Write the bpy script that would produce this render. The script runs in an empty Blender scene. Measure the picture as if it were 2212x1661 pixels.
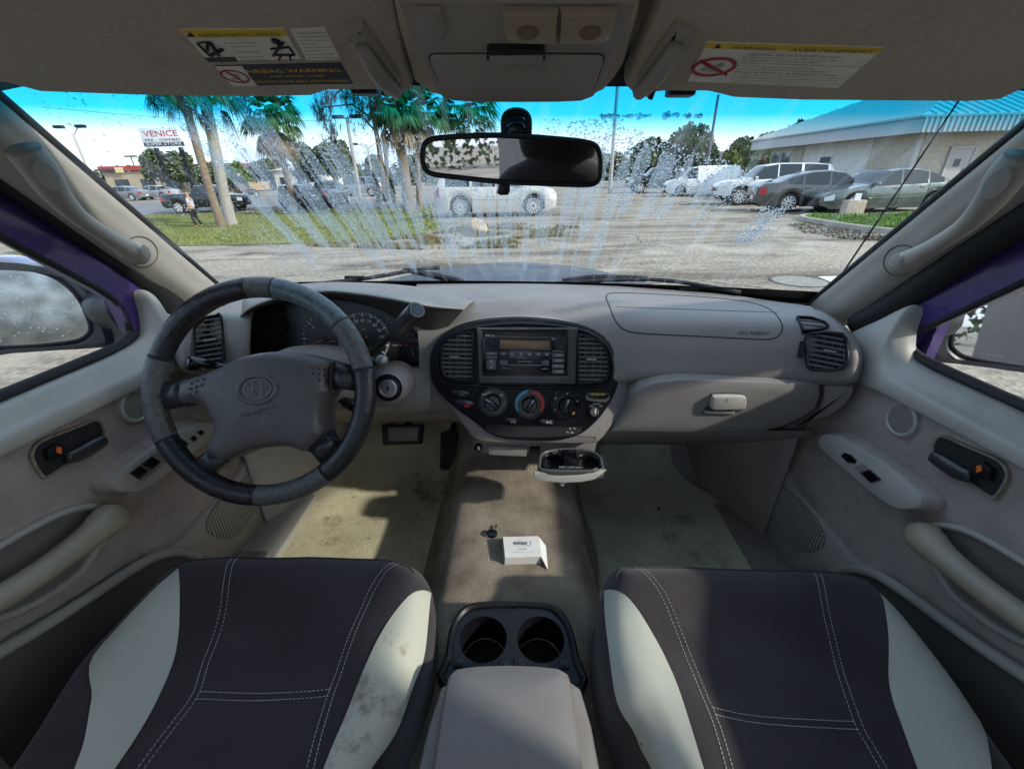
import bpy, bmesh, math, random
from mathutils import Vector, Matrix
random.seed(7)
SC = bpy.context.scene
COL = SC.collection
RAD = math.radians

# ------------------------------------------------------------------ camera
PITCH, ROLL, YAW, FPX = RAD(26.0), RAD(0.5), RAD(1.1), 909.0
CAMH = 1.50                                  # lens height above the ground
TILT = RAD(1.7)                              # the truck leans a little to its right
CAMT = Vector((0.012, 0, 0))                 # lens in truck space (truck origin is between the seat backs)
_F = Matrix.Rotation(YAW, 3, 'Z') @ Vector((0, math.cos(PITCH), -math.sin(PITCH)))
_R0 = Matrix.Rotation(YAW, 3, 'Z') @ Vector((1, 0, 0))
_U0 = _R0.cross(_F)
_R = _R0 * math.cos(ROLL) + _U0 * math.sin(ROLL)
_U = _U0 * math.cos(ROLL) - _R0 * math.sin(ROLL)
TRUCK_M = Matrix.Translation((0, 0, CAMH)) @ Matrix.Rotation(RAD(-0.35), 4, 'X') @ Matrix.Rotation(TILT, 4, 'Y')
cam_d = bpy.data.cameras.new('camera')
cam = bpy.data.objects.new('camera', cam_d)
COL.objects.link(cam)
cam_d.sensor_width = 36; cam_d.lens = 36 * FPX / 2212
cam_d.clip_start = 0.01; cam_d.clip_end = 2000
_mc = Matrix((( _R.x, _U.x, -_F.x), (_R.y, _U.y, -_F.y), (_R.z, _U.z, -_F.z))).to_4x4()
_mc.translation = CAMT
cam.matrix_world = TRUCK_M @ _mc
SC.camera = cam

# ------------------------------------------------------------------ sky, sun, exposure
SUN_EL, SUN_DIR = RAD(30), Vector((0.92, -0.39, 0))      # sun to the right and a little behind
wd = bpy.data.worlds.new('World'); SC.world = wd; wd.use_nodes = True
nt = wd.node_tree
bg = nt.nodes['Background']
sky = nt.nodes.new('ShaderNodeTexSky'); sky.sky_type = 'NISHITA'; sky.sun_disc = False
sky.sun_elevation = SUN_EL
sky.sun_rotation = math.atan2(SUN_DIR.x, SUN_DIR.y)
sky.air_density = 1.0; sky.dust_density = 1.5; sky.ozone_density = 1.0
# thin bright cloud veil near the horizon, going all the way round
tc = nt.nodes.new('ShaderNodeTexCoord'); mp = nt.nodes.new('ShaderNodeMapping')
mp.inputs['Scale'].default_value = (1.2, 1.2, 5.0)
no = nt.nodes.new('ShaderNodeTexNoise'); no.inputs['Scale'].default_value = 2.2; no.inputs['Detail'].default_value = 7
rp = nt.nodes.new('ShaderNodeValToRGB'); rp.color_ramp.elements[0].position = 0.30; rp.color_ramp.elements[1].position = 0.62; rp.color_ramp.elements[0].color = (.5, .5, .5, 1)
mx = nt.nodes.new('ShaderNodeMixRGB'); mx.inputs['Color2'].default_value = (2.9, 3.7, 4.8, 1)
ml = nt.nodes.new('ShaderNodeMath'); ml.operation = 'MULTIPLY'; ml.inputs[1].default_value = 0.85
L = nt.links.new
L(tc.outputs['Generated'], mp.inputs['Vector']); L(mp.outputs['Vector'], no.inputs['Vector'])
L(no.outputs['Fac'], rp.inputs['Fac']); L(rp.outputs['Color'], ml.inputs[0]); L(ml.outputs[0], mx.inputs['Fac'])
L(sky.outputs['Color'], mx.inputs['Color1']); L(mx.outputs['Color'], bg.inputs['Color'])
bg.inputs['Strength'].default_value = 0.15
sl = bpy.data.lights.new('sun', 'SUN'); sun = bpy.data.objects.new('sun', sl); COL.objects.link(sun)
sl.energy = 1.65; sl.angle = RAD(2.0); sl.color = (1.0, 0.95, 0.86)
_sd = Vector((SUN_DIR.x * math.cos(SUN_EL), SUN_DIR.y * math.cos(SUN_EL), math.sin(SUN_EL))).normalized()
sun.rotation_euler = _sd.to_track_quat('Z', 'Y').to_euler()
sun.location = (20, -15, 30)
SC.view_settings.view_transform = 'Standard'; SC.view_settings.look = 'None'
SC.view_settings.exposure = 1.32; SC.view_settings.gamma = 1.0; SC.view_settings.use_curve_mapping = False
SC.render.engine = 'CYCLES'
cy = SC.cycles
cy.max_bounces = 14; cy.diffuse_bounces = 6; cy.glossy_bounces = 4; cy.transmission_bounces = 10; cy.transparent_max_bounces = 24
cy.use_denoising = True; cy.caustics_reflective = False; cy.caustics_refractive = False

# ------------------------------------------------------------------ pixel rays (photo read at 2212 x 1661)
def ray(u, v):
    return _F + _R * ((u - 1106) / FPX) + _U * (-(v - 830.5) / FPX)
def at(u, v, x=None, y=None, z=None, t=None):
    d = ray(u, v)
    if y is not None: t = (y - CAMT.y) / d.y
    elif x is not None: t = (x - CAMT.x) / d.x
    elif z is not None: t = (z - CAMT.z) / d.z
    return CAMT + d * t
_RT = TRUCK_M.to_3x3()
CAMW = TRUCK_M @ CAMT
def gp(u, v, z=0.0):                          # photo point -> place in the world at height z
    d = _RT @ ray(u, v)
    return CAMW + d * ((z - CAMW.z) / d.z)
def wy(u, v, y):                              # photo point -> world point at forward distance y
    d = _RT @ ray(u, v)
    return CAMW + d * ((y - CAMW.y) / d.y)
def _zm(a, s, b): return lambda x, y: (a + s * x, b + s * y)
Z1 = _zm(0, .346, 172.2); Z2 = _zm(669.7, .346, 172.2); Z3 = _zm(1435, .3512, 172.2)
Z4 = _zm(0, .346, 574.0); Z5 = _zm(765.4, .3028, 574.0); Z6 = _zm(1435, .3512, 574.0)
Z7 = _zm(0, .4325, 1052.4); Z8 = _zm(861, .4239, 956.7); ZA = _zm(1243.7, .4377, 1052.4)
ZB = _zm(0, .4325, 0); ZC = _zm(765.4, .3028, 0); ZD = _zm(1339.4, .3945, 0)
ZW = _zm(382.7, .2422, 612.3); ZE1 = _zm(95.7, .173, 191.3); ZE2 = _zm(478.4, .173, 191.3); ZE3 = _zm(1320.3, .173, 239.2)

# ------------------------------------------------------------------ materials
MATS = {}
def M(name, col, rough=.55, metal=0, var=.0, vscale=30, bump=0, bscale=300, spec=.5, col2=None, sheen=0, coat=0, emit=None, bdist=.002, detail=4, stretch=None):
    if name in MATS: return MATS[name]
    m = bpy.data.materials.new(name); m.use_nodes = True
    n = m.node_tree.nodes; l = m.node_tree.links.new
    p = n['Principled BSDF']
    p.inputs['Base Color'].default_value = (*col, 1); p.inputs['Roughness'].default_value = rough
    p.inputs['Metallic'].default_value = metal; p.inputs['Specular IOR Level'].default_value = spec
    p.inputs['Sheen Weight'].default_value = sheen; p.inputs['Coat Weight'].default_value = coat
    t = n.new('ShaderNodeTexCoord'); src = t.outputs['Object']
    if stretch:
        q = n.new('ShaderNodeMapping'); q.inputs['Scale'].default_value = stretch; l(src, q.inputs['Vector']); src = q.outputs['Vector']
    if var or col2:
        a = n.new('ShaderNodeTexNoise'); a.inputs['Scale'].default_value = vscale; a.inputs['Detail'].default_value = detail
        a.inputs['Roughness'].default_value = .6
        r = n.new('ShaderNodeValToRGB')
        c2 = col2 or tuple(c * (1 - var) for c in col); c1 = col if col2 else tuple(min(1, c * (1 + var)) for c in col)
        r.color_ramp.elements[0].color = (*c2, 1); r.color_ramp.elements[1].color = (*c1, 1)
        r.color_ramp.elements[0].position = .32; r.color_ramp.elements[1].position = .66
        l(src, a.inputs['Vector']); l(a.outputs['Fac'], r.inputs['Fac']); l(r.outputs['Color'], p.inputs['Base Color'])
        if .2 < rough < .8:                      # uneven sheen from handling and dust
            w = n.new('ShaderNodeMapRange'); w.inputs['From Min'].default_value = .3; w.inputs['From Max'].default_value = .7; w.inputs['To Min'].default_value = rough - .10; w.inputs['To Max'].default_value = rough + .14; l(a.outputs['Fac'], w.inputs['Value']); l(w.outputs[0], p.inputs['Roughness'])
    if bump:
        b = n.new('ShaderNodeTexNoise'); b.inputs['Scale'].default_value = bscale; b.inputs['Detail'].default_value = 3
        q = n.new('ShaderNodeBump'); q.inputs['Strength'].default_value = bump; q.inputs['Distance'].default_value = bdist
        l(src, b.inputs['Vector']); l(b.outputs['Fac'], q.inputs['Height']); l(q.outputs['Normal'], p.inputs['Normal'])
    if emit:
        p.inputs['Emission Color'].default_value = (*emit[:3], 1); p.inputs['Emission Strength'].default_value = emit[3]
    MATS[name] = m
    return m
def stain(m, scale, lo, hi, col, seed=0.0, stretch=(1, 1, 1)):
    """irregular dirt of its own colour laid over a material"""
    n = m.node_tree.nodes; l = m.node_tree.links.new; p = n['Principled BSDF']
    t = n.new('ShaderNodeTexCoord'); q = n.new('ShaderNodeMapping'); q.inputs['Location'].default_value = (seed, seed * .7, 0); q.inputs['Scale'].default_value = stretch
    a = n.new('ShaderNodeTexNoise'); a.inputs['Scale'].default_value = scale; a.inputs['Detail'].default_value = 9; a.inputs['Roughness'].default_value = .68
    r = n.new('ShaderNodeMapRange'); r.inputs['From Min'].default_value = lo; r.inputs['From Max'].default_value = hi; x = n.new('ShaderNodeMixRGB'); x.inputs['Color2'].default_value = (*col, 1)
    l(t.outputs['Object'], q.inputs['Vector']); l(q.outputs[0], a.inputs['Vector']); l(a.outputs['Fac'], r.inputs['Value']); l(r.outputs[0], x.inputs['Fac'])
    if p.inputs['Base Color'].links: l(p.inputs['Base Color'].links[0].from_socket, x.inputs['Color1'])
    else: x.inputs['Color1'].default_value = p.inputs['Base Color'].default_value
    l(x.outputs[0], p.inputs['Base Color'])
def nodes_of(m): return m.node_tree.nodes, m.node_tree.links.new
def glass(name, tint=(1, 1, 1), refl=.06, rough=0.0):
    m = bpy.data.materials.new(name); m.use_nodes = True
    n, l = nodes_of(m); n.remove(n['Principled BSDF'])
    tr = n.new('ShaderNodeBsdfTransparent'); tr.inputs['Color'].default_value = (*tint, 1)
    gl = n.new('ShaderNodeBsdfGlossy'); gl.inputs['Roughness'].default_value = rough
    fr = n.new('ShaderNodeFresnel'); fr.inputs['IOR'].default_value = 1.25
    mu = n.new('ShaderNodeMath'); mu.operation = 'ADD'; mu.inputs[1].default_value = refl - .02; mu.use_clamp = True
    mix = n.new('ShaderNodeMixShader')
    l(fr.outputs[0], mu.inputs[0]); l(mu.outputs[0], mix.inputs[0]); l(tr.outputs[0], mix.inputs[1]); l(gl.outputs[0], mix.inputs[2])
    l(mix.outputs[0], n['Material Output'].inputs['Surface'])
    MATS[name] = m
    return m

# ------------------------------------------------------------------ objects
OFF = {}; TRUCKS = []
def props(o, label=None, cat=None, group=None, kind=None):
    if label: o['label'] = label
    if cat: o['category'] = cat
    if group: o['group'] = group
    if kind: o['kind'] = kind
    return o
def T(name, label, cat, base=(0, 0, 0), group=None):           # a thing of the truck, parts given in truck space
    o = bpy.data.objects.new(name, None); COL.objects.link(o); o.location = base; o.empty_display_size = .05
    OFF[o.name] = Vector(base); TRUCKS.append(o)
    return props(o, label, cat, group)
def WT(name, label, cat, loc, rz=0, group=None):               # a thing outside, parts given in its own space
    o = bpy.data.objects.new(name, None); COL.objects.link(o); o.location = loc; o.rotation_euler = (0, 0, rz); o.empty_display_size = .2
    OFF[o.name] = Vector((0, 0, 0))
    return props(o, label, cat, group)
def link(name, me, parent=None, truck=False):
    o = bpy.data.objects.new(name, me); COL.objects.link(o)
    if parent is not None:
        o.parent = parent
        if parent.parent is None: o.location = -OFF.get(parent.name, Vector((0, 0, 0)))
    elif truck: TRUCKS.append(o)
    return o
def mesh(name, V, F, mat, parent=None, smooth=True, truck=False, fix=True, sub=0, solid=0, angle=None):
    me = bpy.data.meshes.new(name); me.from_pydata([tuple(v) for v in V], [], F)
    if fix:
        bm = bmesh.new(); bm.from_mesh(me); bmesh.ops.remove_doubles(bm, verts=bm.verts, dist=1e-6)
        bmesh.ops.recalc_face_normals(bm, faces=bm.faces); bm.to_mesh(me); bm.free()
    me.materials.append(mat)
    if smooth:
        me.polygons.foreach_set('use_smooth', [True] * len(me.polygons))
        if angle is not None: me.set_sharp_from_angle(angle=RAD(angle))
    me.update()
    o = link(name, me, parent, truck)
    if solid:
        s = o.modifiers.new('solid', 'SOLIDIFY'); s.thickness = solid; s.offset = -1
    if sub:
        s = o.modifiers.new('sub', 'SUBSURF'); s.levels = sub; s.render_levels = sub
    return o
def crv(pts, n=6, closed=False):                                # Catmull-Rom through points
    P = [Vector(p) for p in pts]; m = len(P); out = []
    segs = m if closed else m - 1
    for i in range(segs):
        p1, p2 = P[i], P[(i + 1) % m]
        p0 = P[(i - 1) % m] if closed or i > 0 else p1 * 2 - p2
        p3 = P[(i + 2) % m] if closed or i + 2 < m else p2 * 2 - p1
        for k in range(n):
            t = k / n
            out.append(.5 * ((2 * p1) + (p2 - p0) * t + (2 * p0 - 5 * p1 + 4 * p2 - p3) * t * t + (3 * p1 - p0 - 3 * p2 + p3) * t ** 3))
    if not closed: out.append(P[-1])
    return out
def gridmesh(G, wrap_u=False, wrap_v=False):
    nu, nv = len(G), len(G[0]); V = [p for r in G for p in r]; F = []
    for i in range(nu if wrap_u else nu - 1):
        for j in range(nv if wrap_v else nv - 1):
            a, b = i, (i + 1) % nu; c, d = j, (j + 1) % nv
            F.append((a * nv + c, b * nv + c, b * nv + d, a * nv + d))
    return V, F
def surf(name, P, mat, parent=None, nu=5, nv=5, wrap_u=False, solid=0, truck=False):
    rows = [crv(r, nv) for r in P]
    cols = [crv([rows[i][j] for i in range(len(rows))], nu, wrap_u) for j in range(len(rows[0]))]
    G = [[cols[j][i] for j in range(len(cols))] for i in range(len(cols[0]))]
    V, F = gridmesh(G, wrap_u)
    return mesh(name, V, F, mat, parent, solid=solid, truck=truck)
def tube(name, pts, r, mat, parent=None, seg=10, closed=False, truck=False, flat=None, n=6, smooth_path=True):
    """sweep along pts; r number or list; flat=(axis vector, scale) squashes the section along an axis"""
    m0 = len(pts)
    rr = r if isinstance(r, (list, tuple)) else [r] * m0
    if smooth_path and m0 > 2:
        P = crv(pts, n, closed); R = [q.x for q in crv([Vector((k, 0, 0)) for k in rr], n, closed)]
    else: P = [Vector(p) for p in pts]; R = list(rr)
    V, F = tube_geo(P, R, seg, closed, flat)
    return mesh(name, V, F, mat, parent, truck=truck, fix=False)
def tube_geo(P, R, seg=8, closed=False, flat=None):
    V = []; F = []; m = len(P); ref = None
    for i, p in enumerate(P):
        a = P[(i + 1) % m] if closed or i + 1 < m else p
        b = P[i - 1] if closed or i > 0 else p
        t = (a - b).normalized()
        if ref is None: ref = Vector((0, 0, 1)) if abs(t.z) < .9 else Vector((1, 0, 0))
        s = ref.cross(t).normalized(); ref = t.cross(s).normalized()
        for k in range(seg):
            an = 2 * math.pi * k / seg; w = s * math.cos(an) + ref * math.sin(an)
            if flat: ax = flat[0]; w = w + ax * w.dot(ax) * (flat[1] - 1)
            V.append(p + w * R[i])
    for i in range(m if closed else m - 1):
        for k in range(seg):
            a, b = i * seg, ((i + 1) % m) * seg
            F.append((a + k, a + (k + 1) % seg, b + (k + 1) % seg, b + k))
    if not closed:
        F.append(tuple(range(seg))[::-1]); F.append(tuple((m - 1) * seg + k for k in range(seg)))
    return V, F
class Pl:                                                       # a working plane: o, unit axes x, y, normal n (towards viewer)
    def __init__(s, o, n, up=(0, 0, 1)):
        s.o = Vector(o); s.n = Vector(n).normalized(); up = Vector(up)
        s.y = (up - s.n * up.dot(s.n)).normalized(); s.x = s.y.cross(s.n).normalized()
    def pt(s, uv, off=0):
        d = ray(*uv); o = s.o + s.n * off; t = (o - CAMT).dot(s.n) / d.dot(s.n)
        return CAMT + d * t
    def lo(s, p): q = Vector(p) - s.o; return (q.dot(s.x), q.dot(s.y))
    def uv(s, uv): return s.lo(s.pt(uv))
    def w(s, a, b, off=0): return s.o + s.x * a + s.y * b + s.n * off
    def k(s, uv): return (s.pt((uv[0] + 1, uv[1])) - s.pt(uv)).length
def rrect(cx, cy, w, h, r, n=4):
    out = []; r = min(r, w / 2 - 1e-5, h / 2 - 1e-5)
    for qx, qy, a0 in ((1, 1, 0), (-1, 1, 90), (-1, -1, 180), (1, -1, 270)):
        for i in range(n + 1):
            a = RAD(a0 + 90 * i / n); out.append((cx + qx * (w / 2 - r) + r * math.cos(a), cy + qy * (h / 2 - r) + r * math.sin(a)))
    return out
def ell(cx, cy, rx, ry=None, n=28, a0=0, a1=360):
    ry = ry or rx
    return [(cx + rx * math.cos(RAD(a0 + (a1 - a0) * i / n)), cy + ry * math.sin(RAD(a0 + (a1 - a0) * i / n))) for i in range(n)]
def sm(pts, n=5): return [(p.x, p.y) for p in crv([Vector((a, b, 0)) for a, b in pts], n, True)]
def area2(p): return sum(p[i][0] * p[(i + 1) % len(p)][1] - p[(i + 1) % len(p)][0] * p[i][1] for i in range(len(p)))
def inset(p, d):
    m = len(p); s = 1 if area2(p) > 0 else -1; out = []
    for i in range(m):
        a, b, c = Vector(p[i - 1]), Vector(p[i]), Vector(p[(i + 1) % m])
        e1 = (b - a); e2 = (c - b)
        if e1.length < 1e-9 or e2.length < 1e-9: out.append((b.x, b.y)); continue
        e1.normalize(); e2.normalize()
        n1 = Vector((-e1.y, e1.x)) * s; n2 = Vector((-e2.y, e2.x)) * s
        q = n1 + n2
        if q.length < 1e-6: q = n1
        q = q.normalized(); k = d / max(.35, q.dot(n1)); out.append((b.x + q.x * k, b.y + q.y * k))
    return out
def plate(name, pl, poly, o0, o1, mat, parent=None, bev=0, smooth=True, truck=False, dome=0):
    """prism on plane pl from offset o0 to o1, front edge rounded by bev, front face domed by dome"""
    m = len(poly); rings = [(poly, o0)]
    if bev:
        rings += [(poly, o1 - bev), (inset(poly, bev * .3), o1 - bev * .3), (inset(poly, bev), o1)]
    else: rings += [(poly, o1)]
    if dome:
        base = rings[-1][0]; cx = sum(p[0] for p in base) / m; cy = sum(p[1] for p in base) / m
        for k in (.8, .55, .3, .08):
            rings.append(([(cx + (a - cx) * k, cy + (b - cy) * k) for a, b in base], o1 + dome * (1 - k * k)))
    V = []; F = []
    for r, o in rings: V += [pl.w(a, b, o) for a, b in r]
    for i in range(len(rings) - 1):
        for k in range(m): F.append((i * m + k, i * m + (k + 1) % m, (i + 1) * m + (k + 1) % m, (i + 1) * m + k))
    F.append(tuple((len(rings) - 1) * m + k for k in range(m))); F.append(tuple(range(m))[::-1])
    return mesh(name, V, F, mat, parent, smooth=smooth, truck=truck, angle=38)
def ringplate(name, pl, outer, inner, o0, o1, mat, parent=None, bev=0, oin=None, truck=False):
    """frame between two equal-count outlines; oin = offset of the inner edge at its back"""
    m = len(outer); oin = o0 if oin is None else oin
    rs = [(outer, o0), (outer, o1 - bev)]
    if bev: rs += [(inset(outer, bev), o1), (inset(inner, -bev), o1)]
    else: rs += [(outer, o1), (inner, o1)]
    rs += [(inner, o1 - bev), (inner, oin)]
    V = []; F = []
    for r, o in rs: V += [pl.w(a, b, o) for a, b in r]
    for i in range(len(rs) - 1):
        for k in range(m): F.append((i * m + k, i * m + (k + 1) % m, (i + 1) * m + (k + 1) % m, (i + 1) * m + k))
    return mesh(name, V, F, mat, parent, truck=truck, angle=38)
def lathe(name, pl, c, prof, mat, parent=None, seg=28, truck=False):
    """profile of (radius, offset) turned round the plane's normal at local centre c"""
    V = []; F = []
    for r, o in prof:
        for k in range(seg):
            a = 2 * math.pi * k / seg; V.append(pl.w(c[0] + r * math.cos(a), c[1] + r * math.sin(a), o))
    for i in range(len(prof) - 1):
        for k in range(seg): F.append((i * seg + k, i * seg + (k + 1) % seg, (i + 1) * seg + (k + 1) % seg, (i + 1) * seg + k))
    if prof[-1][0] < .005: F.append(tuple((len(prof) - 1) * seg + k for k in range(seg)))
    return mesh(name, V, F, mat, parent, truck=truck, angle=40)
def boxgeo(c, s, rot=None):
    V = []
    for x in (-.5, .5):
        for y in (-.5, .5):
            for z in (-.5, .5):
                p = Vector((x * s[0], y * s[1], z * s[2]))
                if rot: p = rot @ p
                V.append(p + Vector(c))
    return V, [(0, 1, 3, 2), (4, 6, 7, 5), (0, 4, 5, 1), (2, 3, 7, 6), (0, 2, 6, 4), (1, 5, 7, 3)]
def box(name, c, s, mat, parent=None, rot=None, bev=0, truck=False):
    V, F = boxgeo(c, s, rot)
    if not bev: return mesh(name, V, F, mat, parent, smooth=False, truck=truck)
    bm = bmesh.new(); vs = [bm.verts.new(v) for v in V]
    for f in F: bm.faces.new([vs[i] for i in f])
    bmesh.ops.recalc_face_normals(bm, faces=bm.faces)
    bmesh.ops.bevel(bm, geom=bm.edges[:], offset=bev, segments=2, affect='EDGES', profile=.6)
    me = bpy.data.meshes.new(name); bm.to_mesh(me); bm.free(); me.materials.append(mat)
    me.polygons.foreach_set('use_smooth', [True] * len(me.polygons)); me.set_sharp_from_angle(angle=RAD(50))
    return link(name, me, parent, truck)
def join(lst):
    V = []; F = []
    for v, f in lst:
        n = len(V); V += list(v); F += [tuple(i + n for i in q) for q in f]
    return V, F
from mathutils.geometry import delaunay_2d_cdt
def pillow(name, pl, poly, o0, h, mat, parent=None, step=.006):
    """soft plate: outline on the plane, surface height h(d, p) by distance d from the edge, skirt down to o0"""
    P = [Vector(p) for p in poly]; m = len(P)
    def dist(q):
        b = 9
        for i in range(m):
            a, c = P[i], P[(i + 1) % m]; e = c - a; t = max(0, min(1, (q - a).dot(e) / max(1e-12, e.dot(e)))); b = min(b, (q - a - e * t).length)
        return b
    def inside(q):
        c = False; j = m - 1
        for i in range(m):
            a, b = P[i], P[j]
            if (a.y > q.y) != (b.y > q.y) and q.x < (b.x - a.x) * (q.y - a.y) / (b.y - a.y) + a.x: c = not c
            j = i
        return c
    x0, x1 = min(p.x for p in P), max(p.x for p in P); y0, y1 = min(p.y for p in P), max(p.y for p in P); pts = list(P); D = [0.0] * m
    for i in range(int((x1 - x0) / step) + 1):
        for j in range(int((y1 - y0) / step) + 1):
            q = Vector((x0 + (i + .5 * (j % 2)) * step, y0 + j * step))
            if inside(q):
                d = dist(q)
                if d > step * .45: pts.append(q); D.append(d)
    r = delaunay_2d_cdt(pts, [(i, (i + 1) % m) for i in range(m)], [], 1, 1e-7)
    V = []; 
    for k, q in enumerate(r[0]):
        o = r[3][k][0] if r[3][k] else 0
        V.append(pl.w(q.x, q.y, h(D[o], q)))
    F = [tuple(f) for f in r[2]]; b = len(V); V += [pl.w(p.x, p.y, h(0, p)) for p in P] + [pl.w(p.x, p.y, o0) for p in P]
    F += [(b + i, b + (i + 1) % m, b + m + (i + 1) % m, b + m + i) for i in range(m)]
    return mesh(name, V, F, mat, parent)
_TX = {}
def text_geo(s):
    if s not in _TX:
        cu = bpy.data.curves.new('t', 'FONT'); cu.body = s; cu.align_x = 'CENTER'; cu.align_y = 'CENTER'; cu.resolution_u = 2
        ob = bpy.data.objects.new('t', cu)
        me = ob.to_mesh()
        _TX[s] = ([Vector(v.co) for v in me.vertices], [tuple(p.vertices) for p in me.polygons])
        ob.to_mesh_clear(); bpy.data.objects.remove(ob); bpy.data.curves.remove(cu)
    return _TX[s]
def text(name, s, pl, c, size, mat, parent=None, off=.0006, wide=1.0, rot=0, width=None, slant=0, bold=0):
    V, F = text_geo(s)
    if width:
        xs = [v.x for v in V]; wide = width / ((max(xs) - min(xs)) * size)
    ca, sa = math.cos(rot), math.sin(rot); out = []
    for v in V:
        x, y = v.x * size * wide + v.y * size * slant, v.y * size
        out.append(pl.w(c[0] + x * ca - y * sa, c[1] + x * sa + y * ca, off))
    return mesh(name, out, F, mat, parent, smooth=False, fix=False)
# ================================================================== materials of the truck
m_dash = M('dash plastic', (.232, .213, .202), .48, var=.10, vscale=5, bump=.7, bscale=620, bdist=.0009, detail=9)
m_trim = M('light trim plastic', (.41, .395, .36), .48, var=.09, vscale=6, detail=9, bump=.5, bscale=700, bdist=.0005)
m_pil = M('pillar plastic', (.36, .335, .295), .6, var=.05, vscale=8, bump=.3, bscale=700, bdist=.0005)
m_fab = M('door fabric', (.34, .29, .263), .95, var=.14, vscale=14, bump=.6, bscale=1100, bdist=.0008)
m_head = M('headliner cloth', (.52, .465, .39), .95, var=.10, vscale=260, bump=.5, bscale=900, bdist=.0008)
m_ovh = M('overhead plastic', (.33, .305, .285), .55, var=.05, vscale=9, bump=.3, bscale=900, bdist=.0005)
m_black = M('black plastic', (.006, .0065, .009), .38, var=.25, vscale=14, bump=.15, bscale=700, bdist=.0004, spec=.32)
m_gloss = M('black gloss plastic', (.006, .006, .008), .22, var=.2, vscale=30)
m_rub = M('black rubber', (.012, .012, .013), .7)
m_lea = M('black leather', (.017, .0175, .020), .30, bump=.55, bscale=330, bdist=.0012, var=.2, vscale=40)
m_pad = M('airbag pad vinyl', (.085, .079, .079), .42, bump=.45, bscale=240, bdist=.0012, var=.08, vscale=14)
m_worn = M('worn grey leather', (.125, .127, .122), .38, bump=.9, bscale=300, bdist=.0018, col2=(.055, .057, .058), vscale=130, detail=10)
m_sheen = M('leather with painted teal sheen', (.12, .17, .175), .28, bump=.5, bscale=320, bdist=.001, col2=(.07, .09, .11), vscale=140, detail=8)  # the bluish sheen on the rim is painted into the base colour
m_chr = M('chrome', (.75, .75, .75), .16, 1)
m_sil = M('satin metal', (.45, .45, .45), .34, 1, var=.1)
m_seat = M('seat cover cloth', (.030, .0215, .0245), .92, bump=.9, bscale=480, bdist=.0012, var=.22, vscale=7, detail=12, sheen=.15)
m_white = M('pale panel cloth', (.46, .46, .39), .85, bump=.35, bscale=700, bdist=.0005, var=.06, vscale=9)
m_stitch = M('white thread', (.62, .60, .56), .8)
m_car = M('tunnel carpet', (.38, .32, .25), 1, bump=1, bscale=420, bdist=.004, col2=(.17, .135, .105), vscale=11, detail=9)
m_purple = M('purple paint', (.055, .028, .16), .22, coat=.6, var=.06, vscale=5)
m_ink = M('white print', (.75, .75, .73), .7); m_inkg = M('grey print', (.42, .42, .42), .7)
m_ink_d = M('dark print', (.02, .02, .022), .8); m_ink_y = M('yellow print', (.80, .60, .05), .7)
m_org = M('orange print', (.70, .17, .02), .6); m_red = M('red print', (.42, .02, .025), .55); m_blue = M('blue print', (.05, .26, .42), .55)
m_lab = M('label paper', (.85, .84, .77), .6, var=.06, vscale=60); m_laby = M('label yellow', (.85, .60, .04), .6)
m_labd = M('label dark', (.035, .035, .05), .6)
m_mir = M('mirror glass', (.80, .82, .84), .015, 1)
m_lcd = M('unlit amber display', (.16, .105, .055), .3)
m_lens = M('smoked lens', (.20, .17, .135), .2, spec=.6)
m_box = M('white card', (.72, .71, .69), .75, var=.04, vscale=30)
m_floor = M('stained floor carpet', (.72, .66, .44), 1, bump=1, bscale=300, bdist=.006, col2=(.46, .41, .27), vscale=6, detail=10)
m_floor2 = M('floor carpet paled against shade', (.78, .77, .57), 1, bump=1, bscale=300, bdist=.006, col2=(.52, .50, .35), vscale=6, detail=10)  # copy of the floor carpet, colour raised to offset the footwell shade
stain(m_floor, 7, .56, .70, (.15, .105, .065)); stain(m_floor2, 6, .55, .70, (.20, .16, .10), 3); stain(m_floor, 60, .60, .72, (.10, .07, .045), 5); stain(m_floor2, 70, .61, .72, (.13, .10, .065), 7)
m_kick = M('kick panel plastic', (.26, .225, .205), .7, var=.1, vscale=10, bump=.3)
m_stain = M('brown stain', (.10, .075, .05), 1, var=.4, vscale=40)
m_glass = glass('side glass', (.93, .96, .95), .05)

stain(m_dash, 2.6, .52, .78, (.165, .15, .142), 1); stain(m_dash, 55, .66, .76, (.30, .285, .265), 2); stain(m_trim, 4, .55, .8, (.29, .27, .235), 3); stain(m_pil, 5, .56, .8, (.26, .235, .20), 4)
stain(m_fab, 4.5, .52, .76, (.20, .165, .145), 5); stain(m_seat, 9, .52, .75, (.046, .036, .039), 6); stain(m_seat, 150, .68, .75, (.12, .11, .11), 7); stain(m_head, 7, .55, .8, (.36, .31, .25), 8); stain(m_pad, 14, .55, .75, (.115, .108, .106), 9)
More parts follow.
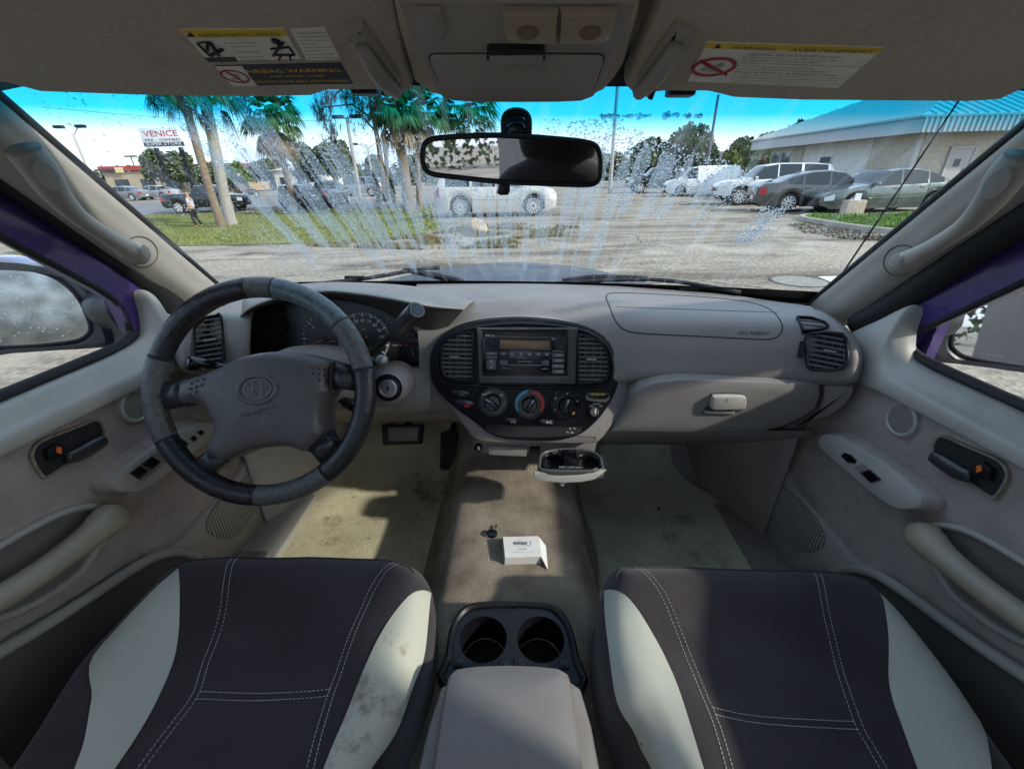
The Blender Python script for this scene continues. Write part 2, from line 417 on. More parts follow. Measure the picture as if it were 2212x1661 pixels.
# ================================================================== floor
def fz(y): return -.93 + max(0, (y - 1.10)) ** 1.5 * 1.6
def floor_side(s):
    P = []
    for i in range(24):
        y = -.15 + 1.58 * i / 23; r = []
        for x in (.17, .26, .38, .5, .62, .74): r.append(Vector((s * x, y, fz(y) + (.012 if x < .2 else 0) + .004 * math.sin(13 * y + 9 * x))))
        P.append(r)
    return P
o = surf('cabin_floor', floor_side(-1), m_floor, nu=2, nv=3, truck=True, solid=.02); props(o, kind='structure')
o = surf('cabin_floor', floor_side(1), m_kick, nu=2, nv=3, truck=True, solid=.02); props(o, kind='structure')
P = []
for i in range(26):
    y = -.15 + 1.62 * i / 25; zt = -.755 + max(0, y - .98) * .55; zb = fz(y) - .01; w = 0.012 * math.sin(5 * y)
    P.append([Vector((x + w * (abs(x) > .2), y, z)) for x, z in ((-.262, zb), (-.222, zb + .012), (-.185, zb + .075), (-.150, zt - .03), (-.118, zt), (-.05, zt + .006), (.05, zt + .006), (.118, zt), (.155, zt - .03), (.19, zb + .075), (.222, zb + .012), (.262, zb))])
# ribbed pile of the tunnel carpet
n_, l_ = nodes_of(m_car)
wv = n_.new('ShaderNodeTexWave'); wv.wave_type = 'BANDS'; wv.bands_direction = 'X'; wv.inputs['Scale'].default_value = 80; wv.inputs['Distortion'].default_value = 1.6; wv.inputs['Detail'].default_value = 2
b2 = n_.new('ShaderNodeBump'); b2.inputs['Strength'].default_value = .28; b2.inputs['Distance'].default_value = .003
tcn = [q for q in n_ if q.type == 'TEX_COORD'][0]; bmp = [q for q in n_ if q.type == 'BUMP'][0]
l_(tcn.outputs['Object'], wv.inputs['Vector']); l_(wv.outputs['Fac'], b2.inputs['Height']); l_(bmp.outputs['Normal'], b2.inputs['Normal']); l_(b2.outputs['Normal'], n_['Principled BSDF'].inputs['Normal'])
o = surf('transmission_tunnel', P, m_car, nu=2, nv=3, truck=True, solid=.01); props(o, kind='structure')
# worn carpet lining the passenger footwell, paled in colour against the shade there
cp = [at(u, v, z=-.915) for u, v in ((1228, 1060), (1260, 1020), (1330, 985), (1400, 966), (1426, 965), (1440, 1010), (1462, 1036), (1540, 1076), (1590, 1122), (1650, 1192), (1700, 1260), (1700, 1420), (1290, 1420), (1290, 1300), (1284, 1200), (1255, 1110))]
c2 = sm([(p.x, p.y) for p in cp], 3); G = []
ctr = Vector((sum(p[0] for p in c2) / len(c2), sum(p[1] for p in c2) / len(c2)))
for k in (1, .985, .9, .75, .6, .45, .3, .15, .02):
    G.append([Vector((ctr.x + (a - ctr.x) * k, ctr.y + (b - ctr.y) * k, fz(ctr.y + (b - ctr.y) * k) + (.034 if k < 1 else .0))) for a, b in c2] )
V, F = gridmesh(G, False, True); props(mesh('footwell_carpet', V, F, m_floor2, truck=True), kind='structure')
# firewall and kick panels
o = surf('firewall', [[Vector((x, 1.40, z)) for x in (-.8, 0, .8)] for z in (-.98, -.6, -.36)], m_kick, truck=True, solid=.02); props(o, kind='structure')
for s in (-1, 1):
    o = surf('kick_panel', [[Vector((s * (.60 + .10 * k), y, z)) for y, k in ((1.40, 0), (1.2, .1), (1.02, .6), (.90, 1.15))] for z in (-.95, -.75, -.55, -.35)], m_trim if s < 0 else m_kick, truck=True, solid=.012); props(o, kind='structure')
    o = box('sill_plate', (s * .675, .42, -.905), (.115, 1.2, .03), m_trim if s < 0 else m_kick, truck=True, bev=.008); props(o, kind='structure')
V, F = join([boxgeo((-.675 + k * .009 - .04, .62, -.888), (.0035, .34, .004)) for k in range(9)])
props(mesh('sill_ribs', V, F, m_kick, truck=True, smooth=False), 'ribbed strip on the sill beside the driver footwell', 'sill trim')
# grit on the driver carpet
G = []
for i in range(420):
    if i < 330: u, v = random.gauss(860, 45), random.gauss(1035, 28)
    else: u, v = random.uniform(640, 940), random.uniform(1000, 1180)
    p = at(u, v, z=-.925)
    if not (-.70 < p.x < -.25 and p.y < 1.2): continue
    k = random.uniform(.0012, .004); G.append(boxgeo(p + Vector((0, 0, k * .4 + fz(p.y) + .93)), (k, k * random.uniform(.6, 2), k), Matrix.Rotation(random.random() * 6, 3, 'Z')))
V, F = join(G); props(mesh('floor_grit', V, F, M('grit', (.055, .035, .022), 1, var=.6, vscale=90), truck=True, smooth=False), 'dark crumbs and grit on the driver carpet', 'dirt', kind='stuff')

# ================================================================== headliner, pillars
P = []
for y, z in ((.615, .118), (.56, .150), (.46, .178), (.25, .195), (0, .20), (-.34, .20)):
    P.append([Vector((x * (1 if abs(x) < .7 else 1), y, z - dz)) for x, dz in ((-.80, .10), (-.735, .05), (-.6, .012), (-.3, .0), (0, 0), (.3, 0), (.6, .012), (.735, .05), (.80, .10))])
o = surf('headliner', P, m_head, truck=True, nu=4, nv=4, solid=.01); props(o, kind='structure')
P = []
for y, z in ((.575, .150), (.50, .195), (.35, .225), (0, .235), (-.34, .235)):
    P.append([Vector((x, y - .06 * x * x, z - dz)) for x, dz in ((-.86, .14), (-.80, .07), (-.6, .02), (-.3, .005), (0, 0), (.3, .005), (.6, .02), (.80, .07), (.86, .14))])
o = surf('roof_skin', P, m_purple, truck=True, nu=4, nv=4, solid=.01); props(o, kind='structure')
# headliner lobe between the visors
plo = Pl((0, .53, .085), (0, -.30, -.95), up=(0, .95, -.30))
plo.y = Vector((0, -.95, .30)).normalized(); plo.x = plo.y.cross(plo.n).normalized()
lobe = [ZC(*p) for p in ((250, -60), (300, 200), (385, 480), (420, 600), (560, 690), (700, 722), (1150, 734), (1650, 722), (1790, 660), (1870, 570), (1930, 480), (2010, 200), (2060, -60))]
o = plate('headliner_lobe', plo, [plo.uv(p) for p in lobe], -.06, .0, m_head, bev=.008, truck=True); props(o, kind='structure')

from mathutils.bvhtree import BVHTree
PBV = []
def pillar(s):
    g = 'front pillars'
    t = T('windshield_pillar', ('driver' if s < 0 else 'passenger') + ' side beige pillar trim with grab handle beside the windshield', 'pillar', (s * .75, 1.0, -.25), g)
    n = 7; P = []
    for i in range(n):
        k = i / (n - 1) * 1.16
        W = Vector((.640 + .108 * k, .585 + .455 * k, .115 - .36 * k)); I = Vector((.690 + .078 * k, .47 + .44 * k, .155 - .40 * k))
        b = Vector((-.016, -.018, -.006))
        pts = [W + Vector((.075, .05, .02)), W, W * .72 + I * .28 + b, W * .45 + I * .55 + b * 1.15, W * .15 + I * .85 + b * .55, I, I + Vector((.02, .01, .0))]
        P.append([Vector((s * p.x, p.y, p.z)) for p in pts])
    tr_ = surf('trim', P, m_pil, t, nu=5, nv=5)
    def hp(u, v, y): q = at(u, v, y=y); return Vector((q.x * 1, q.y, q.z)) if s > 0 else Vector((-q.x, q.y, q.z))
    pts = [hp(*Z3(2210, 470), .555), hp(*Z3(2100, 600), .565), hp(*Z3(1990, 760), .59), hp(*Z3(1850, 900), .64), hp(*Z3(1700, 1000), .69), hp(*Z3(1580, 1070), .735), hp(*Z3(1470, 1130), .775)]
    h = tube('grab_handle', pts, [.018, .0185, .0155, .0125, .0125, .0150, .020], m_pil, t, seg=16, flat=(Vector((s * .6, .6, -.5)).normalized(), .8))
    Wl = [Vector((s * (.640 + .108 * k), .585 + .455 * k, .115 - .36 * k)) + Vector((.0, -.002, .002)) for k in (0, .25, .5, .75, 1, 1.12)]
    tube('glass_edge_seal', Wl, .0075, m_rub, t, seg=8)
    # screw covers
    for (cx, cy, yy, rr) in ((2040, 640, .548, (.010, .017)), (1415, 1112, .757, (.006, .012))):
        c = hp(*Z3(cx, cy), yy); pl = Pl(c, Vector((0, 0, 0)) - c, up=(s * -.5, -.6, .6))
        plate('screw_cover', pl, ell(0, 0, rr[0], rr[1], 20), -.006, .0015, m_trim, h, bev=.001)
    if s > 0: PBV.append(BVHTree.FromPolygons([v.co.copy() for v in tr_.data.vertices], [tuple(p.vertices) for p in tr_.data.polygons]))
    ring = []
    for i in range(36):
        a = 2 * math.pi * i / 36; x_, y_ = 118 * math.cos(a), 92 * math.sin(a); u, v = Z3(1455 + x_ * .8 - y_ * .5, 1112 - x_ * .45 - y_ * .85)
        d = ray(u, v).normalized(); h_ = PBV[0].ray_cast(CAMT, d)
        if h_[0]: q = h_[0] - d * .0003; ring.append(Vector((s * q.x, q.y, q.z)))
    if len(ring) > 20: tube('handle_flange_seam', ring, .0013, M('seam brown', (.10, .09, .08), .9), t, seg=6, closed=True, smooth_path=False)
    # weather strip and outer skin
    a = [Vector((s * x, y, z)) for x, y, z in ((.775, .93, -.29), (.772, .86, -.225), (.752, .70, -.065), (.735, .56, .07), (.725, .47, .135), (.73, .2, .15), (.735, -.3, .15))]
    if s < 0: a = [Vector((p.x, p.y, min(p.z + .042, max(p.z, .15)) if p.z > -.28 else p.z)) for p in a]
    tube('weather_strip', a, .0255, m_rub, t, seg=10)
    return t
pillar(1); pillar(-1)

# ================================================================== windshield
def W3(s, q):
    return Vector((s * (.70 + .10 * q), .575 + .585 * q - .085 * s * s, .122 - .385 * q))
wsn = T('windshield', 'wet laminated windshield with blue shade band along its top', 'windshield', (0, 1.15, -.26))
P = [[W3(s / 8, q / 8) for s in range(-8, 9)] for q in range(9)]
m_ws = bpy.data.materials.new('windshield glass'); m_ws.use_nodes = True
n, l = nodes_of(m_ws); n.remove(n['Principled BSDF'])
uvn = n.new('ShaderNodeUVMap'); uvn.uv_map = 'uv'
sp = n.new('ShaderNodeSeparateXYZ'); l(uvn.outputs[0], sp.inputs[0])
cr = n.new('ShaderNodeValToRGB'); e = cr.color_ramp.elements
e[0].position = 0.075; e[0].color = (.02, .50, .72, 1); e[1].position = .185; e[1].color = (.90, .94, .93, 1)
x1 = e.new(.12); x1.color = (.03, .56, .80, 1); x2 = e.new(.15); x2.color = (.36, .76, .88, 1)
l(sp.outputs['Y'], cr.inputs['Fac'])
tr = n.new('ShaderNodeBsdfTransparent'); l(cr.outputs['Color'], tr.inputs['Color'])
gl = n.new('ShaderNodeBsdfGlossy'); gl.inputs['Roughness'].default_value = .01
mix = n.new('ShaderNodeMixShader'); mix.inputs[0].default_value = .035
l(tr.outputs[0], mix.inputs[1]); l(gl.outputs[0], mix.inputs[2])
# thin mist left between the runs of water
mp_ = n.new('ShaderNodeMapping'); mp_.inputs['Scale'].default_value = (34, 1.4, 1); l(uvn.outputs[0], mp_.inputs['Vector'])
ns = n.new('ShaderNodeTexNoise'); ns.inputs['Scale'].default_value = 1.6; ns.inputs['Detail'].default_value = 5; l(mp_.outputs[0], ns.inputs['Vector'])
rr_ = n.new('ShaderNodeMapRange'); rr_.inputs['From Min'].default_value = .5; rr_.inputs['From Max'].default_value = .72; rr_.inputs['To Max'].default_value = .10; l(ns.outputs['Fac'], rr_.inputs['Value'])
df = n.new('ShaderNodeBsdfTranslucent'); df.inputs['Color'].default_value = (.8, .85, .9, 1)
mix2 = n.new('ShaderNodeMixShader'); l(rr_.outputs[0], mix2.inputs[0]); l(mix.outputs[0], mix2.inputs[1]); l(df.outputs[0], mix2.inputs[2])
l(mix2.outputs[0], n['Material Output'].inputs['Surface'])
V, F = gridmesh(P)
g = mesh('pane', V, F, m_ws, wsn, fix=False)
uvl = g.data.uv_layers.new(name='uv')
for lp in g.data.loops:
    i, j = divmod(lp.vertex_index, 17); uvl.data[lp.index].uv = (j / 16, i / 8)
for i_, (s0, s1, q0, q1) in enumerate(((-1, 1, .945, 1.10), (-1, -.972, 0, 1), (.972, 1, 0, 1), (-1, 1, 0, .055))):
    V, F = gridmesh([[W3(s0 + (s1 - s0) * a / 24, q0 + (q1 - q0) * b / 6) + Vector((0, -.002, -.002)) for a in range(25)] for b in range(7)])
    mesh('black_border', V, F, m_rub, wsn, fix=False)
# water drops: runs and scattered beads on the outside of the pane
m_drop = bpy.data.materials.new('water drops'); m_drop.use_nodes = True
n, l = nodes_of(m_drop); n.remove(n['Principled BSDF'])
gb = n.new('ShaderNodeBsdfGlass'); gb.inputs['IOR'].default_value = 1.28; gb.inputs['Roughness'].default_value = .03; gb.inputs['Color'].default_value = (.95, .98, 1, 1)
gg = n.new('ShaderNodeBsdfGlossy'); gg.inputs['Roughness'].default_value = .03
tr = n.new('ShaderNodeBsdfTransparent')
m1 = n.new('ShaderNodeMixShader'); m1.inputs[0].default_value = .05; l(gb.outputs[0], m1.inputs[1]); l(gg.outputs[0], m1.inputs[2])
m2 = n.new('ShaderNodeMixShader'); m2.inputs[0].default_value = .30; l(m1.outputs[0], m2.inputs[1]); l(tr.outputs[0], m2.inputs[2])
l(m2.outputs[0], n['Material Output'].inputs['Surface'])
rd = random.Random(11)
drops = []
def top_edge(s):                                   # upper limit of the wet fan on the glass
    if s < -.45: return .06
    if s < -.12: return .175
    if s < .2: return .135
    return .15 + (s - .2) * .44
streaks = []
s = -.80
while s < .50:
    w = rd.choice((.006, .009, .012, .016, .022, .032)); den = rd.uniform(.4, 1.0)
    if s < -.58: den *= .2
    if s > .2: den *= .55
    q1 = rd.uniform(.55, .92) if rd.random() < .85 else rd.uniform(.4, .55)
    if s > .22: q1 = rd.uniform(.35, .55) if rd.random() < .7 else rd.uniform(.6, .85)
    if -.62 < s < -.55 or -.1 < s < -.02: den = 1
    streaks.append((s, w, den, q1)); s += w * rd.uniform(.72, 1.35)
for (s0, w, den, q1) in streaks:
    t0 = top_edge(s0)
    area = w * .75 * (q1 - t0) * .70
    for i in range(int(max(0, area) * 62000 * den)):
        q = t0 + (q1 - t0) * rd.random() ** (1.05 if s0 > .2 else .9); drops.append((s0 + (rd.random() - .5) * w, q, (rd.uniform(.0005, .0010) if rd.random() < .88 else rd.uniform(.0010, .0018)) * (1.3 if s0 > .2 else 1)))
for i in range(2600):                               # beads everywhere in the fan
    s = rd.uniform(-.72, .50); q = rd.uniform(top_edge(s), .98); drops.append((s, q, rd.uniform(.0005, .0013)))
for i in range(900):                               # dense crescent right of the mirror
    s = rd.uniform(.10, .50); t0 = top_edge(s); drops.append((s, t0 + abs(rd.gauss(0, .11)), rd.uniform(.0008, .0018)))
for i in range(420):                                # small patch low on the right
    drops.append((rd.gauss(.605, .020), rd.uniform(.42, .62), rd.uniform(.0012, .0024)))
for i in range(40): drops.append((rd.uniform(.15, .34), .125 + rd.gauss(0, .003), rd.uniform(.002, .004)))
V = []; F = []
for (s, q, r) in drops:
    if q > .985: continue
    c = W3(s, q); du = (W3(s + .01, q) - c).normalized(); dv = (W3(s, q + .01) - c).normalized(); nn = dv.cross(du).normalized()
    if nn.y < 0: nn = -nn
    c = c + nn * .0012; b = len(V); st = rd.uniform(1.0, 1.5); hh = r * rd.uniform(.45, .7)
    for rk, hk in ((1, 0), (.72, .68)):
        for k in range(6):
            a = k * math.pi / 3; V.append(c + du * (r * rk * math.cos(a)) + dv * (r * rk * st * math.sin(a)) + nn * hh * hk)
    V.append(c + nn * hh); F.append(tuple(b + k for k in range(5, -1, -1)))
    for k in range(6):
        F.append((b + k, b + (k + 1) % 6, b + 6 + (k + 1) % 6, b + 6 + k)); F.append((b + 6 + k, b + 6 + (k + 1) % 6, b + 12))
# thin misted film left standing in each run
m_film = bpy.data.materials.new('water film'); m_film.use_nodes = True
n, l = nodes_of(m_film); n.remove(n['Principled BSDF'])
tc_ = n.new('ShaderNodeTexCoord'); nz = n.new('ShaderNodeTexNoise'); nz.inputs['Scale'].default_value = 420; nz.inputs['Detail'].default_value = 2; l(tc_.outputs['Object'], nz.inputs['Vector'])
mr0 = n.new('ShaderNodeMapRange'); mr0.inputs['From Min'].default_value = .40; mr0.inputs['From Max'].default_value = .62; mr0.inputs['To Min'].default_value = .16; mr0.inputs['To Max'].default_value = .38; l(nz.outputs['Fac'], mr0.inputs['Value'])
ta = n.new('ShaderNodeBsdfTransparent'); tl_ = n.new('ShaderNodeBsdfTranslucent'); tl_.inputs['Color'].default_value = (.40, .46, .50, 1)
mm_ = n.new('ShaderNodeMixShader'); l(mr0.outputs[0], mm_.inputs[0]); l(ta.outputs[0], mm_.inputs[1]); l(tl_.outputs[0], mm_.inputs[2]); l(mm_.outputs[0], n['Material Output'].inputs['Surface'])
FV = []; FF = []
for (s0, w, den, q1) in streaks:
    t0 = top_edge(s0) + .03
    if den < .35 or q1 < t0 + .1: continue
    for i in range(9):
        q = t0 + (q1 - t0) * i / 8; ww = w * .45 * (1 + .25 * math.sin(i * 2.1 + s0 * 40)) * (1 if 0 < i < 8 else .3)
        for sg in (-1, 1): FV.append(W3(s0 + sg * ww, q) + Vector((0, .0018, .0022)))
    b = len(FV) - 18; FF += [(b + 2 * i, b + 2 * i + 1, b + 2 * i + 3, b + 2 * i + 2) for i in range(8)]
o = mesh('water_film', FV, FF, m_film, truck=True, fix=False); props(o, 'pale misted water film running down the windshield', 'water', kind='stuff')
o = mesh('raindrops', V, F, m_drop, truck=True, fix=False); props(o, 'beads and runs of rain water on the windshield', 'water', kind='stuff')

# ================================================================== sun visors
def visor(s, label):
    t = T('sun_visor', label, 'sun visor', (s * .36, .56, .085))
    pl = Pl((s * .36, .475, .106), (0, -.30, -.954), up=(0, -.954, .30)); pl.y = Vector((0, -.954, .30)).normalized(); pl.x = pl.y.cross(pl.n).normalized()
    if s < 0: E = [ZB(*p) for p in ((-120, 390), (60, 412), (220, 455), (700, 472), (1300, 480), (1560, 474), (1640, 446), (1900, 444), (1960, 466), (2030, 462), (2066, 425), (2030, 300), (1990, 100), (1960, -80))]
    else: E = [ZD(*p) for p in ((2360, 430), (2212, 478), (2080, 540), (1900, 552), (1000, 545), (620, 530), (480, 496), (250, 494), (150, 505), (60, 500), (20, 460), (110, 240), (230, -40))]
    poly = [pl.uv(p) for p in E]
    far = max(p[1] for p in poly) + .06
    poly = poly + ([(poly[-1][0], far), (poly[0][0], far)])
    plate('visor_body', pl, poly, -.016, .004, m_head, t, bev=.008)
    # clip-shaped pull moulded near the inner end
    q = (lambda a, b: pl.uv(ZB(a, b))) if s < 0 else (lambda a, b: pl.uv(ZD(a, b)))
    h = [q(*p) for p in (((1710, 110), (1740, 75), (1800, 62), (1840, 100), (1990, 330), (2000, 370), (1970, 395), (1930, 420), (1890, 400), (1740, 150)) if s < 0 else ((285, 95), (340, 95), (400, 125), (424, 140), (380, 210), (180, 470), (150, 475), (110, 440), (95, 395), (130, 330)))]
    c = plate('visor_pull', pl, sm(h, 3), .0, .013, m_ovh, t, bev=.005)
    g0, g1 = (q(1800, 130), q(1975, 370)) if s < 0 else (q(320, 130), q(110, 410))
    tube('grip_bar', [pl.w(*g0, .016), pl.w(g0[0] * .5 + g1[0] * .5, g0[1] * .5 + g1[1] * .5, .021), pl.w(*g1, .016)], [.006, .008, .007], m_ovh, c, seg=10)
    return t, pl, q
tv, plv, qv = visor(-1, 'driver sun visor folded up, beige cloth with three warning labels')
def quad(q, pts): return [q(*p) for p in pts]
def tline(s, pl, q, a, b, mat, par, hpx, off=.0062, name='print', k=.4325):
    A, B = Vector(q(*a)), Vector(q(*b)); w = (B - A).length; c = (A + B) / 2; d = B - A; kk = pl.k((800, 100)) * hpx * k
    return text(name, s, pl, (c.x, c.y), kk * 1.38, mat, par, off=off, width=w, rot=math.atan2(d.y, d.x))
lb = plate('rollover_label', plv, quad(qv, ((895, 118), (1415, 114), (1502, 270), (1040, 284))), .004, .0046, m_lab, tv)
plate('yellow_band', plv, quad(qv, ((898, 120), (1413, 116), (1432, 152), (950, 160))), .0046, .0050, m_laby, lb)
tline('WARNING: HIGHER ROLLOVER RISK', plv, qv, (985, 141), (1400, 136), m_ink_d, lb, 26)
plate('warning_triangle', plv, quad(qv, ((930, 153), (972, 152), (945, 128))), .0050, .0053, m_ink_d, lb)
plate('black_band', plv, quad(qv, ((1016, 262), (1170, 258), (1186, 281), (1042, 284))), .0046, .0050, m_labd, lb)
for a_, b_, w_ in (((985, 190), (1045, 250), 1.6), ((1045, 180), (1088, 245), 3), ((1035, 185), (1030, 235), 2.2), ((980, 185), (1040, 178), 1), ((1050, 248), (1110, 215), 2.5)):
    A, B = qv(*a_), qv(*b_); tube('truck_sketch', [plv.w(*A, .0052), plv.w(*B, .0052)], w_ * .0006, m_ink_d, lb, seg=6)
for a_, b_ in (((1375, 165), (1392, 210)), ((1392, 210), (1365, 245)), ((1350, 215), (1440, 205)), ((1440, 205), (1470, 245)), ((1365, 245), (1470, 245)), ((1415, 180), (1360, 250)), ((1400, 250), (1392, 272)), ((1445, 250), (1450, 272))):
    A, B = qv(*a_), qv(*b_); tube('belt_sketch', [plv.w(*A, .0052), plv.w(*B, .0052)], .0009, m_ink_d, lb, seg=6)
plate('head_sketch', plv, ell(*qv(1378, 178), .0042), .0046, .0052, m_ink_d, lb)
for i, (s_, a_, b_) in enumerate((('Avoid Abrupt Maneuvers', (1120, 180), (1275, 176)), ('and Excessive Speed', (1145, 197), (1270, 193)), ('Always Buckle Up', (1175, 226), (1290, 222)), ("See Owner's Manual", (1190, 252), (1310, 247)), ('For Further Information', (1190, 268), (1330, 264)))):
    tline(s_, plv, qv, a_, b_, m_ink_d, lb, 13)
lb = plate('text_label', plv, quad(qv, ((1448, 116), (1622, 112), (1700, 272), (1530, 277))), .004, .0046, m_lab, tv)
for i, s_ in enumerate(('AVERTISSEMENT', 'RISQUE ELEVE DE RENVERSEMENT', 'Eviter les manoeuvres brusques', 'et la vitesse excessive', 'Toujours attacher sa ceinture', 'de securite', "Voir le manuel d'instructions", 'pour plus d information')):
    y_ = 128 + i * 18; tline(s_, plv, qv, (1475 + i * 9, y_), (1475 + i * 9 + (150 if i not in (3, 5) else 80), y_ - 2), m_ink_d, lb, 11)
lb = plate('airbag_label', plv, quad(qv, ((1068, 305), (1700, 290), (1764, 396), (1160, 408))), .004, .0046, m_labd, tv)
plate('white_field', plv, quad(qv, ((1072, 307), (1205, 304), (1282, 404), (1160, 407))), .0046, .0050, m_lab, lb)
c_ = qv(1172, 356); ringplate('red_ring', plv, ell(*c_, .0135, .0115), ell(*c_, .0113, .0095), .005, .0054, m_red, lb)
A, B = qv(1128, 330), qv(1216, 382); tube('red_bar', [plv.w(*A, .0054), plv.w(*B, .0054)], .0009, m_red, lb, seg=6)
plate('seat_sketch', plv, [(c_[0] + a * .007, c_[1] + b * .006) for a, b in ((-1, -.4), (-.2, -.5), (0, .7), (.6, .9), (.8, .3), (.3, -.9), (-.8, -.9))], .005, .0053, m_inkg, lb)
tline('AIRBAG WARNING', plv, qv, (1225, 325), (1700, 318), m_ink_y, lb, 34)
tline('FLIP VISOR OVER', plv, qv, (1350, 350), (1620, 346), m_ink_y, lb, 15)
tline('COUSSIN GONFLABLE AVERTISSEMENT', plv, qv, (1270, 378), (1742, 372), m_ink_y, lb, 22)
tline('RETOURNER LE PARE-SOLEIL', plv, qv, (1330, 398), (1700, 391), m_ink_y, lb, 12)

tv2, plv2, qv2 = visor(1, 'passenger sun visor folded up, beige cloth with one large warning label')
lb = plate('airbag_label', plv2, quad(qv2, ((478, 200), (1452, 230), (1195, 458), (372, 420))), .004, .0046, m_lab, tv2)
plate('yellow_band', plv2, quad(qv2, ((480, 202), (1449, 231), (1408, 262), (462, 232))), .0046, .0050, m_laby, lb)
plate('warning_triangle', plv2, quad(qv2, ((518, 229), (556, 230), (540, 205))), .0050, .0053, m_ink_d, lb)
tline('WARNING', plv2, qv2, (612, 222), (860, 230), m_ink_d, lb, 26, k=.3945)
tline('AVERTISSEMENT', plv2, qv2, (935, 234), (1395, 246), m_ink_d, lb, 26, k=.3945)
c_ = qv2(515, 338); ringplate('red_ring', plv2, ell(*c_, .0205, .0150), ell(*c_, .0170, .0118), .005, .0054, m_red, lb)
A, B = qv2(445, 300), qv2(585, 378); tube('red_bar', [plv2.w(*A, .0054), plv2.w(*B, .0054)], .0013, m_red, lb, seg=6)
plate('seat_sketch', plv2, [(c_[0] + a * .010, c_[1] + b * .008) for a, b in ((-1, -.6), (-.6, .8), (0, .3), (.6, .9), (.9, .3), (.5, -.2), (.7, -.9))], .005, .0053, m_inkg, lb)
for s_, a_, b_, h_ in (('DEATH or SERIOUS INJURY can occur', (705, 258), (1220, 274), 17), ('- Children 12 and under can be killed by the air bag', (655, 272), (1185, 292), 11), ('- The BACK SEAT is the SAFEST place for children', (655, 288), (1110, 305), 11), ('- NEVER put a rear-facing child seat in the front unless air bag is off', (650, 304), (1330, 328), 11), ('- Sit as far back as possible from the air bag', (630, 322), (1060, 340), 11), ('- ALWAYS use SEAT BELTS and CHILD RESTRAINTS', (630, 338), (1135, 358), 11), ('Danger de MORT ou de BLESSURE GRAVE', (632, 356), (1185, 378), 15), ('- Les enfants de 12 ans et moins peuvent etre tues par le coussin gonflable', (620, 372), (1250, 394), 9), ('- Le SIEGE ARRIERE est la place la plus SURE pour les enfants', (605, 386), (1200, 408), 9), ('- Ne JAMAIS installer un siege d enfant face vers l arriere a l avant', (598, 400), (1200, 424), 9), ('- TOUJOURS utiliser les CEINTURES DE SECURITE', (590, 415), (1120, 438), 9)):
    tline(s_, plv2, qv2, a_, b_, m_ink_d, lb, h_, k=.3945)
# visor arms against the header
for (u, v, s) in ((790, 193, -1), (1470, 196, 1)):
    c = at(u, v, y=.575); props(box('visor_clip', c, (.03, .02, .012), m_black, truck=True, bev=.003), ('driver' if s < 0 else 'passenger') + ' side dark visor clip peeking out below the visor edge', 'clip')

# ================================================================== overhead console
ov = T('overhead_console', 'grey overhead console with sunglasses box and two map lamps', 'overhead console', (0, .5, .09))
qo = lambda a, b: plo.uv(ZC(a, b))
out = [qo(*p) for p in ((300, -80), (440, 300), (500, 440), (560, 560), (620, 630), (700, 662), (850, 672), (1150, 674), (1450, 672), (1620, 664), (1710, 630), (1770, 560), (1820, 440), (1880, 300), (2030, -80))]
plate('base', plo, out, -.02, .010, m_ovh, ov, bev=.005)
door = [qo(*p) for p in ((535, 330), (545, 305), (575, 296), (930, 293), (1375, 293), (1740, 296), (1775, 305), (1782, 335), (1730, 500), (1695, 570), (1630, 600), (1200, 596), (720, 600), (650, 570), (600, 500))]
plate('sunglasses_door_gap', plo, inset(door, -.0012), .009, .0104, m_rub, ov)
plate('sunglasses_door', plo, door, .010, .0145, m_ovh, ov, bev=.003)
d2 = [qo(*p) for p in ((945, 300), (945, 235), (965, 218), (1340, 218), (1362, 235), (1364, 300))]
plate('latch_recess', plo, d2, .010, .0148, m_rub, ov)
plate('latch_button', plo, [qo(*p) for p in ((962, 262), (1350, 258), (1345, 290), (1290, 302), (1020, 302), (975, 290))], .0148, .0185, m_ovh, ov, bev=.002)
ls = [qo(*p) for p in ((420, -60), (430, 40), (452, 130), (500, 172), (590, 174), (640, 140), (648, 90), (628, 0), (615, -60))]
plate('garage_remote_cover', plo, ls, .010, .013, m_ovh, ov, bev=.002)
m_lamp = M('lamp lens', (.36, .31, .22), .35, spec=.4)
for pts in (((1058, -60), (1064, 60), (1085, 130), (1140, 166), (1300, 170), (1448, 172), (1462, -60)), ((1475, -60), (1462, 172), (1600, 172), (1760, 168), (1820, 140), (1860, 70), (1885, -60))):
    L_ = plate('map_lamp', plo, [qo(*p) for p in pts], .010, .017, m_lamp, ov, bev=.004)
    cx = 1240 if pts[0][0] < 1400 else 1690
    plate('lamp_bulb', plo, ell(*qo(cx, 60), .0085, .008), .0165, .0178, M('lamp amber', (.20, .14, .07), .4), L_)

# ================================================================== inside mirror
mr = T('inside_mirror', 'black inside mirror hanging from the windshield', 'mirror', tuple(at(1106, 300, y=.66)))
mc = at(1106, 345, y=.61)
plm = Pl(mc, (.125, -1, -.035))
mo = sm([plm.uv(Z2(*p)) for p in ((700, 400), (740, 362), (830, 345), (1100, 331), (1300, 336), (1500, 350), (1700, 370), (1790, 400), (1822, 470), (1825, 560), (1812, 630), (1765, 668), (1650, 673), (1400, 664), (1200, 655), (900, 625), (765, 606), (710, 570), (685, 490))], 4)
plate('housing', plm, inset(mo, .001), -.03, .0, m_black, mr, bev=.0)
ringplate('rim', plm, mo, inset(mo, .0062), -.012, .004, m_black, mr, bev=.0018)
plate('mirror_pane', plm, inset(mo, .0055), -.002, .0012, m_mir, mr)
plate('day_night_tab', plm, [plm.uv(Z2(*p)) for p in ((1185, 650), (1250, 655), (1248, 700), (1235, 722), (1185, 722), (1168, 710), (1175, 680))], -.012, .002, m_black, mr, bev=.002)
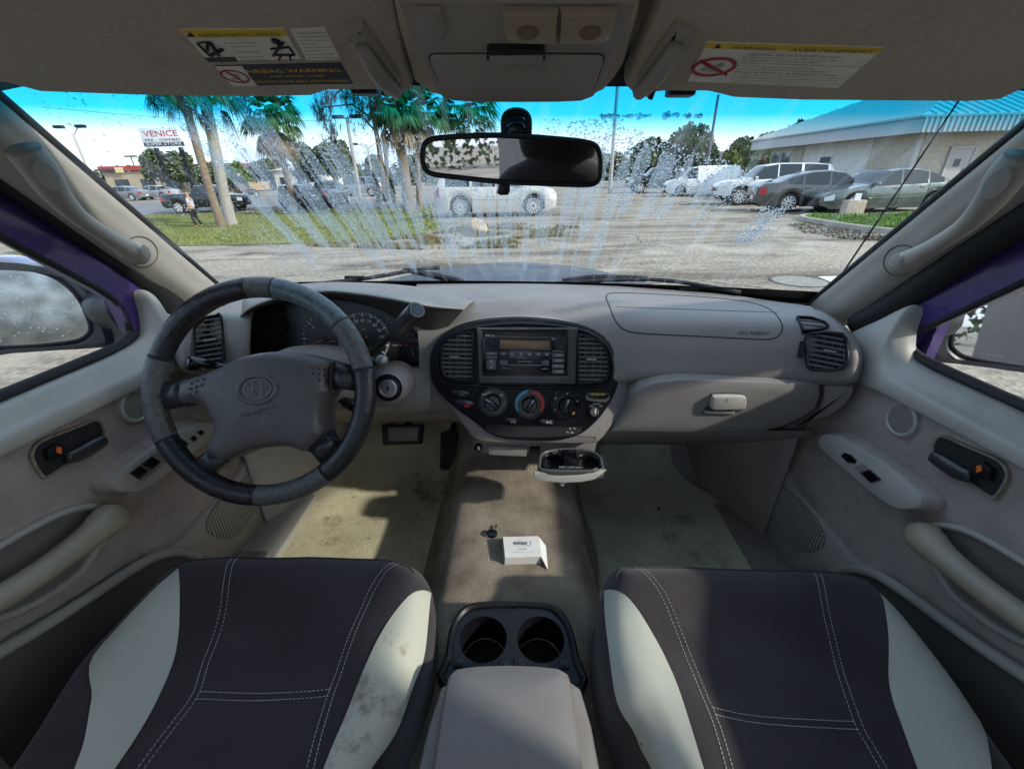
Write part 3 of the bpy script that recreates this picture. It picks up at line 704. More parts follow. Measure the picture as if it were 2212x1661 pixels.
ar = [plm.uv(Z2(*p)) for p in ((1222, 345), (1222, 240), (1250, 200), (1300, 188), (1350, 200), (1378, 240), (1378, 345))]
pts = [plm.w(a, b, -.022) for a, b in ar]
tube('mount_arch', pts, .0045, m_black, mr, seg=10, n=4)
plate('mount_stem', plm, sm([plm.uv(Z2(*p)) for p in ((1240, 345), (1240, 290), (1262, 262), (1300, 255), (1340, 262), (1360, 290), (1360, 345))], 3), -.034, -.022, m_gloss, mr, bev=.003)
plate('mount_button', plm, sm([plm.uv(Z2(*p)) for p in ((1232, 300), (1236, 240), (1265, 212), (1300, 205), (1336, 212), (1364, 240), (1368, 300))], 3), -.05, -.034, m_rub, mr)

# ================================================================== seats
from mathutils import noise as mno
def dseg(p, a, b):
    ab = b - a; t = max(0, min(1, (p - a).dot(ab) / max(1e-12, ab.dot(ab)))); return (p - a - ab * t).length
def seat(side, label, outline, whites, stitches):
    t = T('front_seat', label, 'seat', (side * .40, .2, -.93), None)
    pl = Pl((side * .40, .30, -.622), (0, -.10, 1), up=(0, 1, 0))
    poly = [Vector(pl.uv(p)) for p in outline]
    poly = [Vector((a, b)) for a, b in sm([tuple(p) for p in poly], 4)]
    m = len(poly); c = sum(poly, Vector((0, 0))) / m
    def H(p):
        d = min(dseg(p, poly[i], poly[(i + 1) % m]) for i in range(m)); r = .042
        h = -r + math.sqrt(max(0, r * r - max(0, r - d) ** 2)) if d < r else 0
        return h + .016 * math.exp(-((d - .06) / .05) ** 2) - .012 * math.exp(-((p - c).length / .16) ** 2) + .0022 * math.sin(38 * p.x + 22 * p.y) * math.sin(31 * p.y - 9 * p.x) + .0035 * mno.noise(Vector((p.x * 9, p.y * 14, side))) + .0016 * abs(mno.noise(Vector((p.x * 34 + p.y * 12, p.y * 9, side + 4))))
    V = [pl.w(c.x + (p.x - c.x) * .93, c.y + (p.y - c.y) * .93, -.30) for p in poly]; nr = 1
    V += [pl.w(p.x, p.y, -.12) for p in poly]; nr += 1
    for k in (1, .992, .975, .95, .92, .89, .85, .8, .74, .66, .56, .45, .34, .22, .1):
        V += [pl.w(q.x, q.y, H(q)) for q in (c + (p - c) * k for p in poly)]; nr += 1
    F = [(i * m + k, i * m + (k + 1) % m, (i + 1) * m + (k + 1) % m, (i + 1) * m + k) for i in range(nr - 1) for k in range(m)]
    F.append(tuple((nr - 1) * m + k for k in range(m)))
    mesh('cushion_cover', V, F, m_seat, t)
    fr = [pl.w(q.x, q.y, H(q) + .0005) for q in (c + (p - c) * .93 for p in poly) if q.y > max(p.y for p in poly) - .045]
    fr.sort(key=lambda q: q.x); tube('front_piping', fr, .0022, m_seat, t, seg=6, smooth_path=False)
    for lft, rgt, lbl in whites:
        A = crv([Vector((*pl.uv(p), 0)) for p in lft], 5); B = crv([Vector((*pl.uv(p), 0)) for p in rgt], 5); N = 28
        def samp(C, k): f = k * (len(C) - 1); i = min(int(f), len(C) - 2); return C[i].lerp(C[i + 1], f - i)
        G = []
        for i in range(N + 1):
            a, b = samp(A, i / N), samp(B, i / N)
            G.append([pl.w(q.x, q.y, H(q.to_2d()) + .0022) for q in (a.lerp(b, j / 10) for j in range(11))])
        o = mesh('pale_panel', *gridmesh(G), (m_spots if 'spots' in lbl else stained) if 'stain' in lbl else m_white, t, fix=False); o['label'] = lbl
    for ln in stitches:
        for sgn in (-1, 1):
            C = crv([Vector((*pl.uv(p), 0)) for p in ln], 60); acc = 0; G = []
            for i in range(len(C) - 1):
                d = (C[i + 1] - C[i]); acc += d.length
                if acc < .0044: continue
                acc = 0; nrm = Vector((-d.y, d.x, 0)).normalized(); q = C[i] + nrm * sgn * .0042; dd = d.normalized() * .0016
                G.append(tube_geo([pl.w(q.x - dd.x, q.y - dd.y, H(q.to_2d()) + .0012), pl.w(q.x + dd.x, q.y + dd.y, H(q.to_2d()) + .0012)], [.00042] * 2, 4))
            Vs, Fs = join(G); o = mesh('stitching', Vs, Fs, m_stitch, t, fix=False); o['kind'] = 'stuff'
    # base, backrest and headrest behind the lens
    box('seat_base', (side * .40, .12, -.82), (.42, .55, .2), m_black, t, bev=.02)
    P = []
    for i, (zz, yy, w, th) in enumerate(((-.62, -.26, .24, .07), (-.45, -.28, .25, .07), (-.2, -.33, .25, .065), (-.06, -.37, .22, .055), (.0, -.385, .10, .03))):
        P.append([Vector((side * .40 + w * math.cos(a), yy + th * math.sin(a), zz)) for a in (k * math.pi / 6 for k in range(12))])
    P = [r + [r[0]] for r in P]
    surf('backrest', P, m_seat, t, nu=3, nv=2)
    P = []
    for i, (zz, w, th) in enumerate(((-.02, .08, .03), (.0, .13, .05), (.06, .15, .06), (.12, .14, .055), (.15, .09, .03), (.155, .01, .005))):
        P.append([Vector((side * .40 + w * math.cos(a), -.40 + th * math.sin(a), zz)) for a in (k * math.pi / 6 for k in range(12))])
    P = [r + [r[0]] for r in P]
    surf('headrest', P, m_seat, t, nu=3, nv=2)
    return t
m_spots = M('spotted pale cloth', (.46, .46, .39), .85, bump=.35, bscale=700, bdist=.0005, var=.06, vscale=9); stain(m_spots, 16, .66, .74, (.17, .11, .06), 4); stain(m_spots, 5, .52, .75, (.36, .33, .25), 2)
stained = M('stained pale cloth', (.41, .43, .375), .85, bump=.35, bscale=700, bdist=.0005, col2=(.42, .43, .38), vscale=9)
n, l = nodes_of(stained)
tcs = [q for q in n if q.type == 'TEX_COORD'][0]; pr = n['Principled BSDF']
a = n.new('ShaderNodeTexNoise'); a.inputs['Scale'].default_value = 11; a.inputs['Detail'].default_value = 8; a.inputs['Roughness'].default_value = .7
r = n.new('ShaderNodeValToRGB'); r.color_ramp.elements[0].position = .52; r.color_ramp.elements[0].color = (.47, .465, .385, 1); r.color_ramp.elements[1].position = .66; r.color_ramp.elements[1].color = (.15, .095, .055, 1)
l(tcs.outputs['Object'], a.inputs['Vector']); l(a.outputs['Fac'], r.inputs['Fac']); l(r.outputs['Color'], pr.inputs['Base Color'])
seat(-1, 'driver seat in a dark cover behind the steering wheel', [(350, 1222), (385, 1202), (430, 1190), (620, 1186), (800, 1190), (880, 1202), (915, 1225), (933, 1275), (925, 1380), (895, 1480), (850, 1580), (800, 1680), (720, 1850), (300, 2150), (-160, 2000), (-60, 1760), (40, 1590), (140, 1440), (260, 1310)],
     [([(391, 1238), (303, 1320), (214, 1428), (213, 1506), (207, 1541), (190, 1610), (168, 1668), (130, 1780)], [(393, 1238), (396, 1277), (389, 1346), (372, 1420), (337, 1506), (294, 1588), (240, 1668), (170, 1780)], 'clean pale side panel nearest the driver door'),
      ([(928, 1262), (887, 1294), (839, 1355), (791, 1450), (752, 1549), (706, 1668), (660, 1790)], [(929, 1264), (925, 1311), (915, 1398), (893, 1463), (854, 1562), (790, 1668), (720, 1790)], 'pale side panel with brown stain beside the console')],
     [[(508, 1203), (484, 1307), (441, 1420), (419, 1489), (380, 1549), (303, 1657), (260, 1715)], [(861, 1208), (800, 1294), (765, 1363), (731, 1454), (713, 1506), (696, 1575), (679, 1653), (665, 1715)], [(420, 1495), (570, 1498), (714, 1495)]])
seat(1, 'passenger seat in a dark cover facing the glove box', [(1309, 1240), (1322, 1218), (1350, 1209), (1506, 1208), (1681, 1213), (1800, 1220), (1870, 1238), (1930, 1285), (1990, 1350), (2070, 1450), (2150, 1560), (2240, 1690), (2400, 1950), (2100, 2200), (1700, 2150), (1520, 1900), (1430, 1665), (1381, 1573), (1333, 1512), (1302, 1424), (1295, 1315)],
     [([(1307, 1263), (1309, 1337), (1331, 1490), (1381, 1569), (1430, 1668), (1490, 1800)], [(1308, 1262), (1353, 1302), (1401, 1367), (1441, 1438), (1480, 1556), (1514, 1668), (1550, 1800)], 'pale side panel with two small stain spots beside the console'),
      ([(1896, 1284), (1902, 1324), (1909, 1402), (1920, 1481), (1944, 1560), (1987, 1668), (2040, 1800)], [(1898, 1284), (1966, 1341), (2031, 1424), (2088, 1499), (2119, 1545), (2124, 1668), (2150, 1800)], 'clean pale side panel nearest the passenger door')],
     [[(1371, 1214), (1436, 1306), (1489, 1416), (1524, 1512), (1546, 1578), (1568, 1661), (1580, 1715)], [(1763, 1238), (1778, 1315), (1808, 1402), (1856, 1547), (1887, 1604), (1918, 1661), (1945, 1715)], [(1538, 1538), (1700, 1552), (1855, 1560)]])
# seat rails and belt buckles beside the console
for s in (-1, 1):
    t = T('seat_rail', ('driver' if s < 0 else 'passenger') + ' side black seat rail with buckle stalk next to the console', 'seat rail', (s * .15, .2, -.9))
    box('rail', (s * .158, .24, -.86), (.03, .42, .05), m_black, t, bev=.006)
    box('buckle_stalk', (s * .148, .14, -.72), (.012, .05, .22), m_black, t, Matrix.Rotation(.35, 3, 'X'), bev=.004)
    box('buckle', (s * .148, .19, -.61), (.018, .045, .07), m_gloss, t, Matrix.Rotation(.35, 3, 'X'), bev=.005)

# ================================================================== centre console
cc = T('centre_console', 'grey centre console with armrest lid and black cup holders', 'console', (0, .2, -.93))
plc = Pl((0, .35, -.615), (0, -.06, 1), up=(0, 1, 0)); q8 = lambda a, b: plc.uv(Z8(a, b))
body = [q8(*p) for p in ((215, 1225), (150, 1420), (85, 1680), (20, 1950), (1100, 1950), (1035, 1680), (985, 1420), (930, 1235), (880, 1200), (600, 1195), (270, 1200))]
plate('body', plc, body, -.30, 0, m_dash, cc, bev=.012)
lid = [q8(*p) for p in ((262, 1225), (300, 1192), (400, 1178), (560, 1173), (700, 1178), (810, 1190), (858, 1218), (882, 1290), (905, 1470), (930, 1680), (960, 1950), (140, 1950), (180, 1680), (215, 1450), (243, 1290))]
plate('armrest_lid', plc, lid, -.005, .034, M('vinyl lid', (.20, .185, .18), .45, bump=.5, bscale=520, bdist=.0006, var=.06, vscale=9), cc, bev=.016, dome=.008)
plk = Pl((0, .45, -.668), (0, -.10, 1), up=(0, 1, 0)); qk = lambda a, b: plk.uv(Z8(a, b))
tray = sm([qk(*p) for p in ((235, 1230), (258, 1100), (275, 980), (305, 900), (365, 846), (460, 832), (580, 828), (700, 832), (790, 852), (850, 920), (880, 1010), (900, 1110), (925, 1250), (580, 1300))], 3)
ringplate('tray_rim', plk, inset(tray, -.006), inset(tray, .004), -.02, .010, m_black, cc, bev=.004)
plate('tray_skirt', plk, tray, -.26, -.10, m_black, cc)
def holeplate(name, pl, poly, c, r, o1, depth, mat, parent, n=64, ry=None):
    ry = ry or r; out = []; inn = []
    for i in range(n):
        a = 2 * math.pi * i / n; d = Vector((math.cos(a), math.sin(a))); best = None
        for k in range(len(poly)):
            p, q = Vector(poly[k]), Vector(poly[(k + 1) % len(poly)]); e = q - p; det = d.x * -e.y + e.x * d.y
            if abs(det) < 1e-12: continue
            w = p - Vector(c); t = (w.x * -e.y + e.x * w.y) / det; s = (d.x * w.y - d.y * w.x) / det
            if t > 0 and -1e-6 <= s <= 1 + 1e-6 and (best is None or t < best): best = t
        best = best or r * 1.05
        out.append((c[0] + d.x * best, c[1] + d.y * best)); inn.append((c[0] + r * d.x, c[1] + ry * d.y))
    return ringplate(name, pl, out, inn, o1 - .012, o1, mat, parent, bev=.0, oin=o1 - depth)
mid = q8(580, 1000)[0]
ca, cb = Vector(qk(432, 1000)), Vector(qk(724, 1000)); rr = plk.k(Z8(432, 1000)) * 120 * .4239
for c in (ca, cb):
    hm = (ca.x + cb.x) / 2
    half = [p for p in ([(max(-1, p[0]), p[1]) for p in inset(tray, .003)])]
    half = [((min(p[0], hm) if c is ca else max(p[0], hm)), p[1]) for p in half]
    w = holeplate('cup_well', plk, half, tuple(c), rr, .002, .07, m_black, cc, ry=rr * .96)
    lathe('well_floor', plk, tuple(c), [(rr * .98, -.07), (rr * .9, -.068), (.001, -.068)], M('dusty well floor', (.13, .115, .095), .9, col2=(.03, .03, .03), vscale=60, detail=8), w)
    for dx in (-1, 1):
        a = math.radians(-90 + dx * 42)
        plate('bottle_tab', plk, rrect(c.x + dx * rr * .92, c.y - rr * .98, .016, .016, .004), -.006, .004, m_black, w, bev=.002)

# ================================================================== things on the tunnel
bx = T('small_carton', 'small open white carton with printed label lying on the tunnel carpet', 'box', (0, .72, -.74))
plb = Pl(at(*Z8(630, 530), z=-.715), (0, -.05, 1), up=(0, 1, 0)); qb = lambda a, b: plb.uv(Z8(a, b))
rc = [qb(*p) for p in ((535, 478), (712, 474), (728, 578), (546, 584))]
plate('card_body', plb, rc, -.033, 0, m_box, bx, smooth=False)
fl = [qb(*p) for p in ((714, 476), (752, 508), (764, 610), (728, 580))]
V = [plb.w(*fl[0], .0), plb.w(*fl[1], -.010), plb.w(*fl[2], -.022), plb.w(*fl[3], .0)]
mesh('end_flap', V, [(0, 1, 2, 3)], m_box, bx, smooth=False, solid=.0012)
fl = [qb(*p) for p in ((535, 478), (546, 584), (541, 588), (531, 486))]
mesh('side_flap', [plb.w(*fl[0], 0), plb.w(*fl[1], 0), plb.w(*fl[2], -.03), plb.w(*fl[3], -.03)], [(0, 1, 2, 3)], m_box, bx, smooth=False, solid=.0012)
def btx(s, a, b, h, mt=m_inkg):
    A, B = Vector(qb(*a)), Vector(qb(*b)); d = A - B
    text('print', s, plb, tuple((A + B) / 2), h, mt, bx, off=.0012, width=d.length, rot=math.atan2(d.y, d.x))
btx('999-627', (610, 541), (653, 540), .0042, m_ink_d); btx('DESIGNER PLUS SET', (580, 527), (645, 526), .0026); btx('PREMIUM QUALITY REPLACEMENT PART', (578, 557), (692, 555), .0030); btx('Made', (655, 527), (676, 526), .003); btx('10068', (604, 497), (635, 496), .003)
a0 = qb(585, 511); a1 = qb(648, 510); bw = (a1[0] - a0[0])
V, F = join([[[plb.w(a0[0] + bw * k / 22, a0[1] - .004, .0012), plb.w(a0[0] + bw * (k + w_) / 22, a0[1] - .004, .0012), plb.w(a0[0] + bw * (k + w_) / 22, a0[1] + .004, .0012), plb.w(a0[0] + bw * k / 22, a0[1] + .004, .0012)], [(0, 1, 2, 3)]] for k, w_ in ((0, .5), (1, 1), (2.6, .4), (3.5, .8), (5, .4), (6, 1.2), (8, .5), (9, .4), (10.2, 1), (12, .5), (13.2, .4), (14, 1), (16, .5), (17, 1.2), (19, .4), (20, .5), (21, 1))])
mesh('barcode', V, F, m_ink_d, bx, smooth=False, fix=False)
fr = [qb(*p) for p in ((654, 503), (676, 502), (677, 521), (655, 522))]
ringplate('symbol_frame', plb, fr, inset(fr, .0007), .0, .0013, m_inkg, bx)
ky = T('car_key', 'black headed car key lying on the tunnel carpet', 'key', tuple(at(1062, 1150, z=-.745)))
plk2 = Pl(at(*Z8(475, 458), z=-.732), (0, -.05, 1), up=(0, 1, 0)); qq = lambda a, b: plk2.uv(Z8(a, b))
plate('key_head', plk2, sm([qq(*p) for p in ((448, 462), (456, 446), (478, 442), (500, 450), (502, 462), (490, 474), (468, 476))], 3), -.006, .003, m_gloss, ky, bev=.002)
plate('key_blade', plk2, [qq(*p) for p in ((484, 444), (496, 414), (503, 416), (492, 447))], -.002, .0005, m_sil, ky)
ringplate('key_ring', plk2, ell(*qq(452, 458), .007), ell(*qq(452, 458), .0055), -.003, -.001, m_sil, ky)
# ================================================================== dashboard
db = T('dashboard', 'grey-beige dashboard with black centre stack spanning the cab', 'dashboard', (0, 1.0, -.9))
def pp(c): return [at(u, v, y=y) for u, v, y in c]
C = [pp(c) for c in (
 [(900, 614, 1.12), (900, 630, 1.06), (900, 655, .99), (900, 690, .94), (905, 750, .915), (905, 810, .90), (905, 880, .89), (905, 895, .95)],
 [(1000, 613, 1.12), (1000, 630, 1.06), (1000, 652, .985), (1000, 690, .935), (1000, 750, .905), (1000, 820, .89), (1000, 885, .885), (1000, 893, .93)],
 [(1150, 613, 1.12), (1150, 630, 1.06), (1150, 650, .985), (1150, 690, .935), (1150, 750, .905), (1150, 820, .89), (1150, 885, .885), (1150, 893, .93)],
 [(1300, 617, 1.12), (1300, 634, 1.06), (1300, 656, .98), (1300, 692, .925), (1300, 750, .90), (1300, 800, .885), (1300, 838, .88), (1300, 848, .92)],
 [(1400, 622, 1.12), (1400, 639, 1.05), (1400, 662, .965), (1400, 692, .905), (1400, 735, .88), (1400, 780, .868), (1400, 816, .865), (1400, 828, .91)],
 [(1550, 634, 1.10), (1550, 647, 1.04), (1550, 666, .955), (1550, 693, .895), (1550, 735, .872), (1550, 780, .86), (1550, 820, .858), (1550, 832, .91)],
 [(1680, 652, 1.04), (1682, 660, 1.0), (1686, 675, .935), (1692, 697, .885), (1695, 735, .86), (1695, 780, .848), (1695, 824, .845), (1695, 836, .9)],
 [(1745, 661, .98), (1755, 668, .955), (1768, 680, .91), (1780, 700, .87), (1788, 735, .845), (1788, 780, .83), (1785, 826, .825), (1780, 838, .88)],
 [(1760, 665, .955), (1785, 678, .92), (1812, 696, .88), (1838, 722, .84), (1855, 752, .815), (1858, 785, .8), (1848, 822, .795), (1835, 832, .85)],
 [(1768, 668, .98), (1795, 684, .97), (1825, 705, .97), (1850, 730, .95), (1865, 757, .93), (1866, 788, .92), (1856, 818, .92), (1840, 828, .93)])]
surf('upper_panel', C, m_dash, db, nu=6, nv=6)
def mirx(p): return Vector((-p.x, p.y, p.z))
Lc = [[mirx(p) for p in c] for c in C[:5:-1]]                     # driver's end mirrors the passenger's end
Lc.append([at(u, v, y=y) for u, v, y in ((540, 634, 1.06), (530, 645, 1.02), (520, 655, .97), (512, 690, .905), (508, 730, .885), (508, 770, .88), (510, 815, .87), (512, 830, .91))])
surf('driver_end_panel', Lc, m_dash, db, nu=6, nv=6)
# panel below the gauges and column cover
K = [[at(u, v, y=y) for u in (365, 450, 560, 700, 840, 930)] for v, y in ((788, .955), (796, .905), (830, .885), (868, .875), (890, .885), (902, .96))]
surf('knee_panel', K, m_dash, db, nu=5, nv=5)
P = [[at(u, v, y=y) for u in (640, 740, 830, 960, 1050)] for v, y in ((885, .93), (898, .93), (908, 1.0), (912, 1.15))]
surf('under_panel', P, m_kick, db, nu=4, nv=4)
# instrument hood
Lp = [at(*p[:2], y=p[2]) for p in ((506, 745, .90), (508, 715, .89), (514, 690, .88), (545, 660, .86), (615, 637, .83), (700, 627, .815), (765, 631, .82), (850, 643, .835), (930, 657, .87), (1004, 667, .915))]
Bp = [at(*p[:2], y=p[2]) for p in ((500, 745, 1.0), (500, 710, 1.0), (502, 680, 1.02), (530, 648, 1.06), (605, 626, 1.12), (700, 617, 1.13), (765, 615, 1.13), (850, 615, 1.12), (940, 625, 1.09), (1030, 650, 1.0))]
Ip = [at(*p[:2], y=p[2]) for p in ((512, 745, .945), (512, 722, .945), (520, 700, .95), (556, 668, .955), (632, 650, .96), (715, 646, .96), (790, 658, .96), (855, 685, .955), (898, 722, .95), (914, 765, .945))]
Mp = [a.lerp(b, .5) + Vector((0, 0, .012 if 2 < i < 9 else .004)) for i, (a, b) in enumerate(zip(Lp, Bp))]
Lr = [a + (b - a).normalized() * .006 + Vector((0, 0, -.006 if 2 < i < 9 else 0)) for i, (a, b) in enumerate(zip(Lp, Ip))]
surf('instrument_hood', [Bp, Mp, Lp, Lr], m_dash, db, nu=5, nv=5)
m_hoodu = M('hood lining', (.055, .052, .05), .75, bump=.2, bscale=500, bdist=.0005)
surf('hood_lining', [Lr, [a.lerp(b, .5) for a, b in zip(Lr, Ip)], Ip], m_hoodu, db, nu=4, nv=5)
plg = Pl(at(700, 720, y=.955), (0, -1, .22))
face = sm([plg.uv(p) for p in ((512, 745), (520, 702), (560, 668), (640, 648), (720, 644), (800, 658), (860, 685), (902, 722), (914, 755), (906, 780), (880, 790), (700, 793), (540, 793), (518, 775))], 4)
cl = plate('instrument_cluster', plg, face, -.03, 0, M('gauge face', (.012, .013, .015), .35), db)
ringplate('cluster_bezel', plg, inset(face, -.008), inset(face, .003), -.01, .012, m_black, db, bev=.003)
ringplate('cluster_surround', plg, inset(face, -.026), inset(face, -.007), -.04, .030, m_dash, db, bev=.008)
def gauge(cu, cv, rpx, a0, a1, nt, labels=(), needle=None, nm=1):
    c = Vector(plg.uv((cu, cv))); r = plg.k((cu, cv)) * rpx; G = []
    for i in range(nt + 1):
        a = RAD(a0 + (a1 - a0) * i / nt); L_ = .16 if i % nm == 0 else .09; w = .022 if i % nm == 0 else .012
        d = Vector((math.cos(a), math.sin(a))); n_ = Vector((-d.y, d.x)) * r * w
        G.append(([plg.w(*(c + d * r + n_), .001), plg.w(*(c + d * r * (1 - L_) + n_), .001), plg.w(*(c + d * r * (1 - L_) - n_), .001), plg.w(*(c + d * r - n_), .001)], [(0, 1, 2, 3)]))
    V, F = join(G); o = mesh('gauge_ticks', V, F, m_ink, cl, smooth=False, fix=False); o['kind'] = 'stuff'
    for s, a in labels:
        a = RAD(a); text('gauge_number', s, plg, (c.x + math.cos(a) * r * .70, c.y + math.sin(a) * r * .70), r * .17, m_ink, cl, off=.001)
    if needle is not None:
        a = RAD(needle); d = Vector((math.cos(a), math.sin(a))); n_ = Vector((-d.y, d.x))
        p = [c - d * r * .2 + n_ * r * .03, c + d * r * .78 + n_ * r * .012, c + d * r * .78 - n_ * r * .012, c - d * r * .2 - n_ * r * .03]
        plate('needle', plg, [tuple(q) for q in p], .003, .005, m_org, cl, smooth=False)
        lathe('needle_hub', plg, tuple(c), [(r * .13, .0), (r * .12, .006), (.0005, .006)], m_black, cl, seg=16)
gauge(704, 732, 50, 225, -45, 24, [(str(i), 225 - 45 * i) for i in range(0, 7)], 200, 4)
gauge(786, 732, 56, 215, -35, 48, [(str(i * 10), 215 - 250 * i / 12) for i in range(0, 12)], 214, 4)
gauge(616, 698, 21, 190, 20, 4, [('H', 30)], 190); gauge(606, 733, 22, 200, 30, 4, [], 205)
gauge(872, 742, 32, 75, -50, 4, [('F', 62), ('E', -40)], 20, 2)
text('gauge_caption', 'x1000r/min', plg, plg.uv((715, 737)), .006, m_inkg, cl, off=.001); text('gauge_caption', 'UNLEADED FUEL', plg, plg.uv((864, 746)), .005, m_inkg, cl, off=.001); text('gauge_caption', 'MPH', plg, plg.uv((786, 712)), .006, m_ink_y, cl, off=.001)
for i, s in enumerate('PRND2L'): text('gear_letter', s, plg, plg.uv((838 + 8 * i, 690 + i * 7)), .007, m_inkg, cl, off=.001)
# ---- air vents
def vent(name, pl, uvs, nsl, parent, nv=3, depth=.03, rim=.005, tab=None, sub=3):
    poly = sm([pl.uv(p) for p in uvs], sub) if sub else [pl.uv(p) for p in uvs]
    v = plate(name, pl, poly, -depth, -depth + .002, m_rub, parent)
    ringplate('vent_frame', pl, inset(poly, -rim), poly, -depth, .004, m_black, v, bev=.002)
    xs = [p[0] for p in poly]; ys = [p[1] for p in poly]; y0, y1 = min(ys), max(ys)
    def span(yy):
        hit = []
        for i in range(len(poly)):
            a, b = poly[i], poly[(i + 1) % len(poly)]
            if (a[1] - yy) * (b[1] - yy) < 0: hit.append(a[0] + (b[0] - a[0]) * (yy - a[1]) / (b[1] - a[1]))
        return (min(hit), max(hit)) if len(hit) > 1 else None
    def spany(xx):
        hit = []
        for i in range(len(poly)):
            a, b = poly[i], poly[(i + 1) % len(poly)]
            if (a[0] - xx) * (b[0] - xx) < 0: hit.append(a[1] + (b[1] - a[1]) * (xx - a[0]) / (b[0] - a[0]))
        return (min(hit), max(hit)) if len(hit) > 1 else None
    for i in range(nsl):
        yy = y0 + (y1 - y0) * (i + .7) / (nsl + .4); s = span(yy)
        if not s: continue
        pts = [(s[0], yy), (s[1], yy)]; hgt = (y1 - y0) / nsl * .16
        V = [pl.w(s[0], yy - hgt, .0), pl.w(s[1], yy - hgt, .0), pl.w(s[1], yy + hgt, .0), pl.w(s[0], yy + hgt, .0), pl.w(s[0], yy - hgt + .004, -.016), pl.w(s[1], yy - hgt + .004, -.016), pl.w(s[1], yy + hgt + .004, -.016), pl.w(s[0], yy + hgt + .004, -.016)]
        mesh('slat', V, [(0, 1, 2, 3), (4, 7, 6, 5), (0, 4, 5, 1), (3, 2, 6, 7), (0, 3, 7, 4), (1, 5, 6, 2)], m_vent, v, smooth=False)
    for i in range(nv):
        xx = min(xs) + (max(xs) - min(xs)) * (i + 1) / (nv + 1); s = spany(xx)
        if s: 
            V, F = boxgeo((0, 0, 0), (1, 1, 1)); V = [pl.w(xx + q.x * .0015, (s[0] + s[1]) / 2 + q.y * (s[1] - s[0]), -depth + .005 + q.z * .004) for q in V]
            mesh('vane', V, F, m_vent, v, smooth=False)
    if tab: plate('vent_tab', pl, rrect(*pl.uv(tab), .022, .004, .001), 0, .006, m_sil2, v, bev=.001)
    return v
m_vent = M('vent slat', (.075, .075, .078), .42); m_sil2 = M('grey tab', (.20, .20, .20), .5)
DEP = [o for o in db.children if o.name.startswith('driver_end_panel')][0]; UPN = [o for o in db.children if o.name.startswith('upper_panel')][0]
from mathutils.bvhtree import BVHTree
def bvh_of(o): return BVHTree.FromPolygons([v.co.copy() for v in o.data.vertices], [tuple(p.vertices) for p in o.data.polygons])
def hit0(u, v, bv): return bv.ray_cast(CAMT, ray(u, v).normalized())
def seat_plane(uvs, bv, lift):
    H = [hit0(u, v, bv) for u, v in uvs]; H = [h for h in H if h[0]]; c = sum((h[0] for h in H), Vector()) / len(H); n = Vector()
    for h in H: n += h[1] if h[1].dot(CAMT - h[0]) > 0 else -h[1]
    n.normalize(); m = max((h[0] - c).dot(n) for h in H); return Pl(c + n * (m * .6 + lift), n)
BVD, BV = bvh_of(DEP), bvh_of(UPN)
pll = seat_plane([ZW(*p) for p in ((165, 430), (250, 315), (380, 290), (400, 560), (260, 690), (280, 480))], BVD, .008)
vent('air_vent', pll, [ZW(*p) for p in ((165, 520), (160, 430), (185, 370), (250, 315), (345, 295), (380, 290), (395, 420), (400, 560), (395, 690), (260, 690), (175, 640))], 9, db, 2, depth=.012, rim=.004, tab=ZW(290, 508))
pls = Pl(at(1138, 850, y=.868), (0, -math.cos(RAD(15)), math.sin(RAD(15)))); q5 = lambda a, b: pls.uv(Z5(a, b)); k5 = pls.k((1138, 850)) * .3028
pod = sm([q5(*p) for p in ((560, 900), (690, 1060), (790, 1190), (860, 1262), (1000, 1284), (1400, 1290), (1700, 1290), (1770, 1262), (1840, 1180), (1910, 1090), (1965, 990), (1978, 880), (1940, 690), (1840, 520), (1640, 410), (1200, 345), (760, 415), (600, 520), (525, 680))], 4)
plate('stack_surround', pls, pod, -.09, -.004, m_dash, db, bev=.022)
bl = sm([q5(*p) for p in ((1200, 372), (1450, 393), (1650, 440), (1800, 530), (1872, 640), (1892, 740), (1882, 830), (1850, 920), (1800, 1010), (1730, 1100), (1640, 1180), (1540, 1225), (1400, 1245), (1200, 1242), (1050, 1226), (960, 1190), (870, 1120), (760, 1040), (660, 960), (590, 880), (552, 800), (540, 700), (560, 600), (620, 510), (720, 440), (850, 400), (1000, 380))], 3)
plate('stack_gap', pls, inset(bl, -.0022), -.01, -.0035, m_rub, db)
st = plate('centre_stack', pls, bl, -.01, .003, m_black, db, bev=.004)
rec = sm([q5(*p) for p in ((600, 700), (615, 600), (680, 510), (860, 440), (1200, 412), (1550, 445), (1720, 505), (1810, 600), (1836, 720), (1822, 810), (1760, 848), (1500, 862), (1200, 866), (900, 855), (690, 838), (625, 800))], 3)
ringplate('upper_rim', pls, inset(rec, -.004), inset(rec, .004), -.002, .0085, m_black, st, bev=.003)
vl = [Z5(*p) for p in ((640, 560), (700, 510), (770, 492), (838, 486), (840, 640), (838, 790), (815, 812), (690, 795), (640, 765), (624, 660))]
vr = [Z5(*p) for p in ((1605, 502), (1700, 520), (1765, 565), (1803, 640), (1812, 720), (1800, 790), (1745, 820), (1620, 830), (1602, 815), (1600, 640))]
plv_ = Pl(pls.o + pls.n * .012, pls.n)
vent('air_vent', plv_, vl, 10, db, 3, depth=.008, rim=.003, tab=Z5(715, 650), sub=2); vent('air_vent', plv_, vr, 10, db, 3, depth=.008, rim=.003, tab=Z5(1690, 668), sub=2)
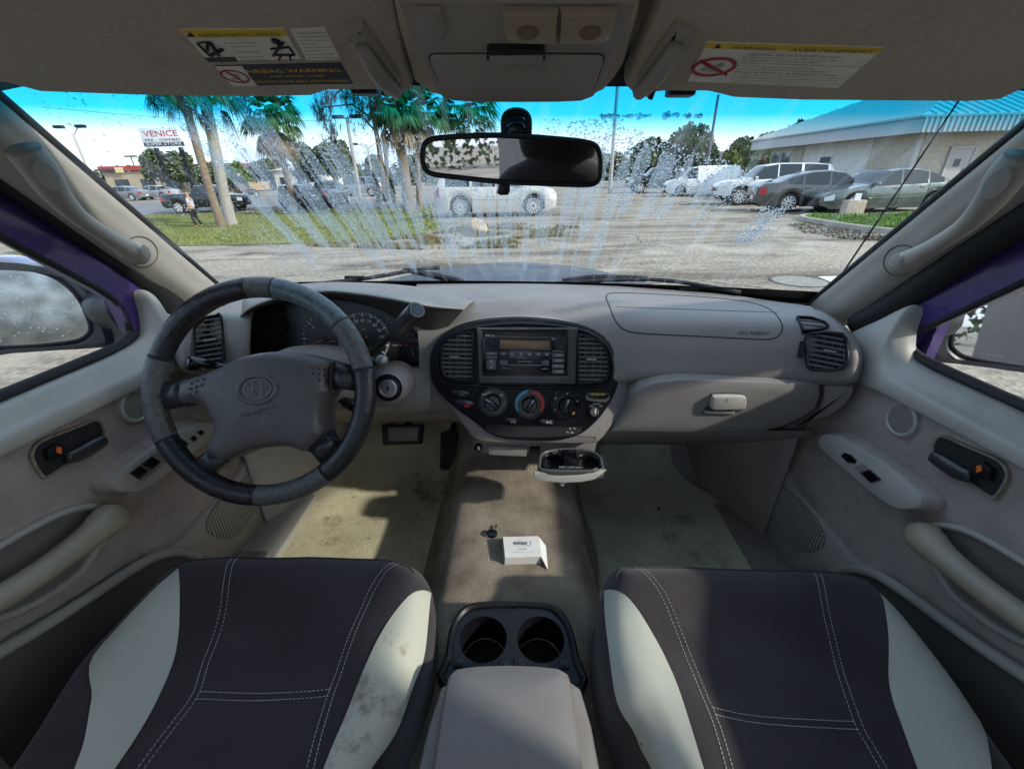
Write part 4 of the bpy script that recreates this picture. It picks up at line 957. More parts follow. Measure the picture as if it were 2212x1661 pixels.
# radio
rad = plate('radio', pls, [q5(*p) for p in ((905, 448), (1520, 448), (1520, 790), (905, 790))], .003, .008, m_gloss, db, bev=.002)
ringplate('radio_bezel', pls, [q5(*p) for p in ((872, 440), (1592, 440), (1580, 842), (888, 836))], [q5(*p) for p in ((915, 462), (1512, 462), (1512, 782), (915, 782))], .002, .0125, M('dull grey black', (.022, .022, .024), .36, col2=(.045, .043, .04), vscale=25), db, bev=.003)
def rb(name, cx, cy, w, h, r, mat, o1=.0115, par=None, o0=.008, bev=.0012): return plate(name, pls, rrect(*q5(cx, cy), w * k5, h * k5, r * k5), o0, o1, mat, par or rad, bev=bev)
def rt(s, cx, cy, h, mat=m_inkg, par=None, off=.0122, w=None): return text('print', s, pls, q5(cx, cy), h * k5 * 1.35, mat, par or rad, off=off, width=w * k5 if w else None)
rb('disc_slot', 1215, 490, 400, 16, 3, m_rub, .0095); rb('slot_lip', 1215, 506, 400, 8, 3, m_vent, .0105)
rb('display', 1218, 560, 350, 66, 5, m_lcd, .0092); ringplate('display_frame', pls, rrect(*q5(1218, 560), 372 * k5, 86 * k5, .003), rrect(*q5(1218, 560), 350 * k5, 64 * k5, .002), .008, .0108, m_black, rad, bev=.0008)
for cx in (975, 1457):
    kb = lathe('knob', pls, q5(cx, 556), [(40 * k5, .008), (38 * k5, .014), (30 * k5, .02), (28 * k5, .021), (.0003, .0205)], m_black, rad, seg=24)
    lathe('knob_ring', pls, q5(cx, 556), [(31 * k5, .0195), (31 * k5, .0214), (29 * k5, .0214)], m_vent, kb, seg=24)
for i in range(6):
    b_ = rb('preset_button', 1064 + 61.5 * i, 625, 50, 26, 11, m_vent); rt(str(i + 1), 1064 + 61.5 * i, 628, 17, m_ink, b_)
b_ = rb('scan_button', 978, 623, 84, 26, 4, m_vent); rt('SCAN', 978, 623, 18, m_inkg, b_, w=46)
rb('seek_rocker', 978, 700, 66, 78, 14, m_vent); rt('SEEK/TRACK', 982, 648, 14, w=76)
for dy, s in ((-18, '^'), (18, 'v')): rt(s, 978, 700 + dy, 26, m_ink)
for s, cy in (('CD', 635), ('AM', 673), ('FM1/2', 713), ('TAPE', 751)):
    b_ = rb('source_button', 1451, cy, 84, 30, 5, m_vent); rt(s, 1451, cy, 17, m_inkg, b_, w=26 + 7 * len(s))
rb('cassette_door', 1215, 682, 250, 40, 5, m_black, .010); rb('cassette_slot', 1215, 704, 300, 7, 2, m_sil2, .0105); rb('eject_button', 1068, 688, 56, 40, 12, m_vent); rb('program_button', 1361, 691, 50, 42, 12, m_vent)
rt('PWR VOL', 972, 498, 15, w=66); rt('TUNE', 1422, 522, 15, w=34); rt('AUDIO MODE', 1450, 606, 12, w=76); rt('DOLBY B NR', 1214, 680, 10, w=100, off=.0108); rt('TOYOTA', 1088, 727, 11, w=56); rt('16809', 1356, 730, 10, w=44)
# heater controls
def ring_knob(cx, cy, r, rk, rot, nm):
    g = lathe(nm, pls, q5(cx, cy), [(r * k5, .002), (r * k5, .007), (r * .96 * k5, .0085), (r * .9 * k5, .0085), (r * .86 * k5, .0065), (.0004, .0065)], m_gloss, db, seg=36)
    kb = lathe('knob', pls, q5(cx, cy), [(rk * k5, .0065), (rk * .98 * k5, .020), (rk * .82 * k5, .024), (.0004, .024)], m_gloss, g, seg=28)
    c = Vector(q5(cx, cy)); d = Vector((math.cos(rot), math.sin(rot))); n_ = Vector((-d.y, d.x))
    p = [c + d * rk * 1.0 * k5 + n_ * rk * .26 * k5, c - d * rk * .9 * k5 + n_ * rk * .30 * k5, c - d * rk * .9 * k5 - n_ * rk * .30 * k5, c + d * rk * 1.0 * k5 - n_ * rk * .26 * k5]
    plate('knob_grip', pls, [tuple(q) for q in p], .022, .032, m_gloss, kb, bev=.002)
    p = [c + d * rk * .95 * k5 + n_ * rk * .04 * k5, c + d * rk * .45 * k5 + n_ * rk * .04 * k5, c + d * rk * .45 * k5 - n_ * rk * .04 * k5, c + d * rk * .95 * k5 - n_ * rk * .04 * k5]
    plate('knob_mark', pls, [tuple(q) for q in p], .031, .0325, m_ink, kb)
    return g
g1 = ring_knob(990, 967, 108, 60, RAD(140), 'fan_dial')
for s, x, y in (('OFF', 930, 915), ('LO', 962, 900), ('.', 994, 888), ('.', 1026, 896), ('HI', 1052, 918), ('*', 912, 942)): text('print', s, pls, q5(x, y), 22 * k5, m_ink, g1, off=.0072)
g2 = ring_knob(1250, 982, 112, 56, RAD(60), 'temperature_dial')
for nm, a0, a1, mt in (('cold_arc', 100, 218, m_blue), ('warm_arc', 78, -38, m_red)):
    c = q5(1250, 982); o_ = ell(*c, 104 * k5, n=26, a0=a0, a1=a1); i_ = ell(*c, 84 * k5, n=26, a0=a0, a1=a1)
    V = [pls.w(*p, .0092) for p in o_ + i_]; mesh(nm, V, [(k, k + 1, 27 + k, 26 + k) for k in range(25)], mt, g2, fix=False)
g3 = ring_knob(1508, 987, 112, 58, RAD(80), 'airflow_dial')
for s, x, y, mt in (('v', 1517, 905, m_ink), ('>', 1435, 942, m_ink), ('<', 1590, 960, m_ink), ('>', 1430, 1022, m_ink), ('#', 1562, 1045, m_ink_y)): text('print', s, pls, q5(x, y), 30 * k5, mt, g3, off=.0072)
def lens(nm, cx, cy, w, h, mat, par=db, o1=.008): return plate(nm, pls, sm([(q5(cx, cy)[0] + a * w * k5 / 2, q5(cx, cy)[1] + b * h * k5 / 2) for a, b in ((-1, .1), (-.8, .8), (-.2, 1), (.5, .9), (.95, .4), (1, -.3), (.7, -.95), (0, -1), (-.7, -.8), (-.97, -.4))], 3), .002, o1, mat, par, bev=.002)
b_ = lens('mirror_button', 755, 905, 140, 52, m_gloss); text('print', '[=]', pls, q5(772, 910), 26 * k5, M('teal print', (.1, .3, .3), .6), b_, off=.0084)
b_ = lens('hazard_button', 788, 978, 142, 62, m_gloss)
c = q5(806, 988); tri = [(c[0] - 20 * k5, c[1] - 14 * k5), (c[0] + 20 * k5, c[1] - 14 * k5), (c[0], c[1] + 18 * k5)]
ringplate('hazard_triangle', pls, tri, inset(tri, 5 * k5), .006, .0086, M('signal red', (.6, .02, .02), .5), b_)
b_ = lens('recirculation_button', 1122, 1100, 108, 52, m_gloss); text('print', '(=)', pls, q5(1134, 1106), 26 * k5, m_ink, b_, off=.0084)
b_ = lens('air_conditioning_button', 1370, 1110, 106, 52, m_gloss); text('print', 'A/C', pls, q5(1388, 1110), 28 * k5, m_ink, b_, off=.0084)
b_ = lens('passenger_airbag_lamp', 1733, 930, 168, 78, m_sil2); lens('lamp_window', 1735, 918, 160, 56, m_gloss, b_, .0092); text('print', 'PASSENGER', pls, q5(1737, 912), 22 * k5, m_ink_y, b_, off=.0096, width=92 * k5)
text('print', 'AIRBAG', pls, q5(1725, 984), 16 * k5, m_inkg, st, off=.0036); text('print', 'OFF', pls, q5(1690, 1000), 16 * k5, m_inkg, st, off=.0036); text('print', 'ON', pls, q5(1756, 998), 16 * k5, m_inkg, st, off=.0036)
kk = lathe('airbag_key_switch', pls, q5(1710, 1035), [(34 * k5, .002), (32 * k5, .009), (.0004, .009)], m_vent, db, seg=24); plate('key_slot', pls, rrect(*q5(1716, 1030), 8 * k5, 34 * k5, .0005), .009, .0095, m_ink, kk)
sl = plate('ash_tray', pls, sm([q5(*p) for p in ((940, 1150), (965, 1130), (1150, 1138), (1400, 1142), (1600, 1148), (1632, 1160), (1600, 1192), (1500, 1210), (1300, 1218), (1100, 1212), (1000, 1192), (950, 1170))], 3), .002, .0036, m_rub, db)
ringplate('ash_tray_rim', pls, inset(sm([q5(*p) for p in ((940, 1150), (965, 1130), (1150, 1138), (1400, 1142), (1600, 1148), (1632, 1160), (1600, 1192), (1500, 1210), (1300, 1218), (1100, 1212), (1000, 1192), (950, 1170))], 3), -.002), sm([q5(*p) for p in ((940, 1150), (965, 1130), (1150, 1138), (1400, 1142), (1600, 1148), (1632, 1160), (1600, 1192), (1500, 1210), (1300, 1218), (1100, 1212), (1000, 1192), (950, 1170))], 3), .001, .0062, m_black, sl, bev=.001)
for s, x, y in (('H', 1540, 1158), ('4L', 1570, 1156), ('N', 1520, 1184), ('2H', 1552, 1186)): text('print', s, pls, q5(x, y), 18 * k5, m_ink, sl, off=.0046)
# below the stack
plu = Pl(at(1150, 975, y=.88), (0, -1, .05)); qu = lambda a, b: plu.uv(Z5(a, b)); ku = plu.k((1150, 975)) * .3028
plate('lower_carrier', plu, [qu(*p) for p in ((845, 1255), (1735, 1262), (1715, 1350), (1335, 1352), (1320, 1345), (940, 1345), (860, 1330))], -.08, -.004, m_dash, db, bev=.004)
s_ = lathe('power_socket', plu, qu(886, 1295), [(30 * ku, -.01), (30 * ku, .004), (20 * ku, .004), (18 * ku, -.01)], m_black, db, seg=20); lathe('socket_cap', plu, qu(886, 1295), [(17 * ku, -.006), (15 * ku, .006), (.0003, .008)], m_chr, s_, seg=20)
plate('coin_drawer', plu, [qu(*p) for p in ((955, 1280), (1232, 1288), (1228, 1352), (962, 1342))], -.01, .006, m_dash, db, bev=.002)
plate('plug_cover', plu, [qu(*p) for p in ((1250, 1292), (1325, 1294), (1325, 1345), (1252, 1342))], -.01, .002, m_black, db, bev=.002)
# pull-out cup holder
ch = T('pull_out_cup_holder', 'slide-out cup holder with two black rings under the centre stack', 'cup holder', tuple(at(1230, 1010, y=.82)))
zc_ = at(*Z5(1545, 1465), y=.74).z
plh = Pl((at(*Z5(1545, 1410), z=zc_)), (0, 0, 1), up=(0, 1, 0)); qh = lambda a, b: plh.uv(Z5(a, b))
ho = sm([qh(*p) for p in ((1312, 1400), (1325, 1350), (1380, 1320), (1540, 1305), (1690, 1322), (1760, 1365), (1775, 1420), (1765, 1466), (1540, 1474), (1330, 1462))], 3)
plate('tray_floor', plh, ho, -.022, -.018, m_black, ch)
ringplate('tray_rim', plh, ho, inset(ho, .007), -.02, .004, M('rim grey black', (.07, .07, .07), .4), ch, bev=.002)
for s, x in ((-1, 1420), (1, 1665)):
    c = qh(x, 1398); r = plh.k(Z5(1545, 1400)) * .3028 * 92
    ringplate('cup_ring', plh, ell(*c, r, r * 1.0), ell(*c, r * .9, r * .9), -.018, .001, m_gloss, ch, bev=.002)
plate('centre_bridge', plh, [qh(*p) for p in ((1470, 1312), (1590, 1312), (1575, 1390), (1600, 1455), (1470, 1455), (1500, 1390))], -.01, .003, m_gloss, ch, bev=.003)
for x in (1465, 1575): box('spring_finger', plh.w(*qh(x, 1360), .006), (.006, .02, .014), m_gloss, ch, bev=.002)
plf = Pl(at(*Z5(1545, 1500), y=.735), (0, -1, .35)); qf = lambda a, b: plf.uv(Z5(a, b))
plate('front_bar', plf, [qf(*p) for p in ((1282, 1470), (1540, 1474), (1802, 1462), (1770, 1490), (1715, 1528), (1620, 1546), (1500, 1552), (1380, 1544), (1300, 1526), (1276, 1500))], -.012, .0, m_trim, ch, bev=.004)
plate('under_catch', plf, [qf(*p) for p in ((1440, 1545), (1532, 1545), (1490, 1592))], -.02, -.013, m_kick, ch)
text('print', 'SOFT CUPS ONLY', plh, qh(1545, 1450), .0085, m_inkg, ch, off=.0045, width=plh.k(Z5(1545, 1450)) * .3028 * 170)
# glove box
plgx = Pl(at(1560, 880, y=.835), (-.03, -1, -.10)); q6 = lambda a, b: plgx.uv(Z6(a, b))
gbp = [plgx.uv(p) for p in ((1366, 856), (1385, 838), (1420, 826), (1470, 820), (1600, 824), (1775, 831), (1776, 855), (1765, 885), (1735, 905), (1690, 925), (1640, 938), (1450, 938), (1318, 936), (1338, 912), (1358, 885))]
gv = plate('glove_box_door', plgx, gbp, -.06, .0, m_dash, db, bev=.012, dome=.004)
# side cap beside the glove box
plsx = Pl(at(1810, 870, y=.825), (-.35, -1, -.12))
plate('end_cap', plsx, [plsx.uv(p) for p in ((1780, 833), (1846, 836), (1842, 856), (1825, 878), (1795, 898), (1740, 915), (1700, 930), (1745, 906), (1770, 885), (1779, 855))], -.08, .0, m_dash, db, bev=.006)
P = [[at(u, v, y=y) for u in (1300, 1420, 1560, 1690, 1760)] for v, y in ((930, .86), (946, .90), (955, 1.0), (960, 1.15))]
surf('under_panel', P, m_kick, db, nu=4, nv=4)
hr = sm([q6(*p) for p in ((232, 885), (262, 850), (285, 792), (310, 778), (470, 780), (498, 800), (505, 840), (480, 872), (430, 900), (240, 898))], 2)
plate('latch_recess', plgx, hr, .0, .0048, m_hoodu, gv); 
plate('latch_handle', plgx, sm([q6(*p) for p in ((272, 842), (285, 795), (310, 782), (465, 784), (490, 800), (490, 840), (465, 862), (320, 866), (280, 862))], 2), .004, .016, m_trim, gv, bev=.004)
plate('latch_lip', plgx, [q6(*p) for p in ((235, 880), (420, 884), (430, 898), (240, 896))], .004, .010, m_dash, gv, bev=.002)
plate('key_mark', plgx, rrect(*q6(368, 805), .003, .009, .001), .016, .0163, m_kick, gv)
# airbag door seam and lettering on the upper panel
def hit(u, v, bv=None, lift=.0):
    d = ray(u, v).normalized(); h = (bv or BV).ray_cast(CAMT, d)
    return (h[0] - d * lift) if h[0] else None
seam = [(1310, 640), (1318, 665), (1328, 690), (1340, 706), (1360, 716), (1400, 721), (1500, 726), (1600, 731), (1660, 733), (1682, 725), (1690, 708), (1684, 690), (1668, 672), (1640, 659), (1600, 650), (1520, 642), (1420, 636), (1330, 633)]
pts = [hit(p.x, p.y, lift=.0004) for p in crv([Vector((a, b, 0)) for a, b in seam], 5, True)]
tube('airbag_seam', [p for p in pts if p], .0013, m_rub, db, seg=6, closed=True, smooth_path=False)
tube('airbag_crease', [p for p in (hit(u, 663 + (u - 1330) * .035, lift=.0002) for u in range(1332, 1684, 10)) if p], .0008, m_hoodu, db, seg=6, smooth_path=False)
pa = hit(1629, 720, lift=.001); nn = (CAMT - pa).normalized(); plx = Pl(pa, Vector((-.05, -1, .25)))
text('airbag_lettering', 'SRS AIRBAG', plx, (0, 0), .0115, m_hoodu, db, off=.001, width=plx.k((1629, 720)) * 68)
# passenger side vents
plr = seat_plane([Z6(*p) for p in ((890, 428), (1085, 428), (1115, 560), (1040, 634), (892, 615), (1000, 530))], BV, .009); pld = seat_plane([Z6(*p) for p in ((825, 322), (900, 325), (985, 355), (950, 390), (860, 395))], BV, .003)
vent('air_vent', plr, [Z6(*p) for p in ((890, 428), (1085, 428), (1108, 500), (1115, 560), (1100, 610), (1040, 634), (940, 634), (892, 615), (888, 520))], 7, db, 4, depth=.012, rim=.006, tab=Z6(1020, 525), sub=2)
vent('demister_vent', pld, [Z6(*p) for p in ((820, 318), (900, 322), (985, 352), (1005, 375), (950, 392), (860, 398), (838, 360))], 3, db, 2, depth=.010, rim=.002, sub=0)
plt_ = seat_plane([Z6(*p) for p in ((843, 470), (843, 515), (843, 560))], BV, .001)
wh = plate('vent_thumbwheel', plt_, rrect(*plt_.uv(Z6(843, 515)), .0105, .036, .004), -.008, .004, m_black, db, bev=.002)
text('print', 'o', plt_, plt_.uv(Z6(832, 452)), .007, m_kick, wh, off=.003); text('print', 'x', plt_, plt_.uv(Z6(846, 584)), .009, m_kick, wh, off=.003)
# ignition, stalks, levers
pli = Pl(at(838, 838, y=.80), (.10, -1, .28))
ig = T('steering_column', 'grey steering column with ignition lock and stalks', 'steering column', tuple(at(700, 900, y=.85)))
lathe('lock_housing', pli, pli.uv((838, 838)), [(.047, -.10), (.042, -.02), (.036, -.004), (.030, .0), (.029, -.004)], m_dash, ig)
lathe('lock_ring', pli, pli.uv((838, 838)), [(.028, -.01), (.027, .004), (.022, .006), (.021, .002)], m_black, ig)
kc = lathe('lock_cylinder', pli, pli.uv((838, 838)), [(.0215, -.005), (.0205, .005), (.016, .0062), (.015, .0045), (.006, .0045), (.0055, .001), (.0003, .001)], m_sil, ig)
plate('key_slot', pli, rrect(*pli.uv((838, 838)), .003, .009, .001), .001, .0058, m_rub, kc)
P = []
for i, y in enumerate((.70, .76, .82, .90, .98)):
    c = Vector((-.42, y, -.345 - (y - .70) * .38)); w = (.055, .075, .085, .085, .08)[i]; h = (.05, .065, .075, .075, .07)[i]
    P.append([c + Vector((w * math.copysign(abs(math.cos(a)) ** .7, math.cos(a)), 0, h * math.copysign(abs(math.sin(a)) ** .7, math.sin(a)))) for a in (k * math.pi / 8 for k in range(17))])
surf('column_shroud', P, m_dash, ig, nu=4, nv=2)
a_, b_ = at(470, 792, y=.74), at(404, 784, y=.70)
sk = T('turn_signal_stalk', 'black light switch stalk left of the steering wheel hub', 'stalk', tuple(a_))
d_ = (b_ - a_).normalized(); tube('stalk_arm', [at(520, 800, y=.76), a_, a_ + d_ * .02], [.008, .008, .011], m_gloss, sk, seg=12)
tube('stalk_knob', [a_ + d_ * .016, a_ + d_ * .02, b_ - d_ * .004, b_], [.011, .0125, .0135, .012], m_gloss, sk, seg=14, smooth_path=False)
pk = Pl(a_ + d_ * .026 + Vector((0, -.0135, 0)), (0, -1, .2)); text('print', 'OFF o o', pk, (0, .0), .007, m_ink, sk, off=.002, rot=-.12)
a_, b_, c_ = at(795, 770, y=.83), at(851, 719, y=.745), at(901, 670, y=.67)
sh = T('gear_shift_lever', 'column gear shift lever with black knob right of the wheel', 'gear lever', tuple(a_))
tube('lever_rod', [a_, a_.lerp(b_, .5), b_], [.0065, .0065, .0065], m_black, sh, seg=12)
d_ = (c_ - b_).normalized(); tube('lever_knob', [b_ - d_ * .004, b_ + d_ * .012, b_.lerp(c_, .55), c_ - d_ * .004, c_], [.008, .0125, .0150, .0155, .0135], M('soft black plastic', (.022, .023, .026), .35), sh, seg=20, smooth_path=False)
ple = Pl(c_, d_); ringplate('end_ring', ple, ell(0, 0, .0125), ell(0, 0, .0095), -.001, .0012, m_sil2, sh); plate('overdrive_button', ple, ell(0, 0, .0085), -.001, .0016, M('bluish button', (.10, .115, .14), .4), sh)
a_, b_ = at(795, 786, y=.80), at(821, 779, y=.755); tl = T('tilt_lever', 'short tilt lever with silver ball end beside the wheel', 'lever', tuple(a_)); d_ = (b_ - a_).normalized()
tube('arm', [a_ - d_ * .04, a_, b_], [.006, .006, .007], m_black, tl, seg=10, smooth_path=False); tube('ball_end', [b_ - d_ * .004, b_ + d_ * .004, b_ + d_ * .014, b_ + d_ * .018], [.008, .0115, .0115, .008], M('dull ball', (.22, .22, .23), .4, .6), tl, seg=14, smooth_path=False)
a_, b_ = at(745, 868, y=.76), at(790, 890, y=.72); wp = T('wiper_stalk', 'black wiper stalk seen through the wheel near the lock', 'stalk', tuple(a_)); d_ = (b_ - a_).normalized()
tube('stalk_arm', [a_ - d_ * .05, a_, a_ + d_ * .01], [.007, .007, .009], m_gloss, wp, seg=10, smooth_path=False); tube('stalk_knob', [a_, a_ + d_ * .006, b_], [.010, .012, .012], m_gloss, wp, seg=12, smooth_path=False)
# pedals
pd = T('brake_pedal', 'wide metal faced brake pedal below the steering column', 'pedal', tuple(at(870, 930, y=1.08)))
plp = Pl(at(872, 940, y=1.06), (0, -.9, .45)); plate('pedal_pad', plp, [plp.uv(p) for p in ((822, 918), (912, 918), (908, 960), (826, 962))], -.03, .0, m_rub, pd, bev=.006); plate('metal_face', plp, [plp.uv(p) for p in ((838, 924), (904, 922), (902, 952), (840, 953))], .0, .004, M('dull pedal metal', (.20, .18, .14), .55, .7, var=.3, vscale=40), pd, bev=.002)
tube('pedal_arm', [plp.w(0, 0, -.03), plp.w(0, .08, -.08), plp.w(0, .2, -.1)], [.012, .012, .012], m_black, pd, seg=10)
ga = T('accelerator_pedal', 'dark accelerator pedal against the shaded firewall', 'pedal', tuple(at(960, 980, y=1.15)))
plp = Pl(at(968, 975, y=1.18), (0, -.9, .5)); plate('pedal_pad', plp, rrect(*plp.uv((968, 975)), .055, .13, .012), -.02, .0, m_rub, ga, bev=.005); tube('pedal_arm', [plp.w(0, .04, -.03), plp.w(.02, .14, -.06)], [.01, .01], m_black, ga, seg=8)

# ================================================================== steering wheel
wc = at(562, 843, t=.735)
sw = T('steering_wheel', 'worn black steering wheel with patched leather rim cover', 'steering wheel', tuple(wc))
plw = Pl(wc, (.05, -.90, .43)); qw = lambda a, b: plw.uv(ZW(a, b))
# rim fitted from its outline in the picture
ext = [plw.uv(p) for p in ((562, 598), (812, 846), (562, 1092), (311, 846), (738, 668), (386, 668), (386, 1018), (738, 1018))]
cx = (ext[1][0] + ext[3][0]) / 2; cy_ = (ext[0][1] + ext[2][1]) / 2; rx = (ext[1][0] - ext[3][0]) / 2; ry = (ext[0][1] - ext[2][1]) / 2
Rw = (rx + ry) / 2; mr_ = .0182
print('WHEEL', cx, cy_, rx, ry)
def arc(a0, a1, off=0, n=40): return [plw.w(cx + (rx - mr_) * math.cos(RAD(a0 + (a1 - a0) * i / n)), cy_ + (ry - mr_) * math.sin(RAD(a0 + (a1 - a0) * i / n)), off) for i in range(n + 1)]
core = tube('rim_core', arc(0, 360)[:-1], mr_ * .86, m_lea, sw, seg=14, closed=True, smooth_path=False)
for a0, a1, mt, nm, lb_ in ((96, 161, m_lea, 'rim_cover', 'black wrinkled leather at the top left'), (161, 207, m_worn, 'rim_cover', 'cracked pale grey leather on the left'), (207, 267, m_lea, 'rim_cover', 'black leather at the lower left'), (267, 308, m_worn, 'rim_cover', 'scuffed grey patch at the bottom'), (308, 372, m_lea, 'rim_cover', 'black leather on the right'), (12, 40, m_worn, 'rim_cover', 'bare grey patch at the right'), (40, 82, m_sheen, 'rim_cover', 'leather with painted bluish sheen at the upper right'), (82, 96, m_worn, 'rim_cover', 'pale grey patch at the top')):
    A = arc(a0, a1); rr = [mr_ * (1 + .008 * math.sin(i * 1.3)) for i in range(41)]; rr[0] = rr[-1] = mr_ * .93
    o = tube(nm, A, rr, mt, sw, seg=16, smooth_path=False); o['label'] = lb_
for a in (12, 40, 82, 96, 161, 207, 267, 308): 
    A = arc(a - .5, a + .5, n=2); tube('cover_seam', A, [mr_ * .98] * 3, m_rub, sw, seg=16, smooth_path=False)
padp = [qw(*p) for p in ((66, 970), (78, 900), (105, 868), (250, 818), (430, 745), (600, 662), (780, 622), (950, 612), (1150, 630), (1280, 662), (1400, 697), (1378, 760), (1366, 850), (1375, 935), (1392, 958), (1352, 1010), (1332, 1100), (1318, 1210), (1338, 1320), (1290, 1390), (1220, 1460), (1166, 1492), (1110, 1476), (1030, 1448), (900, 1450), (700, 1480), (560, 1540), (442, 1576), (360, 1530), (300, 1465), (330, 1385), (366, 1310), (352, 1220), (300, 1110), (250, 1072), (180, 1070), (92, 1076), (70, 1020))]
def pad_h(d, q):
    r = .016; e = r - math.sqrt(max(0, r * r - max(0, r - d) ** 2)) if d < r else 0
    return .024 - e + .016 * (1 - math.exp(-d * 16)) 
pad = pillow('airbag_pad', plw, sm(padp, 3), -.045, pad_h, m_pad, sw, step=.005)
def spoke(a, b, c, d, nm='spoke'):
    V = []; ps = [qw(*p) for p in (a, b, c, d)]
    for (p, q, o0, o1) in ((ps[0], ps[1], -.03, .012), (ps[3], ps[2], -.012, .006)):
        p, q = Vector(p), Vector(q)
        for t, o in ((0, o0), (0, (o0 + o1) / 2 + .006), (.15, o1 - .002), (.5, o1 + .002), (.85, o1 - .002), (1, (o0 + o1) / 2 + .006), (1, o0)): V.append(plw.w(*(p.lerp(q, t)), o))
    F = [(k, k + 1, k + 8, k + 7) for k in range(6)]
    o = mesh(nm, V, F, m_lea2, sw, fix=True, solid=.004)
m_lea2 = M('dark spoke vinyl', (.022, .022, .026), .36, bump=.4, bscale=200, bdist=.001)
spoke((100, 872), (70, 1075), (-90, 1105), (-90, 900)); spoke((1398, 700), (1372, 940), (1600, 960), (1600, 735)); spoke((300, 1468), (440, 1578), (300, 1730), (110, 1600)); spoke((1338, 1322), (1168, 1492), (1300, 1620), (1450, 1420))
BVp = bvh_of(pad)
offp = -OFF[sw.name]
def hitp(a, b, lift=0):
    u, v = ZW(a, b); d = ray(u, v).normalized(); h = BVp.ray_cast(CAMT, d)
    return (h[0] - d * lift) if h[0] else plw.pt((u, v), .03)
def polyline(nm, pts, r, mat, par, closed=False, lift=.0002): tube(nm, [hitp(a, b, lift) for a, b in pts], r, mat, par, seg=6, closed=closed, smooth_path=False)
for pts in (((105, 868), (78, 900), (66, 970), (70, 1020), (92, 1076)), ((1400, 697), (1378, 760), (1366, 850), (1375, 935), (1392, 958)), ((1338, 1320), (1290, 1390), (1220, 1460), (1166, 1492)), ((442, 1576), (360, 1530), (300, 1465))):
    tube('pad_seam', [plw.pt(ZW(*p), .013) for p in pts], .0022, m_rub, sw, seg=6)
def el(cx, cy, rx, ry, rot=-.10, n=40): 
    out = []
    for i in range(n):
        a = 2 * math.pi * i / n; x, y = rx * math.cos(a), ry * math.sin(a); out.append((cx + x * math.cos(rot) - y * math.sin(rot), cy + x * math.sin(rot) + y * math.cos(rot)))
    return out
em = [hitp(a, b, .0) for a, b in el(712, 948, 168, 122)]
tube('emblem_surround', em, .0035, M('emblem surround', (.085, .082, .082), .35), pad, seg=8, closed=True, smooth_path=False)
m_emb = M('emblem relief', (.15, .145, .145), .28)
for cx_, cy2, ax, ay, r_ in ((716, 938, 122, 86, .0017), (716, 940, 38, 84, .0014), (716, 896, 96, 42, .0014)):
    polyline('emblem', el(cx_, cy2, ax, ay), r_, m_emb, pad, True, .0005)
for (x0, y0, g) in ((240, 858, -1), (1210, 755, 1)):
    pts = ((135, 893), (188, 873), (242, 857), (122, 943), (175, 923), (224, 907), (120, 998), (172, 970)) if g < 0 else ((1208, 756), (1258, 762), (1310, 770), (1214, 806), (1262, 814), (1310, 822), (1266, 862), (1318, 874))
    for a, b in pts:
        c = hitp(a, b, .0002); lathe('pad_dimple', Pl(c, plw.n), (0, 0), [(.0030, -.001), (.0026, .0008), (.0018, .0004), (.0003, -.0002)], m_lea2, pad, seg=10)
c = hitp(728, 1142, .0035); ptx = Pl(c, (CAMT - c)); 
lt = text('pad_lettering', 'SRS AIRBAG', ptx, (0, 0), .0085, m_lea2, pad, off=.004, width=.052, rot=.05)
for v in lt.data.vertices:
    d = (v.co - CAMT).normalized(); h = BVp.ray_cast(CAMT, d)
    if h[0]: v.co = h[0] - d * .0008

polyline('lettering_line', [(596, 1168), (728, 1164), (860, 1158)], .0005, m_lea2, pad)
